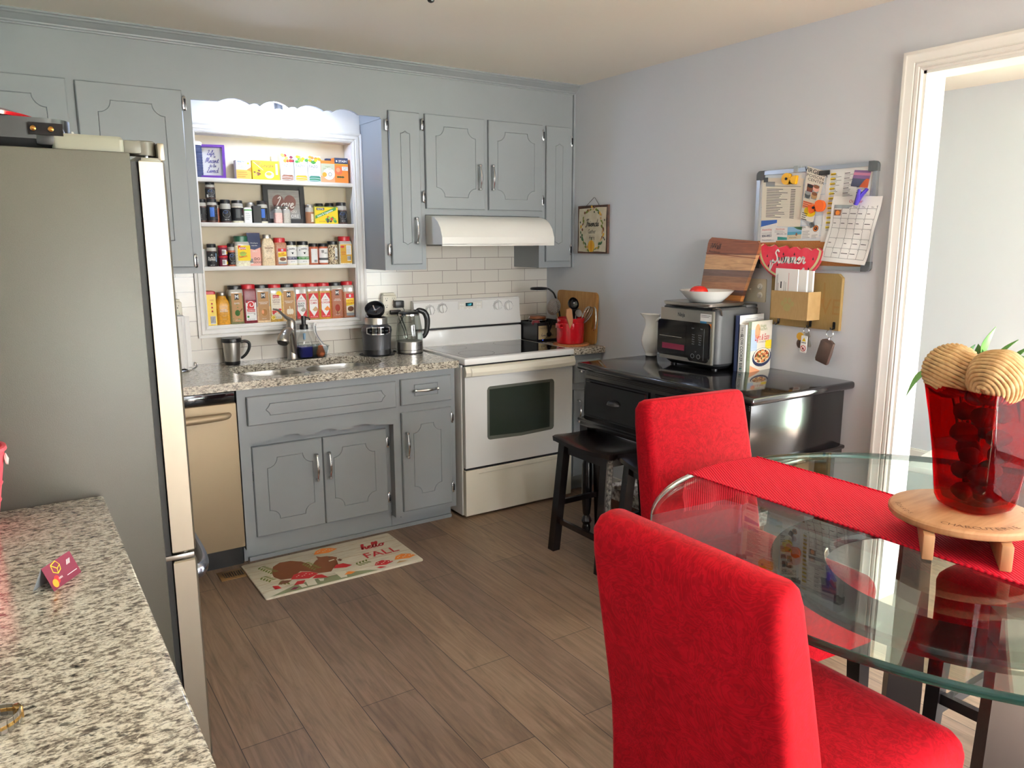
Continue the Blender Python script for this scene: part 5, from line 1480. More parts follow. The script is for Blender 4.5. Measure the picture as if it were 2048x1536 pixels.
for i, s_ in enumerate(('MIX', 'MAX', 'PULSE', 'START')): b.text(fn, s_, -.045+.03*i, .142, .007, 'print_grey', .004)
part(t, 'control_panel', b)
t = thing('blender_blade_lid', 'black blade lid tilted on top of the blender base', 'lid', (-1.322, -.165, GT0+.2155))
T = MX.Translation((0, 0, .036)) @ MX.Rotation(.62, 4, 'X') @ MX.Rotation(-.35, 4, 'Y')
b = MB('black_plastic'); b.lathe([(0, -.012), (.048, -.012), (.053, -.006), (.057, .022), (.055, .026), (.05, .024), (.046, .0), (.02, -.002), (0, -.002)], T=T, n=32); part(t, 'cup', b)
b = MB('chrome')
for a in range(4):
    q = MX.Rotation(a*PI/2, 4, 'Z'); b.add([T @ q @ V(p) for p in ((.004, -.004, .004), (.03, -.003, .016), (.03, .003, .016), (.004, .004, .004), (.004, -.004, .002), (.03, -.003, .0145), (.03, .003, .0145), (.004, .004, .002))], [(0, 1, 2, 3), (7, 6, 5, 4), (0, 4, 5, 1), (1, 5, 6, 2), (2, 6, 7, 3), (3, 7, 4, 0)])
b.tube([T @ V((0, 0, -.002)), T @ V((0, 0, .01))], .006, 10); part(t, 'blade', b)

# kettle
t = thing('electric_kettle', 'glass electric kettle with steel base and black handle', 'kettle', (-1.128, -.2, GT0))
b = MB('steel'); b.lathe([(0, .003), (.074, .003), (.076, .006), (.076, .022), (.078, .024), (.0775, .068), (.0765, .07), (0, .07)], n=36); b.use('black_plastic').lathe([(.0765, .021), (.0772, .024), (.0765, .0265)], n=36); b.lathe([(0, 0), (.077, 0), (.078, .004), (.07, .005)], n=36)
part(t, 'base', b, sharp=.4)
b = MB('kettle_glass'); b.lathe([(.0755, .07), (.079, .085), (.078, .11), (.072, .16), (.064, .21), (.058, .232), (.056, .232), (.062, .208), (.07, .158), (.076, .11), (.077, .086), (.0735, .072)], n=40); part(t, 'jug', b, sharp=.9)
b = MB('black_plastic'); b.lathe([(.0, .243), (.03, .244), (.054, .24), (.06, .233), (.058, .227), (0, .227)], n=32); part(t, 'lid', b)
b = MB('chrome'); b.lathe([(.0585, .218), (.0615, .219), (.0605, .227), (.058, .228)], n=36); part(t, 'rim', b)
b = MB('black_plastic'); b.tube([(.045, -.012, .242), (.06, -.015, .245), (.09, -.02, .232), (.104, -.024, .2), (.106, -.024, .16), (.1, -.022, .12), (.086, -.018, .092), (.08, -.016, .09)], [.008, .012, .013, .013, .012, .011, .009, .006], 10, smooth=5, flat=1.35); b.box(.03, .05, -.03, .005, .236, .25, .005); part(t, 'handle', b)
b = MB('print_dkgrey'); b.text(around(0, 0, 0, .0779, -PI/2+.1), 'COSORI', .03, .045, .011, 'print_dkgrey', .0006); part(t, 'lettering', b)

# faucet
t = thing('kitchen_faucet', 'brushed nickel pull down faucet behind the sink', 'faucet', (-1.782, -.078, GT0))
b = MB('nickel'); b.lathe([(0, 0), (.030, 0), (.031, .004), (.028, .010), (.0265, .06), (.025, .12), (.024, .168), (.0255, .17), (.0255, .174), (.024, .176), (.024, .205), (.018, .218), (0, .222)], n=28); part(t, 'body', b)
b = MB('nickel'); b.tube([(.006, -.006, .03), (-.006, -.022, .09), (-.018, -.05, .14), (-.04, -.085, .168), (-.066, -.118, .165), (-.085, -.138, .145)], [.02, .021, .02, .02, .023, .026], 16, smooth=6); part(t, 'spout', b)
b = MB('nickel'); b.tube([(-.078, -.131, .152), (-.086, -.141, .140), (-.094, -.15, .122), (-.097, -.153, .115)], [.027, .031, .034, .030], 18, smooth=3); b.use('dark_metal').cyl((-.0965, -.1525, .116), (-.0985, -.155, .111), .026, n=16); part(t, 'spray_head', b)
b = MB('nickel'); b.tube([(.004, .0, .214), (-.02, -.006, .228), (-.048, -.014, .252), (-.072, -.022, .276), (-.1, -.03, .284)], [.019, .014, .010, .009, .007], 12, smooth=5, flat=.7); part(t, 'lever', b)

# sink caddy with soap bottle and brush
cd = thing('sponge_caddy', 'clear plastic caddy holding soap and scrubbers by the faucet', 'caddy', (-1.672, -.068, GT0))
b = MB('clear_plastic')
o1 = [(.15, .085, .015, 0), (.155, .09, .017, .01), (.178, .105, .02, .062), (.188, .113, .022, .066)]
i1 = [(.186, .111, .022, .067), (.174, .101, .02, .064), (.151, .086, .017, .012), (.14, .075, .015, .003)]
b.rloft(o1+i1, cap0=True, cap1=True); part(cd, 'tray', b)
t = thing('soap_dispenser', 'glass pump bottle of blue dish soap standing in the caddy', 'bottle', (-1.708, -.068, GT0+.0035))
b = MB('clear_glass'); b.rloft([(.076, .07, .012, 0), (.08, .074, .016, .004), (.08, .074, .018, .075), (.074, .07, .025, .1), (.05, .05, .024, .135), (.042, .042, .0205, .15), (.042, .042, .0205, .158)], n=6); part(t, 'body', b, sharp=.9)
b = MB('blue_soap'); b.rloft([(.068, .062, .012, .004), (.073, .067, .016, .008), (.073, .067, .016, .062)], n=6); part(t, 'liquid', b)
b = MB('black_plastic'); b.lathe([(0, .185), (.02, .185), (.023, .18), (.0235, .158), (0, .158)]); b.tube([(0, 0, .185), (0, 0, .2), (0, 0, .215), (0, 0, .232)], [.013, .012, .014, .012], 14); b.tube([(.0, 0, .226), (.022, -.004, .222), (.03, -.006, .218), (.033, -.007, .208)], .005, 10, smooth=4); b.use('print_sky').cyl((0, 0, .1), (0, 0, .135), .006, .008, 10); part(t, 'pump', b)
t = thing('dish_brush', 'white handled dish brush leaning in the caddy', 'brush', (-1.633, -.06, GT0+.004))
b = MB('white_plastic'); b.tube([(.03, -.005, .06), (.012, .0, .09), (-.008, .006, .13), (-.012, .01, .17), (-.004, .012, .185), (.004, .012, .18), (.0, .012, .16)], [.006, .006, .005, .0055, .006, .005, .004], 10, smooth=5); b.use('print_grey').tube([(.034, -.011, .065), (.012, -.007, .096), (-.003, .0, .13), (-.006, .004, .17)], .003, 8, smooth=4); part(t, 'handle', b)
b = MB('towel_paper'); b.lathe([(0, .0), (.022, .004), (.03, .02), (.026, .042), (.012, .055), (0, .058)], (.03, -.008, .006), 16); part(t, 'brush_head', b)
b = MB(mat('sponge_orange', '#b8623a', .85, bump=(140, .5))); b.lathe([(0, .0), (.018, .002), (.025, .016), (.022, .034), (.016, .046), (.012, .062), (0, .066)], (0, 0, 0), 16)
solo('scrub_sponge', 'orange bulb shaped scrubber in the clear caddy', 'sponge', b, (-1.627, -.092, GT0+.0035))
# mug
t = thing('travel_mug', 'stainless travel mug with black lid and handle', 'mug', (-2.104, -.078, GT0))
b = MB('steel'); b.lathe([(0, .012), (.037, .012), (.046, .12), (.046, .122), (0, .122)], n=32); part(t, 'body', b)
b = MB('black_plastic'); b.lathe([(0, 0), (.036, 0), (.0385, .004), (.0385, .018), (.037, .02)], n=32); part(t, 'foot', b)
b = MB('black_plastic'); b.lathe([(.046, .119), (.0495, .121), (.0505, .136), (.048, .142), (.03, .143), (0, .141)], n=32); part(t, 'lid', b)
b = MB('black_plastic'); b.tube([(.045, -.005, .118), (.07, -.008, .12), (.088, -.01, .108), (.086, -.01, .08), (.07, -.008, .052), (.05, -.006, .035), (.042, -.005, .034)], [.008, .0085, .0085, .008, .0075, .007, .006], 10, smooth=5); part(t, 'handle', b)

# ------------------------------------------------------------------ corner right of the range
b = MB('cork'); b.lathe([(0, 0), (.112, 0), (.115, .004), (.115, .008), (.112, .011), (0, .011)], n=40)
solo('cork_trivet', 'round cork trivet under the red utensil crock', 'trivet', b, (-.137, -.46, GT0))
t = thing('utensil_crock', 'glossy red crock full of cooking utensils', 'crock', (-.137, -.45, GT0+.011))
b = MB('red_enamel'); b.lathe([(0, 0), (.08, 0), (.086, .005), (.088, .02), (.088, .128), (.086, .130), (.088, .133), (.090, .150), (.091, .158), (.089, .160), (.084, .160), (.082, .155), (.080, .02), (.074, .008), (0, .006)], n=44); part(t, 'body', b, sharp=.6)
b = MB('red_enamel'); b.box(-.104, -.080, -.030, .012, .100, .108, .004); b.box(-.104, -.08, -.030, .012, .122, .130, .004); b.box(-.108, -.1, -.030, .012, .1, .13, .004); part(t, 'handle', b)
UX, UY, UZ = -.137, -.45, GT0+.02
def utensil(name, label, cat, parts, tilt, base=(0, 0)):
    t = thing(name, label, cat, (UX+base[0], UY+base[1], UZ))
    T = MX.Rotation(tilt[1], 4, 'X') @ MX.Rotation(tilt[0], 4, 'Y')
    for nm, b in parts:
        b.move(T); part(t, nm, b)
    return t
def hdl(m, L, r=.006): 
    b = MB(m); b.tube([(0, 0, .0), (0, 0, L*.5), (0, 0, L)], [r, r*.8, r*.8], 10); return b
h1 = MB('nickel'); n_ = 22
h1.prism(lambda u, v, h: V((u, -h+.25*(u*u+(v-.245)**2)/.05*.05, v)), circ(.052, 28, 0, .245), -.001, .001, [circ(.0032, 6, .0095*i+(.0048 if j % 2 else 0), .245+.0095*j) for i in range(-4, 5) for j in range(-4, 5) if (.0095*i)**2+(.0095*j)**2 < .040**2])
utensil('skimmer', 'round steel skimmer full of holes in the red crock', 'utensil', [('handle', hdl('nickel', .2, .005)), ('perforated_bowl', h1)], (-.42, .10), (-.02, .035))
h1 = MB('black_gloss'); h1.lathe([(0, -.016), (.022, -.012), (.036, .0), (.040, .014), (.038, .014), (.034, .002), (.02, -.009), (0, -.012)], (0, -.002, .235), 24, T=MX.Rotation(1.25, 4, 'X'))
utensil('ladle', 'black ladle standing highest in the red crock', 'utensil', [('handle', hdl('black_plastic', .2)), ('bowl', h1)], (.04, .02), (0, .0))
h1 = MB('nickel'); h1.lathe([(0, -.01), (.014, -.008), (.022, .0), (.024, .008), (.022, .008), (.0, -.006)], (0, -.02, .185), 20, T=MX.Rotation(1.2, 4, 'X') )
utensil('serving_spoon', 'steel serving spoon in front of the black ladle', 'utensil', [('handle', hdl('nickel', .17, .004)), ('bowl', h1)], (.02, .12), (.0, -.03))
h1 = MB('wood_spoon'); h1.prism(lambda u, v, h: V((u, -h, v)), [(-.010, 0), (.010, 0), (.011, .12), (.022, .16), (.024, .22), (.014, .235), (-.014, .235), (-.022, .2), (-.012, .13)], -.004, .004)
utensil('wooden_spatula', 'wooden spatula leaning left in the red crock', 'utensil', [('blade', h1)], (-.35, .22), (-.01, -.045))
h1 = MB('wood_spoon'); h1.prism(lambda u, v, h: V((u, -h, v)), [(-.006, 0), (.006, 0), (.008, .14), (.018, .19), (.016, .235), (0, .245), (-.014, .225), (-.014, .18), (-.008, .14)], -.004, .004)
utensil('wooden_spoon', 'pale wooden spoon leaning right in the red crock', 'utensil', [('blade', h1)], (.52, .05), (.02, .0))
h1 = MB('chrome')
for k in range(5):
    a = PI*k/5; ca, sa = math.cos(a), math.sin(a)
    h1.tube([(.006*ca, .006*sa, .12), (.022*ca, .022*sa, .165), (.026*ca, .026*sa, .21), (.012*ca, .012*sa, .238), (-.012*ca, -.012*sa, .238), (-.026*ca, -.026*sa, .21), (-.022*ca, -.022*sa, .165), (-.006*ca, -.006*sa, .12)], .0016, 6, smooth=4)
utensil('whisk', 'wire balloon whisk leaning right in the red crock', 'utensil', [('handle', hdl('nickel', .13, .007)), ('wire_loops', h1)], (.40, .22), (.012, -.02))
h1 = MB('black_plastic'); h1.prism(lambda u, v, h: V((u, -h, v)), [(-.006, 0), (.006, 0), (.007, .13), (.03, .15), (.028, .215), (-.02, .20), (-.012, .15), (-.007, .13)], -.002, .002)
utensil('slotted_turner', 'black nylon turner between ladle and whisk', 'utensil', [('blade', h1)], (.28, .0), (.005, .03))

t = thing('cutting_board', 'bamboo cutting board with steel handle leaning on the corner wall', 'board', (-.012, -.36, GT0), -PI/2)
T = MX.Rotation(-.03, 4, 'X'); fo = lambda u, v, h: T @ V((u, -h, v))
b = MB('bamboo'); b.prism(lambda u, v, h: fo(u, v, h), rrect(.405, .325, .03, 5, 0, .163), 0, .018, [[(.165, .095), (.172, .088), (.18, .11), (.182, .163), (.18, .215), (.172, .238), (.165, .23), (.170, .163)]]); part(t, 'board', b)
b = MB('chrome'); b.tube([fo(.174, .085, .01), fo(.196, .1, .018), fo(.206, .135, .02), fo(.208, .163, .02), fo(.206, .19, .02), fo(.196, .225, .018), fo(.174, .24, .01)], .006, 10, smooth=5); part(t, 'handle', b)

t = thing('recipe_caddy', 'black metal napkin caddy with cream printed panel beside the range', 'caddy', (-.20, -.145, GT0))
b = MB('black_plastic')
for x0, x1, y0, y1 in ((-.05, .19, -.105, -.099), (-.05, .19, .1, .106), (-.05, -.044, -.105, .106), (.184, .19, -.105, .106)): b.box(x0, x1, y0, y1, .0, .125, .002)
b.box(-.05, .19, -.105, .106, 0, .006); part(t, 'box', b)
b = MB(); fn = front(0, -.1052, 0)
b.rect(fn, -.04, .018, .105, .105, mat('parchment', '#b5a37c', .8, var=(18, '#a5926a')), .0005); b.text(fn, 'BLESSED BE THE COOK', .033, .085, .011, 'print_dkgrey', .001); b.text(fn, 'happy', .033, .066, .010, 'print_dkgrey', .001, shear=.3); b.cursive(fn, 'home so love', .03, .036, .009, .0016, 'print_dkgrey', .001)
part(t, 'printed_panel', b)
b = MB('nickel'); b.rect(front(0, -.1055, 0), .135, .083, .185, .098, 'nickel', .002); part(t, 'label_plate', b)
t = thing('glass_canister', 'glass canister with clamp and red brown wooden lid inside the caddy', 'jar', (-.165, -.13, GT0+.0065))
b = MB('jar_glass'); b.lathe([(0, 0), (.055, 0), (.058, .006), (.058, .12), (.05, .132), (0, .132)], n=28); part(t, 'jar', b)
b = MB('wood_brown'); b.lathe([(0, .15), (.054, .15), (.057, .147), (.057, .136), (.054, .133), (0, .133)], n=28); part(t, 'lid', b)
b = MB('chrome'); b.tube(circ(.0592, 24), .002, 6, closed=True) if False else b.tube([(x, y, .127) for x, y in circ(.0592, 24)], .0022, 6, closed=True); b.tube([(-.0592, 0, .127), (-.066, 0, .14), (-.06, 0, .152)], .002, 6); part(t, 'clamp', b)
b = MB('c_red'); b.lathe([(0, 0), (.022, .003), (.03, .02), (.022, .037), (0, .04)], n=18)
solo('red_bulb', 'dark red round bulb at the left corner of the black caddy', 'ornament', b, (-.226, -.2, GT0+.1))
# clip lamp
t = thing('clip_lamp', 'black clip-on gooseneck ring lamp clamped to the caddy', 'lamp', (-.165, -.252, GT0+.07))
b = MB('black_plastic'); b.tube([(-.016, -.014, .058), (-.006, -.01, .03), (.004, -.004, .0), (.008, 0, -.022)], [.009, .011, .012, .014], 10, flat=.7); b.tube([(.026, -.014, .064), (.014, -.010, .03), (.006, -.004, .0)], [.008, .011, .010], 10, flat=.7); b.cyl((-.006, -.008, .022), (.018, -.008, .022), .006, n=10); b.lathe([(0, -.006), (.016, -.006), (.018, 0), (.016, .006), (0, .006)], (.008, 0, -.022), 16, T=MX.Rotation(PI/2, 4, 'X')); part(t, 'clamp', b)
b = MB('rubber'); b.tube([(.02, -.008, .04), (.06, -.008, .046), (.09, 0, .06), (.095, .004, .1), (.07, 0, .18), (.045, -.01, .225), (.02, -.02, .25), (-.02, -.028, .272), (-.05, -.03, .277)], .0055, 10, smooth=7); part(t, 'gooseneck', b)
b = MB('black_plastic'); ring_ = [(-.095+.043*math.cos(a), -.032+.043*math.sin(a), .277-.02*math.cos(a)*0) for a in [2*PI*i/28 for i in range(28)]]
b.tube(ring_, .014, 10, closed=True, flat=.55); b.use('print_grey').lathe([(.031, -.0085), (.055, -.0085), (.055, -.007), (.031, -.007)], (-.095, -.032, .277), 28); part(t, 'ring_light', b)
b = MB('rubber'); b.tube([(-.0, -.012, .0), (-.012, -.02, -.02), (-.03, -.022, -.04), (-.05, -.02, -.052)], .0015, 6, smooth=5); part(t, 'cord', b)
b = MB(mat('blue_led', '#3a5cff', .4, emit=2.)); b.lathe([(0, -.003), (.003, 0), (0, .003)], (-.056, -.02, -.054), 10); part(t, 'indicator_light', b)

# ------------------------------------------------------------------ right wall
t = thing('wall_sign', 'small rustic fall sign with cream face hung by wire in the corner', 'sign', (-.003, -.505, 1.48))
wf = lambda x=-.003: onwall(x, 0, 0)
b = MB(mat('rust_frame', '#5a3a2c', .7, var=(40, '#3c2a22'))); b.prism(onwall(0, 0, 0), [(-.143, 0), (.143, 0), (.143, .290), (-.143, .290)], 0, .015); part(t, 'board', b)
b = MB(); fn = onwall(-.0152, 0, 0)
b.poly(fn, [(-.134, .012), (-.05, .009), (.05, .013), (.130, .010), (.132, .1), (.128, .2), (.133, .276), (.06, .278), (-.04, .274), (-.13, .272), (-.136, .18), (-.131, .09)], mat('sign_cream', '#d6cdb8', .8, var=(22, '#c8bda4')), .0004)
random.seed(5)
for i in range(46):
    a = 2*PI*i/46; r1 = .102+random.uniform(-.012, .012); r2 = .125+random.uniform(-.014, .012)
    u, v = r1*math.cos(a), .145+r2*math.sin(a)
    q = a+random.uniform(-.6, .6)+PI/2; L = random.uniform(.016, .03)
    b.stroke(fn, [(u-L*math.cos(q)/2, v-L*math.sin(q)/2), (u, v+.002), (u+L*math.cos(q)/2, v+L*math.sin(q)/2)], random.uniform(.010, .018), random.choice(('print_olive', 'print_tan', 'leaf_dark', 'print_gold', 'print_brown', 'print_olive')), .0006+.00004*i, 3, True)
for u, v in ((-.115, .19), (.118, .2), (.112, .095), (-.112, .1), (.02, .25), (.12, .085), (-.03, .055)): b.disc(fn, u, v, .005, 'print_black', .003, .007, 8)
b.disc(fn, -.005, .045, .032, 'print_gold', .0032, .036); b.disc(fn, -.005, .045, .012, mat('print_amber2', '#c98a1e', .7), .0034, .036); b.stroke(fn, [(-.005, .08), (-.002, .098)], .007, 'print_olive', .0034)
b.cursive(fn, 'Friends', 0, .165, .019, .0038, 'print_black', .0036); b.text(fn, 'Gather', .0, .122, .036, 'print_black', .0036, .72); b.text(fn, 'Here', .0, .085, .036, 'print_black', .0036, .72)
part(t, 'printed_face', b)
b = MB('dark_metal'); b.tube([(-.013, .068, .286), (-.003, .004, .337), (-.003, -.004, .337), (-.013, -.062, .286)], .0012, 6); part(t, 'hanging_wire', b)

# whiteboard
wb = thing('whiteboard', 'white magnetic board with aluminium frame and cork strip covered in papers', 'board', (-.002, -2.043, 1.427))
fn0 = onwall(0, 0, 0)
BW, BH = .612, .452
b = MB(mat('alu', '#c3c6c8', .35, .9)); b.prism(fn0, rrect(BW, BH, .02, 4, 0, BH/2), 0, .016, [rrect(BW-.036, BH-.036, .006, 3, 0, BH/2)]); part(wb, 'frame', b)
b = MB(mat('board_white', '#e9edf0', .2)); b.prism(fn0, rrect(BW-.03, BH-.03, .004, 2, 0, BH/2), 0, .008)
for i in range(6): b.rect(onwall(-.0082, 0, 0), -.28, .15+.045*i, .28, .1512+.045*i, 'print_sky')
for i in range(8): b.rect(onwall(-.0082, 0, 0), -.26+.07*i, .14, -.2588+.07*i, .40, 'print_sky')
part(wb, 'panel', b)
b = MB('cork_board'); b.prism(onwall(-.008, 0, 0), [(-.288, .016), (.288, .016), (.288, .128), (-.288, .128)], 0, .0015); part(wb, 'cork_strip', b)
for sx in (-1, 1):
    for sz in (0, 1):
        b = MB('print_dkgrey'); cx, cz = sx*(BW/2-.018), (.018 if sz == 0 else BH-.018)
        b.prism(fn0, [(cx+sx*.02*math.cos(a)+0, cz+(1 if sz else -1)*.02*math.sin(a)) for a in [PI/2*i/5 for i in range(6)]] + [(cx-sx*.022, cz+(1 if sz else -1)*.02), (cx-sx*.022, cz-(1 if sz else -1)*.022), (cx+sx*.02, cz-(1 if sz else -1)*.022)], -.001, .0185)
        part(wb, 'corner_cap', b)
b = MB('print_grey'); b.prism(fn0, rrect(.022, .03, .003, 2, -.09, BH-.004), 0, .019); part(wb, 'hook', b)

def sheet(name, label, cat, pts, x, m, art=None, group=None, wob=.0):
    """paper pinned to the board: pts = corners (y, z), anticlockwise as seen from the room, BL BR TR TL"""
    cy = sum(p[0] for p in pts)/4; cz = min(p[1] for p in pts)
    o = (x, cy, cz)
    nu, nv = 10, 14
    def f(u, v, h=0):
        a = V(pts[0])*(1-u)+V(pts[1])*u; c = V(pts[3])*(1-u)+V(pts[2])*u
        p = a*(1-v)+c*v
        w = wob*(math.sin(v*9+u*3)*.5+math.sin(u*7-v*4)*.35+.9*max(0, .62-v)*2)
        return V((-w-h, p.x-cy, p.y-cz))
    t = thing(name, label, cat, o, 0, group)
    b = MB(m)
    vs = [f(i/nu, j/nv, 0) for j in range(nv+1) for i in range(nu+1)]
    vs += [f(i/nu, j/nv, .0006) for j in range(nv+1) for i in range(nu+1)]
    N = (nu+1)*(nv+1); fs = []
    for j in range(nv):
        for i in range(nu):
            a = j*(nu+1)+i
            fs.append((a+N, a+1+N, a+nu+2+N, a+nu+1+N)); fs.append((a, a+nu+1, a+nu+2, a+1))
    rim = [i for i in range(nu+1)] + [j*(nu+1)+nu for j in range(1, nv+1)] + [nv*(nu+1)+i for i in range(nu-1, -1, -1)] + [j*(nu+1) for j in range(nv-1, 0, -1)]
    for k in range(len(rim)): fs.append((rim[k], rim[(k+1) % len(rim)], rim[(k+1) % len(rim)]+N, rim[k]+N))
    b.add(vs, fs); part(t, 'sheet', b)
    if art:
        W = (V(pts[1])-V(pts[0])).length; H = (V(pts[3])-V(pts[0])).length
        b = MB(); art(b, lambda u, v, h: f(u/W, v/H, .0007+h), W, H); part(t, 'print', b)
    return t
def listing(b, fn, W, H):
    b.rect(fn, .02, H*.82, .07, H*.92, 'print_grey', .0003); b.rect(fn, .07, H*.83, W*.95, H*.838, 'print_black', .0003)
    for i in range(18):
        v = H*.76-i*H*.034; b.rect(fn, W*.12, v, W*(.35+.3*random.random()), v+.0028, 'print_dkgrey', .0003); b.rect(fn, W*.72, v, W*.83, v+.0028, 'print_black', .0003); b.rect(fn, W*.5, v, W*.7, v+.0006, 'print_grey', .0003)
sheet('paper_sheet', 'white price list sheet at the left of the whiteboard', 'paper', [(-1.770, 1.628), (-1.989, 1.615), (-1.992, 1.832), (-1.764, 1.850)], -.0112, 'paper_warm', listing)
def contacts(b, fn, W, H):
    for r in range(12):
        v = H*.92-r*H*.066
        for c in range(3):
            u = W*(.10+.30*c)
            if c == 0: b.rect(fn, u-.003, v-.002, u+W*.1, v+.007, 'print_yellow', .0002)
            b.rect(fn, u, v, u+W*.12, v+.003, 'print_black', .0004)
            for q in (1, 2): b.rect(fn, u, v-.006*q, u+W*random.uniform(.1, .24), v-.006*q+.0016, 'print_dkgrey', .0003)
sheet('paper_sheet', 'white contact list with yellow highlights at the right of the whiteboard', 'paper', [(-2.10, 1.55), (-2.31, 1.55), (-2.325, 1.865), (-2.112, 1.862)], -.0112, 'paper', contacts)
def brochure(b, fn, W, H):
    b.text(fn, 'VIRGINIA', W*.5, H*.90, .026, 'print_black', .0003, .78, .01); b.text(fn, 'POISON', W*.5, H*.82, .018, 'print_black', .0003); b.text(fn, 'CENTER', W*.58, H*.75, .017, 'print_black', .0003)
    for u, v, s_, k in ((.32, .62, 'print_brown', 'print_black'), (.68, .64, 'print_pink', 'print_brown'), (.25, .48, 'print_dkgrey', 'print_grey'), (.66, .50, 'print_tan', 'print_brown')):
        b.rect(fn, W*(u-.18), H*(v-.07), W*(u+.18), H*(v+.07), 'print_maroon' if s_ == 'print_brown' else 'print_grey', .0002); b.disc(fn, W*u, H*v, .013, s_, .0003, .015, 10); b.disc(fn, W*u, H*(v+.035), .012, k, .0004, .008, 10)
    b.rect(fn, W*.02, H*.22, W*.9, H*.36, 'print_peach', .0002); b.lines(fn, W*.06, W*.8, H*.34, .009, 3, 'print_red', .003); b.disc(fn, W*.6, H*.18, .028, 'print_yellow', .0003, .022)
    b.lines(fn, W*.08, W*.5, H*.13, .009, 4, 'print_black', .003)
sheet('brochure', 'tall poison center brochure under the orange clip', 'brochure', [(-1.995, 1.652), (-2.060, 1.636), (-2.112, 1.852), (-2.014, 1.884)], -.0195, 'paper_warm', brochure)
def monthly(b, fn, W, H):
    b.text(fn, 'October', W*.48, H*.905, .018, 'print_red', .0003)
    b.rect(fn, W*.06, H*.82, W*.94, H*.87, 'print_grey', .0002)
    for i, s_ in enumerate(('Mon', 'Tue', 'Wed', 'Thu', 'Fri')): b.text(fn, s_, W*(.148+.176*i), H*.832, .009, 'print_black', .0004)
    for i in range(6):
        for q in range(16): b.rect(fn, W*(.06+.176*i)-.0006, H*(.07+.8*q/16), W*(.06+.176*i)+.0006, H*(.07+.8*(q+1)/16), 'print_dkgrey', .0006)
    for i in range(6): b.rect(fn, W*.06, H*(.07+.15*i)-.0006, W*.94, H*(.07+.15*i)+.0006, 'print_dkgrey', .0006, 16)
    b.rect(fn, W*.07, H*.71, W*.22, H*.80, 'print_brown', .0004); b.disc(fn, W*.145, H*.75, .010, 'print_orange', .0005)
    for i in range(5):
        for j in range(5):
            if random.random() < .6: b.rect(fn, W*(.075+.176*i), H*(.14+.15*j), W*(.075+.176*i)+W*random.uniform(.05, .14), H*(.14+.15*j)+.0025, 'print_black', .0004)
            b.rect(fn, W*(.215+.176*i), H*(.2+.15*j), W*(.222+.176*i), H*(.2+.15*j)+.003, 'print_black', .0004)
sheet('calendar_page', 'creased October calendar page hanging off the right edge of the whiteboard', 'calendar', [(-2.123, 1.468), (-2.335, 1.452), (-2.383, 1.735), (-2.160, 1.745)], -.0205, 'paper', monthly, wob=.009)
def canyon(b, fn, W, H):
    b.rect(fn, 0, H*.45, W, H, mat('dusk_sky', '#7a5a86', .5), .0001); b.rect(fn, 0, H*.7, W, H*.86, mat('dusk_pink', '#c07a9a', .5), .0002); b.rect(fn, 0, 0, W, H*.5, mat('dusk_hill', '#3c3f58', .5), .0002)
    b.poly(fn, [(W*.5, 0), (W, 0), (W, H*.5), (W*.85, H*.55), (W*.72, H*.42), (W*.6, H*.22)], mat('red_rock', '#b8522c', .5), .0003)
sheet('photo_print', 'small square photo of red rocks at dusk on the whiteboard', 'photo', [(-2.229, 1.784), (-2.309, 1.772), (-2.319, 1.842), (-2.243, 1.850)], -.0128, 'paper', canyon)
def dispatch(b, fn, W, H):
    b.poly(fn, [(0, H*.72), (W, H*.86), (W, H), (0, H)], mat('print_dblue', '#2f56a0', .6), .0002); b.text(fn, 'dispatchhealth', W*.48, H*.54, .0125, 'print_red', .0003); b.text(fn, '804-495-00', W*.46, H*.24, .014, 'print_navy', .0003, bold=.02); b.text(fn, 'DispatchHealth.com', W*.5, H*.08, .0085, 'print_navy', .0003); b.lines(fn, .006, W*.9, H*.42, .008, 2, 'print_grey', .0016, .0003)
sheet('info_card', 'white and blue health service card at lower left of the whiteboard', 'card', [(-1.772, 1.547), (-1.862, 1.549), (-1.862, 1.652), (-1.771, 1.650)], -.0122, 'paper', dispatch)
def card2(b, fn, W, H):
    b.text(fn, 'dispatchhealth', W*.55, H*.82, .009, 'print_red', .0003); b.text(fn, '888-341-153', W*.66, H*.42, .011, 'print_navy', .0003); b.lines(fn, W*.2, W*.95, H*.72, .006, 2, 'print_grey', .0014, .0003); b.poly(fn, [(W*.4, .0), (W, .0), (W, H*.2), (W*.4, H*.26)], 'print_teal', .0003)
sheet('info_card', 'small white card with teal corner overlapping the blue card', 'card', [(-1.836, 1.559), (-1.925, 1.559), (-1.923, 1.615), (-1.836, 1.618)], -.0138, 'paper', card2)
def beach(b, fn, W, H):
    b.rect(fn, 0, H*.45, W, H, 'print_sky', .0001); b.rect(fn, 0, H*.35, W, H*.6, mat('sea', '#4f9ab8', .5), .0002); b.rect(fn, 0, 0, W, H*.36, mat('sand', '#d8c8a8', .6), .0002); b.poly(fn, [(W*.4, H), (W, H), (W, H*.72), (W*.7, H*.8)], 'leaf_dark', .0003); b.disc(fn, W*.65, H*.38, .005, 'print_brown', .0004, .008, 8); b.text(fn, 'Welcome', W*.4, H*.08, .010, 'print_dkgrey', .0004)
sheet('photo_print', 'small beach photo card at the bottom of the whiteboard', 'photo', [(-1.925, 1.561), (-2.0, 1.565), (-2.002, 1.618), (-1.925, 1.617)], -.0132, 'paper', beach)
def card3(b, fn, W, H):
    b.disc(fn, W*.8, H*.72, .014, 'print_black', .0003); b.ring(fn, W*.8, H*.72, .010, .003, 'print_orange', .0004); b.text(fn, 'P', W*.8, H*.66, .012, 'print_orange', .0005); b.text(fn, 'EIN', W*.12, H*.82, .012, 'print_black', .0003); b.lines(fn, .006, W*.5, H*.55, .007, 5, 'print_dkgrey', .0016, .0003); b.lines(fn, W*.6, W*.95, H*.2, .006, 3, 'print_dkgrey', .0014, .0003)
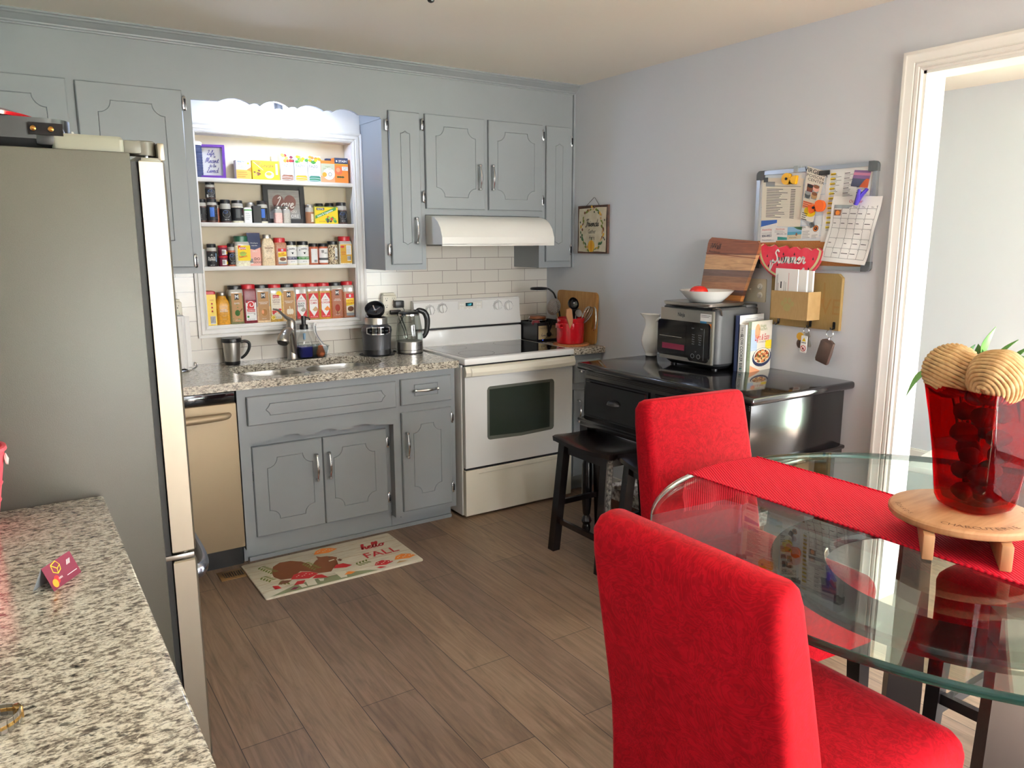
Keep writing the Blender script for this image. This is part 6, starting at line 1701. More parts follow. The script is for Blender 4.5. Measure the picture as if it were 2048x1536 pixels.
sheet('business_card', 'white business card with round black and orange logo', 'card', [(-2.0, 1.566), (-2.09, 1.570), (-2.092, 1.626), (-2.0, 1.620)], -.0134, 'paper', card3)

def chip_clip(label, y, z, m, a, flip=False):
    t = thing('magnetic_clip', label, 'clip', (-.0215 if flip else -.0145, y, z), 0, None)
    b = MB(m); ca, sa = math.cos(a), math.sin(a)
    P = [(-.040+.026*(1-math.cos(q)), -.026*math.sin(q)) for q in [-PI*.62+PI*1.24*i/12 for i in range(13)]]
    P = [(-.014-.026*math.cos(q), .026*math.sin(q)) for q in [2.2-4.4*i/14 for i in range(15)]][::-1]+[(.012, -.013), (.036, -.020), (.040, -.016), (.040, .016), (.036, .020), (.012, .013)]
    P = [(-u, v) for u, v in P][::-1] if flip else P
    b.prism(onwall(-.0, 0, 0), [(u*ca-v*sa, u*sa+v*ca) for u, v in P], .004, .014); b.prism(onwall(0, 0, 0), [(u*ca*.98-v*sa, u*sa*.98+v*ca) for u, v in P], -.003, .0); part(t, 'jaws', b)
    b = MB('dark_metal'); b.tube([V((-.002, .012*ca, -.012*-sa*-1)), V((-.018, .012*ca, -.012*sa))], .006, 12); part(t, 'spring', b)
chip_clip('yellow plastic clip holding the price list', -1.923, 1.833, mat('clip_yellow', '#f0b414', .3), -.15)
chip_clip('orange plastic clip holding the poison center brochure', -2.082, 1.703, mat('clip_orange', '#e8651e', .3), .25, True)
t = thing('clothes_peg', 'purple plastic peg clamped on the calendar page', 'peg', (-.034, -2.288, 1.735), 0)
b = MB(mat('peg_purple', '#3f2f9a', .4))
for s_ in (-1, 1): b.tube([(-.004*s_*0-.006*(s_+1), .012-.004*s_, -.03), (-.006*(s_+1), .0, 0), (-.006*(s_+1), -.018+.014*s_, .032)], [.012, .013, .009], 8, flat=.7)
part(t, 'jaws', b); b = MB('dark_metal'); b.cyl((-.016, .0, .0), (.006, .0, .0), .004, n=8); part(t, 'spring', b)
for l, y, z, s_, a in (('dark square magnet on the upper left of the whiteboard', -1.788, 1.838, .021, 0), ('dark square magnet tilted above the logo business card', -2.055, 1.626, .022, .45)):
    b = MB('print_dkgrey'); ca, sa = math.cos(a), math.sin(a); b.prism(onwall(0, 0, 0), [(u*ca-v*sa, u*sa+v*ca) for u, v in ((-s_/2, -s_/2), (s_/2, -s_/2), (s_/2, s_/2), (-s_/2, s_/2))], 0, .004)
    solo('magnet', l, 'magnet', b, (-.0150, y, z))
b = MB('print_black'); b.prism(onwall(0, 0, 0), rrect(.052, .019, .003, 3), 0, .005); solo('magnet', 'black bar magnet across the top of the brochure', 'magnet', b, (-.0215, -2.105, 1.848))

# love board with mail box
lv = thing('key_rack', 'plain brown wooden key rack with stencilled letters under the whiteboard', 'rack', (-.002, -2.03, 1.162))
b = MB('kraft_dark'); b.prism(onwall(0, 0, 0), [(-.172, 0), (.198, 0), (.198, .232), (.178, .25), (-.172, .25)], 0, .018); part(lv, 'board', b)
b = MB(); fn = onwall(-.0182, 0, 0); b.text(fn, 'LOVE', .09, .07, .10, 'stencil', .0004, .9); b.rect(fn, .11, .1, .118, .21, 'stencil', .0006); b.disc(fn, .06, .12, .02, 'stencil', .0006, .05); part(lv, 'lettering', b)
b = MB('kraft')
for (u0, u1, v0, v1, h0, h1) in ((-.098, .098, .042, .168, .10, .108), (-.098, -.09, .042, .168, .018, .10), (.09, .098, .042, .168, .018, .10), (-.09, .09, .042, .05, .018, .10)): b.prism(onwall(0, 0, 0), [(u0, v0), (u1, v0), (u1, v1), (u0, v1)], h0, h1)
bx = part(lv, 'mail_box', b)
b = MB(); fn = onwall(-.1082, 0, 0); b.disc(fn, -.01, .095, .02, 'stencil_pale', .0003, .018)
for u, v in ((-.036, .112), (-.02, .128), (.002, .128), (.018, .112)): b.disc(fn, u, v, .009, 'stencil_pale', .0003, .012, 12)
part(bx, 'paw_print', b)
for u in (.055, .175, -.12):
    b = MB('dark_metal'); b.prism(onwall(-.018, 0, 0), rrect(.012, .034, .005, 3, u, .022), 0, .003); b.tube([(-.02, -u, .014), (-.034, -u, .004), (-.042, -u, .006), (-.044, -u, .016)], .0028, 8, smooth=4); part(lv, 'hook', b)
for i, (u, h, w_, l) in enumerate(((-.03, .265, .12, 'white printed envelope standing frontmost in the mail box'), (.0, .262, .13, 'white envelope standing second in the mail box'), (.02, .258, .12, 'white envelope standing at the back of the mail box'))):
    t = thing('envelope', l, 'envelope', (-.094+.022*i, -2.03-u+.0, 1.212), 0, None)
    b = MB('paper'); b.prism(onwall(0, 0, 0), [(-w_/2, .001), (w_/2, .001), (w_/2, h-.048), (-w_/2, h-.045)], 0, .006+.006*(i > 0)); part(t, 'paper', b)
    if i == 0:
        b = MB(); fn = onwall(-.0062, 0, 0)
        b.lines(lambda u_, v_, h_: fn(-v_, u_, h_), .04, .2, .052, .005, 3, 'print_black', .0016, .0004); b.lines(lambda u_, v_, h_: fn(-v_, u_, h_), .09, .18, .01, .008, 2, 'print_dkgrey', .0014, .0004); b.rect(fn, .012, .1, .0135, .2, 'print_red', .0004); b.rect(fn, -.03, .13, -.024, .16, 'print_black', .0004); part(t, 'print', b)
# watermelon sign
t = thing('watermelon_sign', 'watermelon slice sign lettered in white, hanging below the whiteboard', 'sign', (-.021, -1.955, 1.372))
R_ = .178; T0 = .148
arc = [(R_*math.cos(PI+PI*i/24), T0+R_*.82*math.sin(PI+PI*i/24)) for i in range(25)]
jag = [(R_*(1-2*i/16), T0+.008*math.sin(i*2.2)+.006) for i in range(1, 16)]
rot_ = -.06
def wm(s_): return [(u*s_*math.cos(rot_)-(v-T0)*s_*math.sin(rot_), T0+u*s_*math.sin(rot_)+(v-T0)*s_*math.cos(rot_)) for u, v in arc+jag]
b = MB(mat('melon_rind', '#c4404c', .6)); b.prism(onwall(0, 0, 0), wm(1), 0, .012); part(t, 'board', b)
b = MB(); fn = onwall(-.0122, 0, 0)
b.poly(fn, wm(.955), mat('melon_white', '#d8d6a0', .6), .0003); b.poly(fn, wm(.89), mat('melon_red', '#cf1f3c', .6, var=(14, '#dd4358')), .0007)
for u, v in ((-.12, .11), (-.03, .12), (.03, .12), (.13, .1), (-.11, .065), (.11, .055), (.06, .05), (.08, .09), (-.06, .07), (.0, .03)): b.poly(fn, [(u, v+.012), (u+.004, v), (u, v-.004), (u-.004, v)], 'print_black', .0010)
b.cursive(fn, 'Summer', .0, .082, .026, .0075, 'print_white', .0013, .2); b.cursive(fn, 'V', -.10, .045, .02, .007, 'print_white', .0013); b.cursive(fn, 's', .078, .035, .024, .008, 'print_white', .0013)
part(t, 'printed_face', b)
# keys and wallet
t = thing('key_ring', 'bunch of keys with white warning tag and orange fob on the rack', 'keys', (-.048, -2.085, 1.167))
b = MB('chrome'); b.tube([(0, .014*math.cos(a), -.014+.014*math.sin(a)) for a in [2*PI*i/18 for i in range(18)]], .0014, 6, closed=True); part(t, 'ring', b)
b = MB('nickel')
for i, (y, a) in enumerate(((-.02, -.35), (-.03, -.5))):
    T = MX.Translation((-.002-.003*i, y*.4, -.024)) @ MX.Rotation(a*.6, 4, 'X'); b.prism(lambda u, v, h: T @ V((-h, -u, v)), [(-.010, 0), (.010, 0), (.010, -.02), (.004, -.024), (.005, -.06), (0, -.066), (-.005, -.06), (-.004, -.024), (-.010, -.02)], 0, .002)
part(t, 'key', b)
b = MB('print_gold'); b.prism(onwall(-.006, 0, 0), circ(.018, 20, -.024, -.042), 0, .004); part(t, 'orange_fob', b)
b = MB('leather'); b.prism(onwall(-.002, 0, 0), circ(.017, 20, -.026, -.075, .022), 0, .004); part(t, 'brown_fob', b)
b = MB('print_white'); T = MX.Rotation(.06, 4, 'X'); fn = lambda u, v, h: T @ V((-.012-h, -u, v)); b.prism(fn, rrect(.032, .078, .004, 3, .006, -.075), 0, .003)
b.poly(fn, [(-.004, -.062), (.016, -.062), (.006, -.044)], 'print_yellow', .0035); b.disc(fn, .006, -.094, .014, 'print_red', .0035); b.disc(fn, .006, -.094, .011, 'print_white', .004); b.stroke(fn, [(-.003, -.085), (.015, -.103)], .003, 'print_red', .0045, 0); b.disc(fn, .006, -.095, .005, 'print_black', .0042); b.rect(fn, -.006, -.07, .018, -.067, 'print_black', .0035); part(t, 'warning_tag', b)
t = thing('key_wallet', 'brown leather key wallet hanging from the right hook of the rack', 'wallet', (-.048, -2.205, 1.168))
b = MB('chrome'); b.tube([(0, .017*math.cos(a), -.018+.017*math.sin(a)) for a in [2*PI*i/20 for i in range(20)]], .0014, 6, closed=True); b.lathe([(.0, 0), (.005, .0), (.005, .012), (0, .014)], (0, .002, -.048), 10); part(t, 'ring', b)
b = MB('leather'); T = MX.Translation((0, 0, -.045)) @ MX.Rotation(.28, 4, 'X')
b.loft([[T @ V((x, y, z)) for x, y in rrect(d_, w_, .004, 3)] for w_, d_, z in ((.03, .012, 0), (.06, .018, -.008), (.066, .02, -.06), (.064, .018, -.105), (.058, .014, -.11))]); b.use('leather').box(-.011, -.009, -.032, .032, -.1, -.012, .001, T=T); part(t, 'pouch', b)
# switch plate
t = thing('switch_plate', 'ivory wall plate with toggle switch and two dimmer knobs', 'switch', (-.001, -1.757, 1.317))
b = MB('ivory_plastic'); b.prism(onwall(0, 0, 0), rrect(.118, .112, .006, 3), 0, .006); part(t, 'plate', b)
b = MB('ivory_plastic'); b.prism(onwall(-.006, 0, 0), rrect(.010, .024, .002, 2, -.03, 0), 0, .002); b.box(-.02, -.006, .027, .033, .0, .008, .002); part(t, 'toggle', b)
for v in (.02, -.022):
    b = MB('white_plastic'); b.tube([(-.006, -.026, v), (-.01, -.026, v), (-.012, -.026, v), (-.02, -.026, v)], [.015, .014, .009, .008], 18); part(t, 'dimmer_knob', b)
# ------------------------------------------------------------------ black sideboard on the right wall
SX, SY0, SY1, SZ = -.682, -2.32, -1.207, .949
dk = thing('sideboard', 'black painted sideboard with drawers and turned legs on the right wall', 'sideboard', (-.34, -1.76, 0))
b = MB('black_top'); b.box(SX, -.002, SY0, SY1, SZ-.034, SZ, .012, 3); part(dk, 'top', b, True)
b = MB('black_paint'); b.box(-.64, -.02, -2.28, -1.222, .655, SZ-.034, .002)
for z in (.885, .893, .901): b.box(-.645, -.6, -2.275, -1.24, z, z+.004, .001)
b.box(-.658, -.01, -2.298, -1.19, .640, .658, .006, 2); b.box(-.648, -.015, -2.288, -1.2, .615, .640, .004)
part(dk, 'body', b, True)
for y0, y1 in ((-1.70, -1.242), (-2.245, -1.745)):
    def fy(u, v, h): return V((-.64-h, u, v))
    b = MB('black_paint'); R = lambda e: [(y0+e, .672+e), (y1-e, .672+e), (y1-e, .868-e), (y0+e, .868-e)]
    b.loft([[fy(u, v, 0) for u, v in R(0)], [fy(u, v, .008) for u, v in R(0)], [fy(u, v, .010) for u, v in R(.002)], [fy(u, v, .010) for u, v in R(.010)], [fy(u, v, .016) for u, v in R(.014)]], cap0=False)
    d_ = part(dk, 'drawer', b, True, sharp=.2)
    ym_ = (y0+y1)/2
    b = MB('dark_metal')
    S = []
    for i in range(9):
        a = PI*i/8
        S.append([(-.656-.030*math.sin(q)*math.sin(a)**.5 if False else -.656-.028*math.sin(q)*max(.15, math.sin(a)), ym_-.042*math.cos(a), .768+.026*math.cos(q)*max(.2, math.sin(a))) for q in [PI*.5*k/5 for k in range(6)]])
    b.loft(S, closed=False, cap0=False, cap1=False); part(d_, 'cup_pull', b, True, 'dark metal cup pull')
tl = [(.030, .615), (.030, .50), (.022, .49), (.027, .48), (.03, .47), (.022, .455), (.017, .44), (.022, .42), (.027, .40), (.029, .3), (.026, .2), (.02, .13), (.016, .12), (.024, .105), (.029, .09), (.022, .075), (.019, .07), (.023, .05), (.017, .012), (.013, 0)]
for x in (-.605, -.06):
    for y in (-2.235, -1.215+.0):
        b = MB('black_paint'); b.lathe([(r, z) for r, z in tl][::-1], (x, y, 0), 20); b.box(x-.03, x+.03, y-.03 if y < -2 else y-.03, y+.03, .5, .62); part(dk, 'leg', b, True)
for lab, y, z0 in (('dark wicker basket with patterned cloth, left one under the sideboard', -1.40, 0), ('dark wicker basket with patterned cloth, right one under the sideboard', -1.80, 0)):
    t = thing('wicker_basket', lab, 'basket', (-.28, y, 0), 0, None)
    b = MB('wicker'); b.rloft([(.34, .30, .03, 0), (.37, .33, .03, .12), (.39, .345, .03, .25), (.38, .335, .03, .25), (.34, .30, .03, .03)]); part(t, 'body', b)
    b = MB('wicker_cloth'); b.rloft([(.395, .35, .03, .20), (.40, .355, .03, .27), (.375, .33, .03, .27), (.3, .27, .03, .24)]); b.tube([(-.2, -.1, .265), (-.21, .0, .29), (-.2, .1, .27)], .012, 8, smooth=4); part(t, 'liner', b)

# things on the sideboard
t = thing('pitcher', 'white ceramic pitcher behind the toaster oven', 'pitcher', (-.20, -1.245, SZ))
b = MB('white_ceramic')
S = []
for r, z, e in ((.030, 0, 0), (.034, .004, 0), (.032, .012, 0), (.036, .02, 0), (.052, .055, 0), (.056, .085, 0), (.048, .125, 0), (.036, .165, 0), (.035, .195, .012), (.04, .215, .034), (.043, .222, .044), (.039, .222, .040), (.031, .195, .01), (.03, .16, 0), (.0, .12, 0)):
    S.append([(r*math.cos(a)*.98, r*math.sin(a)+e*max(0, math.cos(a-PI/2-.35))**4, z) for a in [2*PI*i/28 for i in range(28)]])
b.loft(S, True, False); part(t, 'body', b, sharp=1.2)
b = MB('white_ceramic'); b.tube([(0, -.034, .19), (0, -.062, .205), (0, -.082, .17), (0, -.078, .12), (0, -.05, .085)], .007, 8, smooth=5); part(t, 'handle', b)

OV = thing('toaster_oven', 'grey and steel countertop oven with black touch panel on the sideboard', 'oven', (-.185, -1.632, SZ), -PI/2)
# local: front faces -y, width along x
W2, D2, H2 = .184, .15, .275
b = MB('oven_grey'); b.rloft([(2*W2-.04, 2*D2-.04, .03, .018), (2*W2, 2*D2, .035, .035), (2*W2, 2*D2, .035, H2+.012), (2*W2-.02, 2*D2-.02, .03, H2+.022)], n=6); b.use('black_plastic').rloft([(2*W2-.06, 2*D2-.06, .03, .006), (2*W2-.03, 2*D2-.03, .03, .02)], n=5)
for x in (-1, 1):
    for y in (-1, 1): b.cyl((x*(W2-.05), y*(D2-.05), 0), (x*(W2-.05), y*(D2-.05), .008), .015, n=12)
b.use('oven_grey').box(.04, .18, .05, D2-.02, H2+.018, H2+.032, .004)
part(OV, 'body', b)
b = MB('steel'); b.loft([[(x, y, z) for x, y in ((-W2+.004, -D2-.002), (W2-.02, -D2-.002), (W2-.012, -D2-.004), (W2-.012, -D2-.012), (W2-.02, -D2-.016), (-W2+.016, -D2-.016), (-W2+.004, -D2-.006))] for z in (.032, H2+.008)]); fa = part(OV, 'door', b)
yf_ = -D2-.0162
b = MB('black_gloss'); b.prism(front(-.012, yf_, 0), rrect(.345, .175, .02, 5, 0, .138), 0, .003); part(fa, 'window_frame', b)
b = MB('black_gloss'); b.prism(front(-.085, yf_-.003, 0), rrect(.185, .145, .012, 4, 0, .138), 0, .0008); b.use('nickel').box(-.17, -.02, yf_-.0045, yf_-.0035, .143, .146); b.use('print_maroon').box(-.15, .0, yf_-.0044, yf_-.0036, .082, .11); part(fa, 'window', b)
b = MB('black_gloss'); b.prism(front(.092, yf_-.003, 0), rrect(.125, .185, .015, 5, 0, .132), 0, .006)
fn = front(.092, yf_-.0092, 0)
for i, s_ in enumerate(('Steam', 'Crisp', 'Bake', 'Toast', 'Broil')): b.text(fn, s_, -.03, .165-.011*i, .0075, 'print_grey'); b.text(fn, ('Air Fry', 'Roast', 'Proof', 'Dry', 'Slow')[i], .012, .165-.011*i, .0075, 'print_grey')
b.text(fn, 'TEMP', -.035, .195, .007, 'print_grey'); b.text(fn, 'TIME', .02, .195, .007, 'print_grey'); b.ring(fn, -.032, .065, .010, .0015, 'print_grey'); b.ring(fn, .006, .065, .010, .0015, 'print_grey'); b.text(fn, 'SET', -.012, .085, .006, 'print_grey'); b.rect(fn, .036, .05, .0375, .2, 'print_grey')
part(OV, 'control_panel', b)
b = MB(); fn = front(0, yf_, 0); b.text(fn, 'Ninja', -.03, .247, .026, 'print_dkgrey', .0008, .85, .02); part(fa, 'lettering', b)
b = MB(); fn = front(.128, yf_, .0); b.rect(fn, -.035, .235, .035, .27, 'print_white', .0006); b.lines(fn, -.03, .03, .262, .007, 2, 'print_black', .0018, .001); b.rect(fn, -.035, .21, .005, .235, mat('sticker_blue', '#3f86b0', .5), .0007); b.rect(fn, .0, .205, .035, .225, 'print_orange', .0009); part(fa, 'sticker', b)
b = MB('nickel'); b.tube([(W2-.035, -D2+.01, H2+.01), (W2-.02, -D2-.004, H2+.02), (W2+.004, -D2+.01, H2+.02), (W2+.006, -D2+.02, H2-.01)], .007, 8, smooth=4, flat=.5); part(OV, 'hinge_clip', b)

OM = MX.Translation((-.185, -1.632, 0)) @ MX.Rotation(-PI/2, 4, 'Z')
ovp = lambda x, y, z: tuple(OM @ V((x, y, z)))
OZ = SZ+H2+.0225
t = thing('metal_tray', 'square steel tray lying on top of the toaster oven', 'tray', ovp(.02, -.07, OZ), -PI/2)
b = MB('steel'); b.rloft([(.25, .22, .02, 0), (.285, .25, .025, .004), (.30, .26, .03, .008), (.305, .265, .03, .020), (.30, .26, .03, .022), (.28, .245, .025, .018)], n=5); part(t, 'body', b)
BP = ovp(.035, -.07, OZ+.0185)
t = thing('white_bowl', 'shallow white bowl holding a tomato on the steel tray', 'bowl', BP, 0)
b = MB('white_ceramic'); b.lathe([(0, .001), (.070, 0), (.076, .004), (.10, .026), (.128, .055), (.130, .057), (.126, .057), (.096, .028), (.07, .012), (0, .010)], n=48); part(t, 'body', b, sharp=.8)
b = MB('tomato')
S = []
for k in range(13):
    ph = PI*k/12
    r, z = .044*math.sin(ph)**.85, .034-.034*math.cos(ph)
    S.append([((max(r, .0008))*(1+.03*math.cos(5*a))*math.cos(a), max(r, .0008)*(1+.03*math.cos(5*a))*math.sin(a), z-(.006 if k == 12 else 0)) for a in [2*PI*i/30 for i in range(30)]])
b.loft(S); 
TP = (BP[0]-.028, BP[1]+.022, BP[2]+.0118)
solo('tomato', 'ripe red tomato resting in the white bowl', 'tomato', b, TP, sharp=1.5)

# striped board leaning against the wall
t = thing('cutting_board', 'striped walnut and maple cutting board leaning behind the toaster oven', 'board', (-.09, -1.615, SZ+.300), -PI/2)
T = MX.Rotation(-.22, 4, 'X') @ MX.Rotation(.07, 4, 'Y'); fo = lambda u, v, h: T @ V((u, -h, v))
# a thick board: stands on the back of the oven
b = MB('striped_board'); b.prism(lambda u, v, h: V((u, -h, v)), [(-.13, .0), (.13, .0), (.162, .285), (.160, .305), (.146, .318), (-.146, .318), (-.16, .305), (-.163, .285)], 0, .022); b.move(T); part(t, 'board', b)
b = MB(); F2 = lambda u, v, h: fo(u, v, .0222+h); b.text(F2, 'iWall', -.105, .262, .040, 'print_black', .0004, .8, .01); b.text(F2, 'Residences', -.105, .242, .017, 'print_black', .0004); b.stroke(F2, [(-.16, .236), (.16, .236)], .004, 'wood_brown', .0003, 0); part(t, 'lettering', b)

# cookbooks
def book(label, x, y, w, h, d, cm, spine=None, cover=None, rot=0., pages=True, name='cookbook'):
    """local: spine faces -x, cover faces -y, depth along +x"""
    t = thing(name, label, 'book', (x, y, SZ), rot)
    b = MB(cm); b.box(0, w, 0, .003, 0, h); b.box(0, w, d-.003, d, 0, h); b.box(0, .004, 0, d, 0, h); part(t, 'cover', b)
    b = MB('paper'); b.box(.004, w-.004, .003, d-.003, .004, h-.004); part(t, 'pages', b)
    if spine:
        b = MB(); spine(b, frame((-.0003, d/2, 0), (0, 0, 1), (0, 1, 0), (-1, 0, 0)), h, d); part(t, 'spine_lettering', b)
    if cover:
        b = MB(); cover(b, front(0, -.0003, 0), w, h); part(t, 'cover_art', b)
    return t
RB_ = -0.12
def slow(b, fn, h, d):
    fr = lambda u, v, k: fn(h-u, -v, k) if False else fn(h-u, v*-1, k)
    b.text(fr, 'CHEAPO SLOW COOKER BIBLE' if False else 'SLOW COOKER BIBLE', h*.6, -.008, .022, 'print_black', .0004, .82, .01); b.text(fr, 'THE EASY', h*.16, -.006, .014, 'print_black', .0004, .8); b.rect(fr, h*.92, -.006, h*.95, .006, 'print_teal', .0004)
def light_spine(b, fn, h, d):
    fr = lambda u, v, k: fn(h-u, v*-1, k)
    b.text(fr, 'Weight Watchers  Light & Easy Cookbook', h*.45, -.004, .011, 'print_olive', .0004, .8)
def light_cover(b, fn, w, h):
    b.rect(fn, 0, 0, w, h, mat('cover_cream', '#e4dccb', .35), .0001); b.rect(fn, 0, h*.42, w*.3, h*.85, mat('cover_blue', '#b4c8dc', .35), .0002); b.disc(fn, w*.30, h*.80, .022, 'print_peach', .0003, .035); b.rect(fn, w*.7, h*.42, w, h*.6, 'print_yellow', .0002)
    b.text(fn, 'Weight', w*.55, h*.87, .022, 'print_olive', .0005, .8); b.text(fn, 'Watchers', w*.55, h*.81, .022, 'print_olive', .0005, .8)
    b.text(fn, 'Light & Easy', w*.52, h*.62, .040, 'print_red', .0006, .62, .01, .2); b.text(fn, 'COOKBOOK', w*.55, h*.565, .012, 'print_brown', .0005)
    b.disc(fn, w*.56, h*.27, w*.46, mat('pan_navy', '#28304f', .3), .0004, h*.19); b.disc(fn, w*.56, h*.30, w*.40, 'print_cream', .0006, h*.155); b.disc(fn, w*.56, h*.29, w*.36, 'food_print', .0008, h*.135)
    b.poly(fn, [(0, 0), (w*.5, 0), (w*.2, h*.08), (0, h*.14)], 'print_peach', .0009); b.rect(fn, 0, h*.455, w, h*.458, 'print_white', .0003)
book('blue backed ring binder standing rearmost in the cookbook row', -.225, -1.850, .205, .262, .020, 'print_navy', None, lambda b, fn, w, h: (b.rect(fn, .004, .004, w, h, 'paper', .0002), b.lines(fn, .05, w*.8, h*.93, .012, 3, 'print_grey', .0016, .0005)), -RB_, name='binder')
book('white spined slow cooker cookbook beside the toaster oven', -.222, -1.886, .17, .222, .032, 'print_white', slow, None, -RB_)
book('light recipe cookbook with a skillet of pasta on its cover', -.205, -1.906, .175, .236, .016, mat('spine_green', '#b9c8ac', .4), light_spine, light_cover, -RB_)

# ------------------------------------------------------------------ bar stools
def make_stool(name, label, loc, rot, padded=False, Hs=.60, sx=.30, sy=.45):
    t = thing(name, label, 'stool', loc, rot)
    n, m = 14, 18
    def top(u, v):   # saddle: dips along the long axis
        return Hs-.022*(1-(2*abs(v))**2)+.010*(2*abs(u))**2-.004
    P = rrect(sx, sy, .035, 4)
    b = MB('espresso' if not padded else 'table_leg')
    vs = []; fs = []
    for j in range(m+1):
        for i in range(n+1):
            u, v = i/n-.5, j/m-.5
            e = .008*((2*abs(u))**8+(2*abs(v))**8)
            k = 1-.03*((2*abs(u))**6*(2*abs(v))**6)
            vs.append((u*sx*k, v*sy*k, top(u, v)-e))
    N = len(vs)
    vs += [(x*.985, y*.985, z-.034+.012*((2*abs(x/sx))**6)) for x, y, z in vs]
    for j in range(m):
        for i in range(n):
            a = j*(n+1)+i; fs.append((a, a+1, a+n+2, a+n+1)); fs.append((a+N, a+n+1+N, a+n+2+N, a+1+N))
    rim = list(range(n+1)) + [j*(n+1)+n for j in range(1, m+1)] + [m*(n+1)+i for i in range(n-1, -1, -1)] + [j*(n+1) for j in range(m-1, 0, -1)]
    for k in range(len(rim)): fs.append((rim[k], rim[k]+N, rim[(k+1) % len(rim)]+N, rim[(k+1) % len(rim)]))
    if padded:
        b.use('damask')
    b.add(vs, fs); part(t, 'seat', b, sharp=.9, label='red damask padded seat' if padded else None)
    tx, ty, fx, fy = sx*.36, sy*.36, sx*.52, sy*.41
    hl = Hs-.03
    for a in (-1, 1):
        for c in (-1, 1):
            b = MB('table_leg' if padded else 'espresso'); w = .021
            b.loft([[(a*fx+q*w, c*fy+r*w*1.1, 0) for q, r in ((-1, -1), (1, -1), (1, 1), (-1, 1))], [(a*tx+q*w, c*ty+r*w*1.1, hl) for q, r in ((-1, -1), (1, -1), (1, 1), (-1, 1))]]); part(t, 'leg', b)
    def at(a, c, z): k = z/hl; return V((a*(fx+(tx-fx)*k), c*(fy+(ty-fy)*k), z))
    for (p, q, z) in (((-1, -1), (-1, 1), .16), ((1, -1), (1, 1), .16), ((-1, -1), (1, -1), .25), ((-1, 1), (1, 1), .25)):
        A, B_ = at(*p, z), at(*q, z); d = (B_-A).normalized(); s_ = V((0, 0, 1)).cross(d)*.009
        b = MB('table_leg' if padded else 'espresso'); u_ = V((0, 0, .013)); b.loft([[X-s_-u_, X+s_-u_, X+s_+u_, X-s_+u_] for X in (A, B_)]); part(t, 'rung', b)
    for (p, q) in (((-1, -1), (-1, 1)), ((1, -1), (1, 1)), ((-1, -1), (1, -1)), ((-1, 1), (1, 1))):
        A, B_ = at(*p, hl-.03), at(*q, hl-.03); d = (B_-A).normalized(); s_ = V((0, 0, 1)).cross(d)*.008; u_ = V((0, 0, .028))
        b = MB('table_leg' if padded else 'espresso'); b.loft([[X-s_-u_, X+s_-u_, X+s_+u_, X-s_+u_] for X in (A, B_)]); part(t, 'apron', b)
    return t
st1 = make_stool('saddle_stool', 'black saddle stool nearest the range with worn leg edge', (-.70, -1.447, 0), 0)
b = MB('rub_through'); b.box(-.137-.020, -.137+.022, -.2005, -.1995, .10, .56) if False else b.loft([[(-.152-.0135, -.2075, .0), (-.152+.0155, -.2075, .0), (-.152+.0155, -.2072, 0), (-.152-.0135, -.2072, 0)], [(-.1085-.0135, -.1862, .56), (-.1085+.0155, -.1862, .56), (-.1085+.0155, -.1855, .56), (-.1085-.0135, -.1855, .56)]])
part(st1, 'worn_edge', b)
st2 = make_stool('saddle_stool', 'black saddle stool tucked behind the rear red chair', (-.715, -1.93, 0), -.2)

# ------------------------------------------------------------------ red slip-covered dining chairs
def make_chair(label, loc, rot):
    """origin on the floor under the line where seat and back meet; the seat points to local -y"""
    t = thing('dining_chair', label, 'chair', loc, rot)
    n = 5
    prof_ = ((.45, -.012, .425, .105), (.60, -.002, .427, .10), (.68, .010, .424, .095), (.80, .036, .420, .09), (.92, .064, .416, .083), (1.0, .083, .412, .078), (1.045, .094, .410, .070), (1.066, .098, .400, .056), (1.075, .104, .380, .036))
    b = MB('damask')
    b.loft([[(x, y+yf+th/2, z) for x, y in rrect(ww, th, min(.02, th*.42), n)] for z, yf, ww, th in prof_]); part(t, 'backrest', b, sharp=.9)
    b = MB('damask')
    S = []
    for z, e in ((.45, 0), (.56, 0), (.598, -.002), (.618, .004), (.632, .018), (.639, .045), (.642, .10)):
        S.append([(x, y-.208, z+(.008*(1-(2*x/.425)**2) if z > .63 else 0)) for x, y in rrect(.425-2*e, .46-2*e, .04-min(e, .018), n)])
    b.loft(S); part(t, 'seat', b, sharp=.9)
    P = {}
    for x in (-1, 1):
        for k, (y0, y1) in enumerate(((-.405, -.425), (.05, .10))):
            b = MB('table_leg'); A, B_ = V((x*.178, y0, .46)), V((x*.182, y1, 0)); P[x, k] = (A, B_)
            b.loft([[B_+V((q*.017, r*.017, 0)) for q, r in ((-1, -1), (1, -1), (1, 1), (-1, 1))], [A+V((q*.022, r*.022, 0)) for q, r in ((-1, -1), (1, -1), (1, 1), (-1, 1))]]); part(t, 'leg', b)
    def at(x, k, z): A, B_ = P[x, k]; return B_+(A-B_)*(z/.46)
    for p, q, z in (((-1, 0), (-1, 1), .20), ((1, 0), (1, 1), .20), ((-1, 0), (1, 0), .25), ((-1, 1), (1, 1), .25)):
        A, B_ = at(*p, z), at(*q, z); d = (B_-A).normalized(); s_ = V((0, 0, 1)).cross(d)*.010; u_ = V((0, 0, .016))
        b = MB('table_leg'); b.loft([[X-s_-u_, X+s_-u_, X+s_+u_, X-s_+u_] for X in (A, B_)]); part(t, 'stretcher', b)
    b = MB('damask')
    for x in (-1, 1): b.tube([(x*(ww/2-.010), yf+.009, z) for z, yf, ww, th in prof_[1:7]], .003, 6)
    part(t, 'piping', b)
    return t
make_chair('red damask dining chair between the sideboard and the glass table', (-1.302, -2.700, 0), -.085)
make_chair('red damask dining chair in the foreground, back turned to the viewer', (-2.075, -3.432, 0), PI/2)
make_chair('red damask dining chair across the glass table, behind the red vase', (-.515, -3.41, 0), -PI/2)

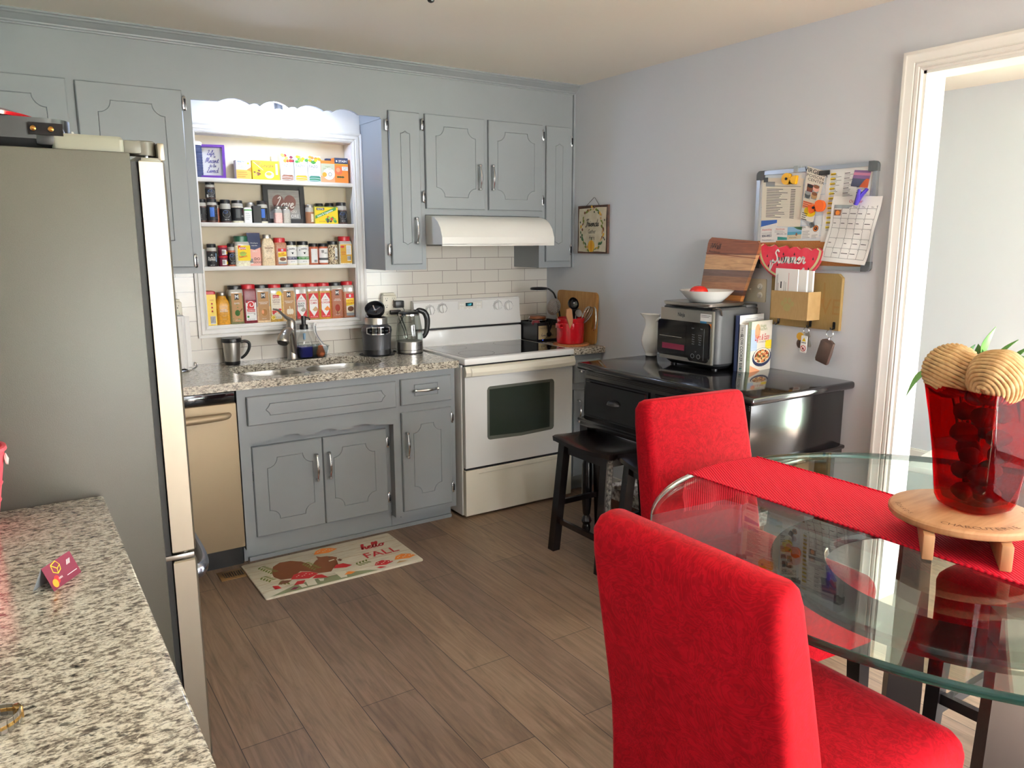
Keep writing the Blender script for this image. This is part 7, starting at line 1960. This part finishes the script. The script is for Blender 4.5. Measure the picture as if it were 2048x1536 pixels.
# ------------------------------------------------------------------ round glass table
TX, TY, TZ, TR = -1.3105, -3.4217, .893, .694
tb = thing('glass_table', 'round glass dining table on dark wooden posts', 'table', (TX, TY, 0))
N_ = 128
b = MB('table_glass')
cir = lambda r, z: [(TX+r*math.cos(2*PI*k/N_), TY+r*math.sin(2*PI*k/N_), z) for k in range(N_)]
b.add(cir(TR-.003, TZ), [tuple(range(N_))]); b.add(cir(TR-.003, TZ-.018), [tuple(range(N_))[::-1]])
tp = part(tb, 'glass_top', b, True)
b = MB('glass_edge'); b.loft([cir(TR-.003, TZ-.018), cir(TR-.0005, TZ-.016), cir(TR, TZ-.009), cir(TR-.0005, TZ-.002), cir(TR-.003, TZ)], False, False); part(tp, 'edge', b, True, 'dark green polished glass edge', sharp=1.5)
PST = ((.268, .230), (-.235, -.235), (.24, -.25))
for dx, dy in PST:
    b = MB('table_leg'); a = math.atan2(dy, dx); c_, s_ = math.cos(a), math.sin(a)
    def q4(hw, ht, z): return [(TX+dx+u*c_-v*s_, TY+dy+u*s_+v*c_, z) for u, v in ((-ht, -hw), (ht, -hw), (ht, hw), (-ht, hw))]
    b.loft([q4(.045, .030, 0), q4(.045, .030, .3), q4(.036, .024, .70), q4(.038, .026, .862)]); part(tb, 'post', b, True)
b = MB('black_top')
b.loft([[(TX+r*math.cos(2*PI*k/72), TY+r*math.sin(2*PI*k/72), z) for r, z in ((.275, .772), (.40, .772), (.402, .776), (.402, .794), (.40, .798), (.277, .798), (.275, .794))] for k in range(72)]+[[(TX+r, TY, z) for r, z in ((.275, .772), (.40, .772), (.402, .776), (.402, .794), (.40, .798), (.277, .798), (.275, .794))]], False, False); part(tb, 'ring_shelf', b, True, 'dark ring under the glass', sharp=.5)
b = MB('clear_plastic')
for dx, dy in PST: b.cyl((TX+dx, TY+dy, .862), (TX+dx, TY+dy, TZ-.018), .02, n=14)
part(tb, 'bumper', b, True)

# runner with a hanging end
rx0, rx1 = -1.4855, -1.182
t = thing('table_runner', 'red woven runner across the glass table', 'runner', (-1.334, TY, TZ))
b = MB('runner_weave')
def edge_y(x): return TY+math.sqrt(TR**2-(x-TX)**2)
nx, rows = 14, []
ys = [TY-TR+.02+(2*TR-.02)*i/40 for i in range(41)]
S = []
L_ = 44
for i in range(nx+1):
    x = rx0+(rx1-rx0)*i/nx
    ey = edge_y(x)+.004
    y_far = -4.05
    col = []
    for k in range(L_+1):
        s_ = k/L_
        y = y_far+(ey-.006-y_far)*min(1, s_/.74)
        if s_ <= .74: col.append((x, y, TZ+.0006))
        else:
            d = (s_-.74)/.26
            sl = .125+.03*(i/nx)
            col.append((x+.004*math.sin(9*d+i), ey-.006+.012*min(1, d*6)+.02*d*math.sin(i*.9)*.6, TZ+.0006-min(1, d*7)*.006-sl*max(0, d-.04)))
    S.append(col)
vs = [p for c_ in S for p in c_]; K = L_+1
up_ = [(x, y, z+.0022) if k % K <= int(.74*L_) else (x, y+.0022, z) for k, (x, y, z) in enumerate(vs)]
fs = []
M_ = len(vs)
for i in range(nx):
    for k in range(L_):
        a = i*K+k; fs.append((a+M_, a+K+M_, a+K+1+M_, a+1+M_)); fs.append((a, a+1, a+K+1, a+K))
for k in range(L_):
    fs.append((k, k+M_, k+1+M_, k+1)); a = nx*K+k; fs.append((a, a+1, a+1+M_, a+M_))
for i in range(nx):
    a = i*K+L_; fs.append((a, a+M_, a+K+M_, a+K)); a = i*K; fs.append((a, a+K, a+K+M_, a+M_))
b.add(vs+up_, fs); part(t, 'cloth', b, True, sharp=1.)
b = MB('runner_weave')
for x in (rx0, rx1): b.tube([(x, -4.05, TZ+.003), (x, edge_y(x)-.01, TZ+.003)], .0026, 6)
part(t, 'hem', b, True)

# board, vase and its filling
BX, BY = -1.3627, -3.4513
bd = thing('serving_board', 'round wooden charcuterie board on feet under the red vase', 'board', (BX, BY, TZ+.003))
b = MB('wood_board'); b.lathe([(0, .055), (.139, .055), (.145, .058), (.147, .062), (.147, .070), (.144, .074), (.139, .076), (0, .076)], n=64); part(bd, 'disc', b, sharp=.5)
for q in (-1, 1):
    b = MB('wood_board'); T = MX.Rotation(.55, 4, 'Z'); b.box(-.146, .146, q*.07-.011, q*.07+.011, 0, .055, .003, T=T); part(bd, 'foot', b)
b = MB(mat('burnt_print', '#6f4a30', .7))
for w_, a0, da, r, sz in (('CHARCUTERIE', -2.95, .118, .124, .022), ('BOARDS', 2.25, .1, .128, .015), ('CHEESE', -1.3, .1, .124, .018)):
    for i, ch in enumerate(w_):
        a = a0+da*i; b.text(frame((r*math.cos(a), r*math.sin(a), .0761), (-math.sin(a), math.cos(a), 0), (-math.cos(a), -math.sin(a), 0), (0, 0, 1)), ch, 0, -.006, sz, 'burnt_print', .0004)
part(bd, 'lettering', b)
VX, VY, VZ = -1.330, -3.459, TZ+.003+.0765
VK = .83
vs_ = thing('red_vase', 'large faceted red glass vase on the round wooden board', 'vase', (VX, VY, VZ), .78+.56)
b = MB('red_glass')
def vsec(w, r, z, k=.0):
    P = []
    for x, y in rrect(w, w, r, 6):
        m_ = max(abs(x), abs(y)); o_ = min(abs(x), abs(y))/m_
        s_ = 1-k*(1-o_)**2
        P.append((x*s_, y*s_, z))
    return P
b.loft([vsec(.06, .02, 0), vsec(.125, .04, .001), vsec(.15, .045, .008), vsec(.163, .045, .025), vsec(.170, .042, .07, .03), vsec(.180, .036, .14, .06), vsec(.195, .026, .22, .05), vsec(.206, .018, .27, .02), vsec(.212, .014, .298), vsec(.212, .014, .301), vsec(.198, .010, .301), vsec(.194, .012, .28), vsec(.182, .02, .2, .05), vsec(.168, .03, .12, .06), vsec(.155, .036, .06, .03), vsec(.13, .036, .022), vsec(.04, .012, .014)], True, True)
b.v = [(x*VK, y*VK, z*VK*1.09) for x, y, z in b.v]
part(vs_, 'body', b, sharp=.8)
random.seed(11)
def pod(i, x, y, z, r, m):
    b = MB(m); S = []
    for k in range(9):
        ph = PI*k/8
        S.append([(max(.0006, r*math.sin(ph))*(1+.14*math.sin(3*a+i)+.1*math.sin(5*a+2*i+k))*math.cos(a)*1.15, max(.0006, r*math.sin(ph))*(1+.14*math.sin(3*a+i))*math.sin(a), r*.9-r*.9*math.cos(ph)) for a in [2*PI*q/14 for q in range(14)]])
    b.loft(S)
    solo('dried_pod', 'dried brown pod seen darkly inside the red glass vase', 'pod', b, (VX+x, VY+y, VZ+z), i*1.3, 'dried pods filling the vase', sharp=1.5)
k_ = 0
for z, R2 in ((.016, .028), (.060, .036), (.104, .040), (.148, .043), (.19, .047)):
    for a in range(3):
        t_ = a*2.094+z*30; pod(k_, R2*.88*math.cos(t_), R2*.88*math.sin(t_), z, .021+.003*((k_*7) % 3)/2, 'pod'); k_ += 1
# twine balls
def ball(label, x, y, z, r, rx, ry):
    T = MX.Rotation(rx, 4, 'X') @ MX.Rotation(ry, 4, 'Y')
    b = MB('rattan'); P = []
    turns, n = 19, 19*36
    b.lathe([(0, -r*.96)] + [(r*.96*math.sin(PI*k/16), -r*.96*math.cos(PI*k/16)) for k in range(1, 16)] + [(0, r*.96)], n=32, T=T)
    for k in range(n+1):
        ph = .12+(PI-.24)*k/n; a = 2*PI*turns*k/n
        P.append(T @ V((r*math.sin(ph)*math.cos(a), r*math.sin(ph)*math.sin(a), -r*math.cos(ph))))
    q = MB('rattan'); b.tube(P, [r*.088*(1+.2*math.sin(k*1.05)) for k in range(n+1)], 7)
    solo('twine_ball', label, 'ball', b, (x, y, z), sharp=1.5)
ball('tan twine ball on the left of the vase mouth', VX-.025, VY+.064, VZ+.300, .056, .35, .3)
ball('tan twine ball on the right of the vase mouth', VX-.045, VY-.040, VZ+.302, .0555, .25, 1.1)
b = MB('pod_pale'); S = []
for k in range(7):
    a = k/6; r = .024*(1-.15*a)
    S.append([V((-.02+.055*a, -.018*a+r*math.cos(q), .02*a+r*.8*math.sin(q))) for q in [2*PI*i/16 for i in range(16)]])
b.loft(S, False, True); b.use('print_brown').lathe([(0, 0), (.018, 0)], (-.0185, 0, 0), 14, T=MX.Rotation(-PI/2, 4, 'Y'))
solo('dried_pod', 'hollow pale dried pod at the front of the vase mouth', 'pod', b, (VX-.05, VY-.0, VZ+.258), .6, sharp=1.)
b = MB('pod_pale'); b.lathe([(0, 0), (.02, .003), (.032, .014), (.024, .026), (0, .03)], n=14)
solo('dried_pod', 'flat pale dried slice beside the right twine ball', 'pod', b, (VX+.012, VY-.062, VZ+.25), sharp=1.)
# plant sprigs
pt = thing('leafy_plant', 'leafy green sprigs rising from the back of the red vase', 'plant', (VX, VY, VZ+.015))
random.seed(21)
def leaf(p, d, L, w, m, name='leaf', droop=.3):
    d = V(d).normalized(); s_ = d.cross(V((0, 0, 1))); s_ = s_.normalized() if s_.length > .1 else V((1, 0, 0)); u_ = s_.cross(d)
    p = V(p); vs = []; fs = []
    n = 8
    for i in range(n+1):
        t = i/n; hw = w*math.sin(PI*min(1, t*.93+.07)**.8)*(1-t*.25)
        c = p+d*(L*t)-V((0, 0, 1))*(droop*L*t*t)
        vs += [c-s_*hw+u_*hw*.35, c-u_*.0006, c+s_*hw+u_*hw*.35]
    for i in range(n):
        a = i*3; fs += [(a, a+1, a+4, a+3), (a+1, a+2, a+5, a+4)]
    k = len(vs); vs += [x-u_*.0008 for x in vs]; fs += [tuple(q+k for q in f)[::-1] for f in fs]
    b = MB(m); b.add(vs, fs); part(pt, name, b, sharp=1.5)
b = MB('leaf')
r_, f_ = V((.835, -.55, 0)), V((.55, .835, 0))
def pp(a, d, z): return r_*a+f_*d+V((0, 0, z))
for a, z in ((-.03, .30), (.0, .31), (.03, .34), (.07, .30), (.10, .30), (-.06, .30)): b.tube([pp(0, .04, .02), pp(a*.5, .06, .2), pp(a, .075, z)], [.004, .003, .002], 6, smooth=4)
part(pt, 'stem', b)
LV = []
for a, z, da, dz, L, w_, m_, dr in ((.03, .315, .15, 1, .075, .026, 'leaf', .1), (-.02, .295, -.5, .6, .06, .018, 'leaf_dark', .4), (-.005, .30, .1, 1, .06, .018, 'leaf_dark', .3), (.0, .29, .8, .5, .075, .020, 'leaf_dark', .4), (.04, .30, 1, .35, .10, .024, 'leaf_dark', .3), (.05, .285, 1, .1, .09, .026, 'leaf', .4), (.06, .31, .6, .8, .06, .013, 'leaf', .1),
        (.09, .29, .5, .9, .07, .018, 'leaf', .2), (.09, .27, .6, -.4, .08, .028, 'leaf', .3), (.10, .25, .2, -.7, .07, .026, 'leaf', .3), (-.04, .285, -.8, .5, .05, .012, 'leaf_dark', .6), (-.01, .315, .3, .9, .04, .008, 'leaf_dark', .6), (.02, .295, -.2, .9, .055, .013, 'leaf_dark', .1), (-.09, .275, -.6, .2, .06, .012, 'leaf', 1.2), (.07, .295, .9, .5, .08, .02, 'leaf_dark', .3)):
    LV.append((pp(a, .07, z), r_*da+V((0, 0, dz))-f_*.15, L, w_, m_, dr))
for a in LV: leaf(*a[:5], droop=a[5])

# ------------------------------------------------------------------ foreground worktop things
# folded card tent
t = thing('folded_card', 'maroon payment card folded into a tent on the foreground worktop', 'card', (-3.052, -2.622, GZ1), .95)
def tent(sy):
    # local: ridge along x at z=.044, sides splay in y
    return lambda u, v, h: V((u, sy*(.020-.020*v/.044+h*.9), v+h*.4))
b = MB('print_maroon'); b.prism(tent(-1), [(-.043, 0), (.043, 0), (.043, .044), (-.043, .044)], -.0004, .0004); part(t, 'front_half', b)
b = MB('print_grey'); b.prism(tent(1), [(-.043, 0), (.043, 0), (.043, .044), (-.043, .044)], -.0004, .0004); part(t, 'rear_half', b)
b = MB(); fn = tent(-1); h_ = .0008
b.disc(fn, -.022, .014, .0075, 'print_red', h_); b.disc(fn, -.030, .010, .0075, mat('card_amber', '#f59a1e', .5), h_+.0003)
yel = 'print_yellow'
for pts in ([(-.020, .040), (-.004, .043), (.002, .034), (-.008, .030), (-.020, .040)], [(-.020, .040), (-.022, .028), (-.012, .022), (-.008, .030)], [(-.012, .022), (-.001, .026), (.002, .034)]): b.stroke(fn, pts, .0016, yel, h_, 0)
b.text(fn, 'debit', -.012, .012, .006, 'print_white', h_); b.lines(fn, .006, .038, .010, .004, 1, 'print_white', .001, h_)
for q in range(4): b.stroke(fn, [(.018+q*.003, .026), (.024+q*.003, .034)], .0012, 'print_white', h_, 0)
part(t, 'print', b)
# watch
t = thing('wrist_watch', 'steel link wrist watch lying at the left edge of the foreground worktop', 'watch', (-3.155, -3.10, GZ1), .35)
N2 = 22
for nm, a0, n2 in (('bracelet', 0, N2),):
    b = MB('nickel')
    for k in range(n2):
        a = 2*PI*k/n2
        T = MX.Translation((.034*math.cos(a), .026*math.sin(a), .010)) @ MX.Rotation(math.atan2(.026*math.cos(a), -.034*math.sin(a)), 4, 'Z')
        b.box(-.0042, .0042, -.0013, .0013, -.009, .009, .0008, 1, T=T); b.use('gold_red').box(-.0042, .0042, -.0018, .0018, -.003, .003, .0008, 1, T=T).use('nickel')
    part(t, nm, b)
b = MB('nickel'); T = MX.Translation((-.036, 0, .0165)) @ MX.Rotation(PI/2, 4, 'Y'); b.lathe([(0, -.005), (.015, -.005), (.0165, -.002), (.0165, .002), (.015, .0045), (0, .0045)], T=T, n=24); part(t, 'case', b)
b = MB('gold_red'); b.box(.028, .037, -.008, .008, .001, .019, .002); part(t, 'clasp', b)
# pink pail
t = thing('pink_pail', 'pink plastic pail with striped cloth at the far left edge of the worktop', 'pail', (-3.205, -2.20, GZ1))
b = MB('pink_pail'); b.lathe([(0, .002), (.055, 0), (.06, .004), (.088, .175), (.093, .178), (.092, .186), (.084, .186), (.056, .008), (0, .006)], n=40)
for z, r in ((.06, .0715), (.1, .078)): b.lathe([(r-.002, z-.004), (r, z), (r-.001, z+.004)], n=40)
part(t, 'body', b)
b = MB('white_plastic'); b.lathe([(0, 0), (.012, .002), (.014, .006), (0, .010)], (.0845, -.012, .155), 16, T=MX.Rotation(PI/2-.1, 4, 'Y')); part(t, 'handle_button', b)
t = thing('striped_cloth', 'white cloth with dark red stripe stuffed in the pink pail', 'cloth', (-3.205, -2.20, GZ1+.15))
b = MB('cloth_white'); b.tube([(.06, -.02, .02), (.066, -.01, .045), (.055, .005, .058), (.03, .01, .05), (.0, -.01, .045), (-.03, .0, .04)], [.018, .014, .016, .022, .03, .03], 12, smooth=5, flat=.6); b.use('cloth_red').tube([(.07, -.024, .022), (.075, -.012, .046), (.066, .005, .062), (.04, .012, .056)], .0045, 8, smooth=5); part(t, 'folds', b)

# storage box in the next room
t = thing('storage_box', 'pale grey storage box with white lid on the floor beyond the doorway', 'box', (1.62, -1.98, 0), .2)
b = MB(mat('box_grey', '#b9c0bf', .5)); b.box(-.26, .26, -.18, .18, 0, .20, .01); part(t, 'body', b)
b = MB('print_white'); b.box(-.27, .27, -.19, .19, .20, .235, .008); part(t, 'lid', b)
b = MB('nickel'); b.box(-.275, -.262, -.03, .03, .15, .19, .003); part(t, 'latch', b)
# ------------------------------------------------------------------ camera and daylight
cam = bpy.data.cameras.new('camera')
cam.sensor_width = 36
cam.lens = 1535.6/2048*36
cam.clip_start = .02
co = bpy.data.objects.new('camera', cam)
COL.objects.link(co)
yw, pi_, ro = [math.radians(a) for a in (33.3931, -10.5302, -.101)]
F_ = V((math.sin(yw)*math.cos(pi_), math.cos(yw)*math.cos(pi_), math.sin(pi_)))
R_0 = V((math.cos(yw), -math.sin(yw), 0)); U_0 = R_0.cross(F_)
R_2 = R_0*math.cos(ro)+U_0*math.sin(ro); U_2 = -R_0*math.sin(ro)+U_0*math.cos(ro)
mw = MX.Identity(4)
for i in range(3):
    mw[i][0], mw[i][1], mw[i][2] = R_2[i], U_2[i], -F_[i]
mw.translation = V((-3.0833, -4.2542, 1.555))
co.matrix_world = mw
SC.camera = co

w = bpy.data.worlds.new('sky'); SC.world = w; w.use_nodes = True
nt = w.node_tree; bg = nt.nodes['Background']
bg.inputs['Color'].default_value = (.95, .975, 1., 1); bg.inputs['Strength'].default_value = SKY
def portal(name, loc, rot, sx, sy):
    l = bpy.data.lights.new(name, 'AREA'); l.shape = 'RECTANGLE'; l.size, l.size_y = sx, sy
    l.cycles.is_portal = True
    o = bpy.data.objects.new(name, l); COL.objects.link(o); o.location = loc; o.rotation_euler = rot
portal('window_daylight', ((WX0+WX1)/2, -5.8, (WZ0+WZ1)/2), (PI/2, 0, 0), WX1-WX0, WZ1-WZ0)
portal('patio_daylight', (2.085, (PY0+PY1)/2, PZ1/2), (PI/2, 0, PI/2), PY1-PY0, PZ1)
portal('added_hall_window_portal', ((HX0+HX1)/2, -5.8, (HZ0+HZ1)/2), (PI/2, 0, 0), HX1-HX0, HZ1-HZ0)  # sky portal in the added opening of the next room
sl = bpy.data.lights.new('sun', 'SUN'); sl.energy = SUN; sl.angle = .009; sl.color = (.9, .95, 1.)
so = bpy.data.objects.new('sun', sl); COL.objects.link(so)
so.rotation_euler = V((-.30, .50, -1.)).to_track_quat('-Z', 'Y').to_euler()
v = SC.view_settings
SC.display_settings.display_device = 'sRGB'
v.view_transform = 'Standard'; v.look = 'None'; v.gamma = 1.; v.use_curve_mapping = False
v.exposure = EXPO
SC.cycles.max_bounces = 10; SC.cycles.transparent_max_bounces = 24; SC.cycles.glossy_bounces = 6; SC.cycles.diffuse_bounces = 5
SC.cycles.caustics_reflective = False; SC.cycles.caustics_refractive = False
SC.cycles.sample_clamp_indirect = 6
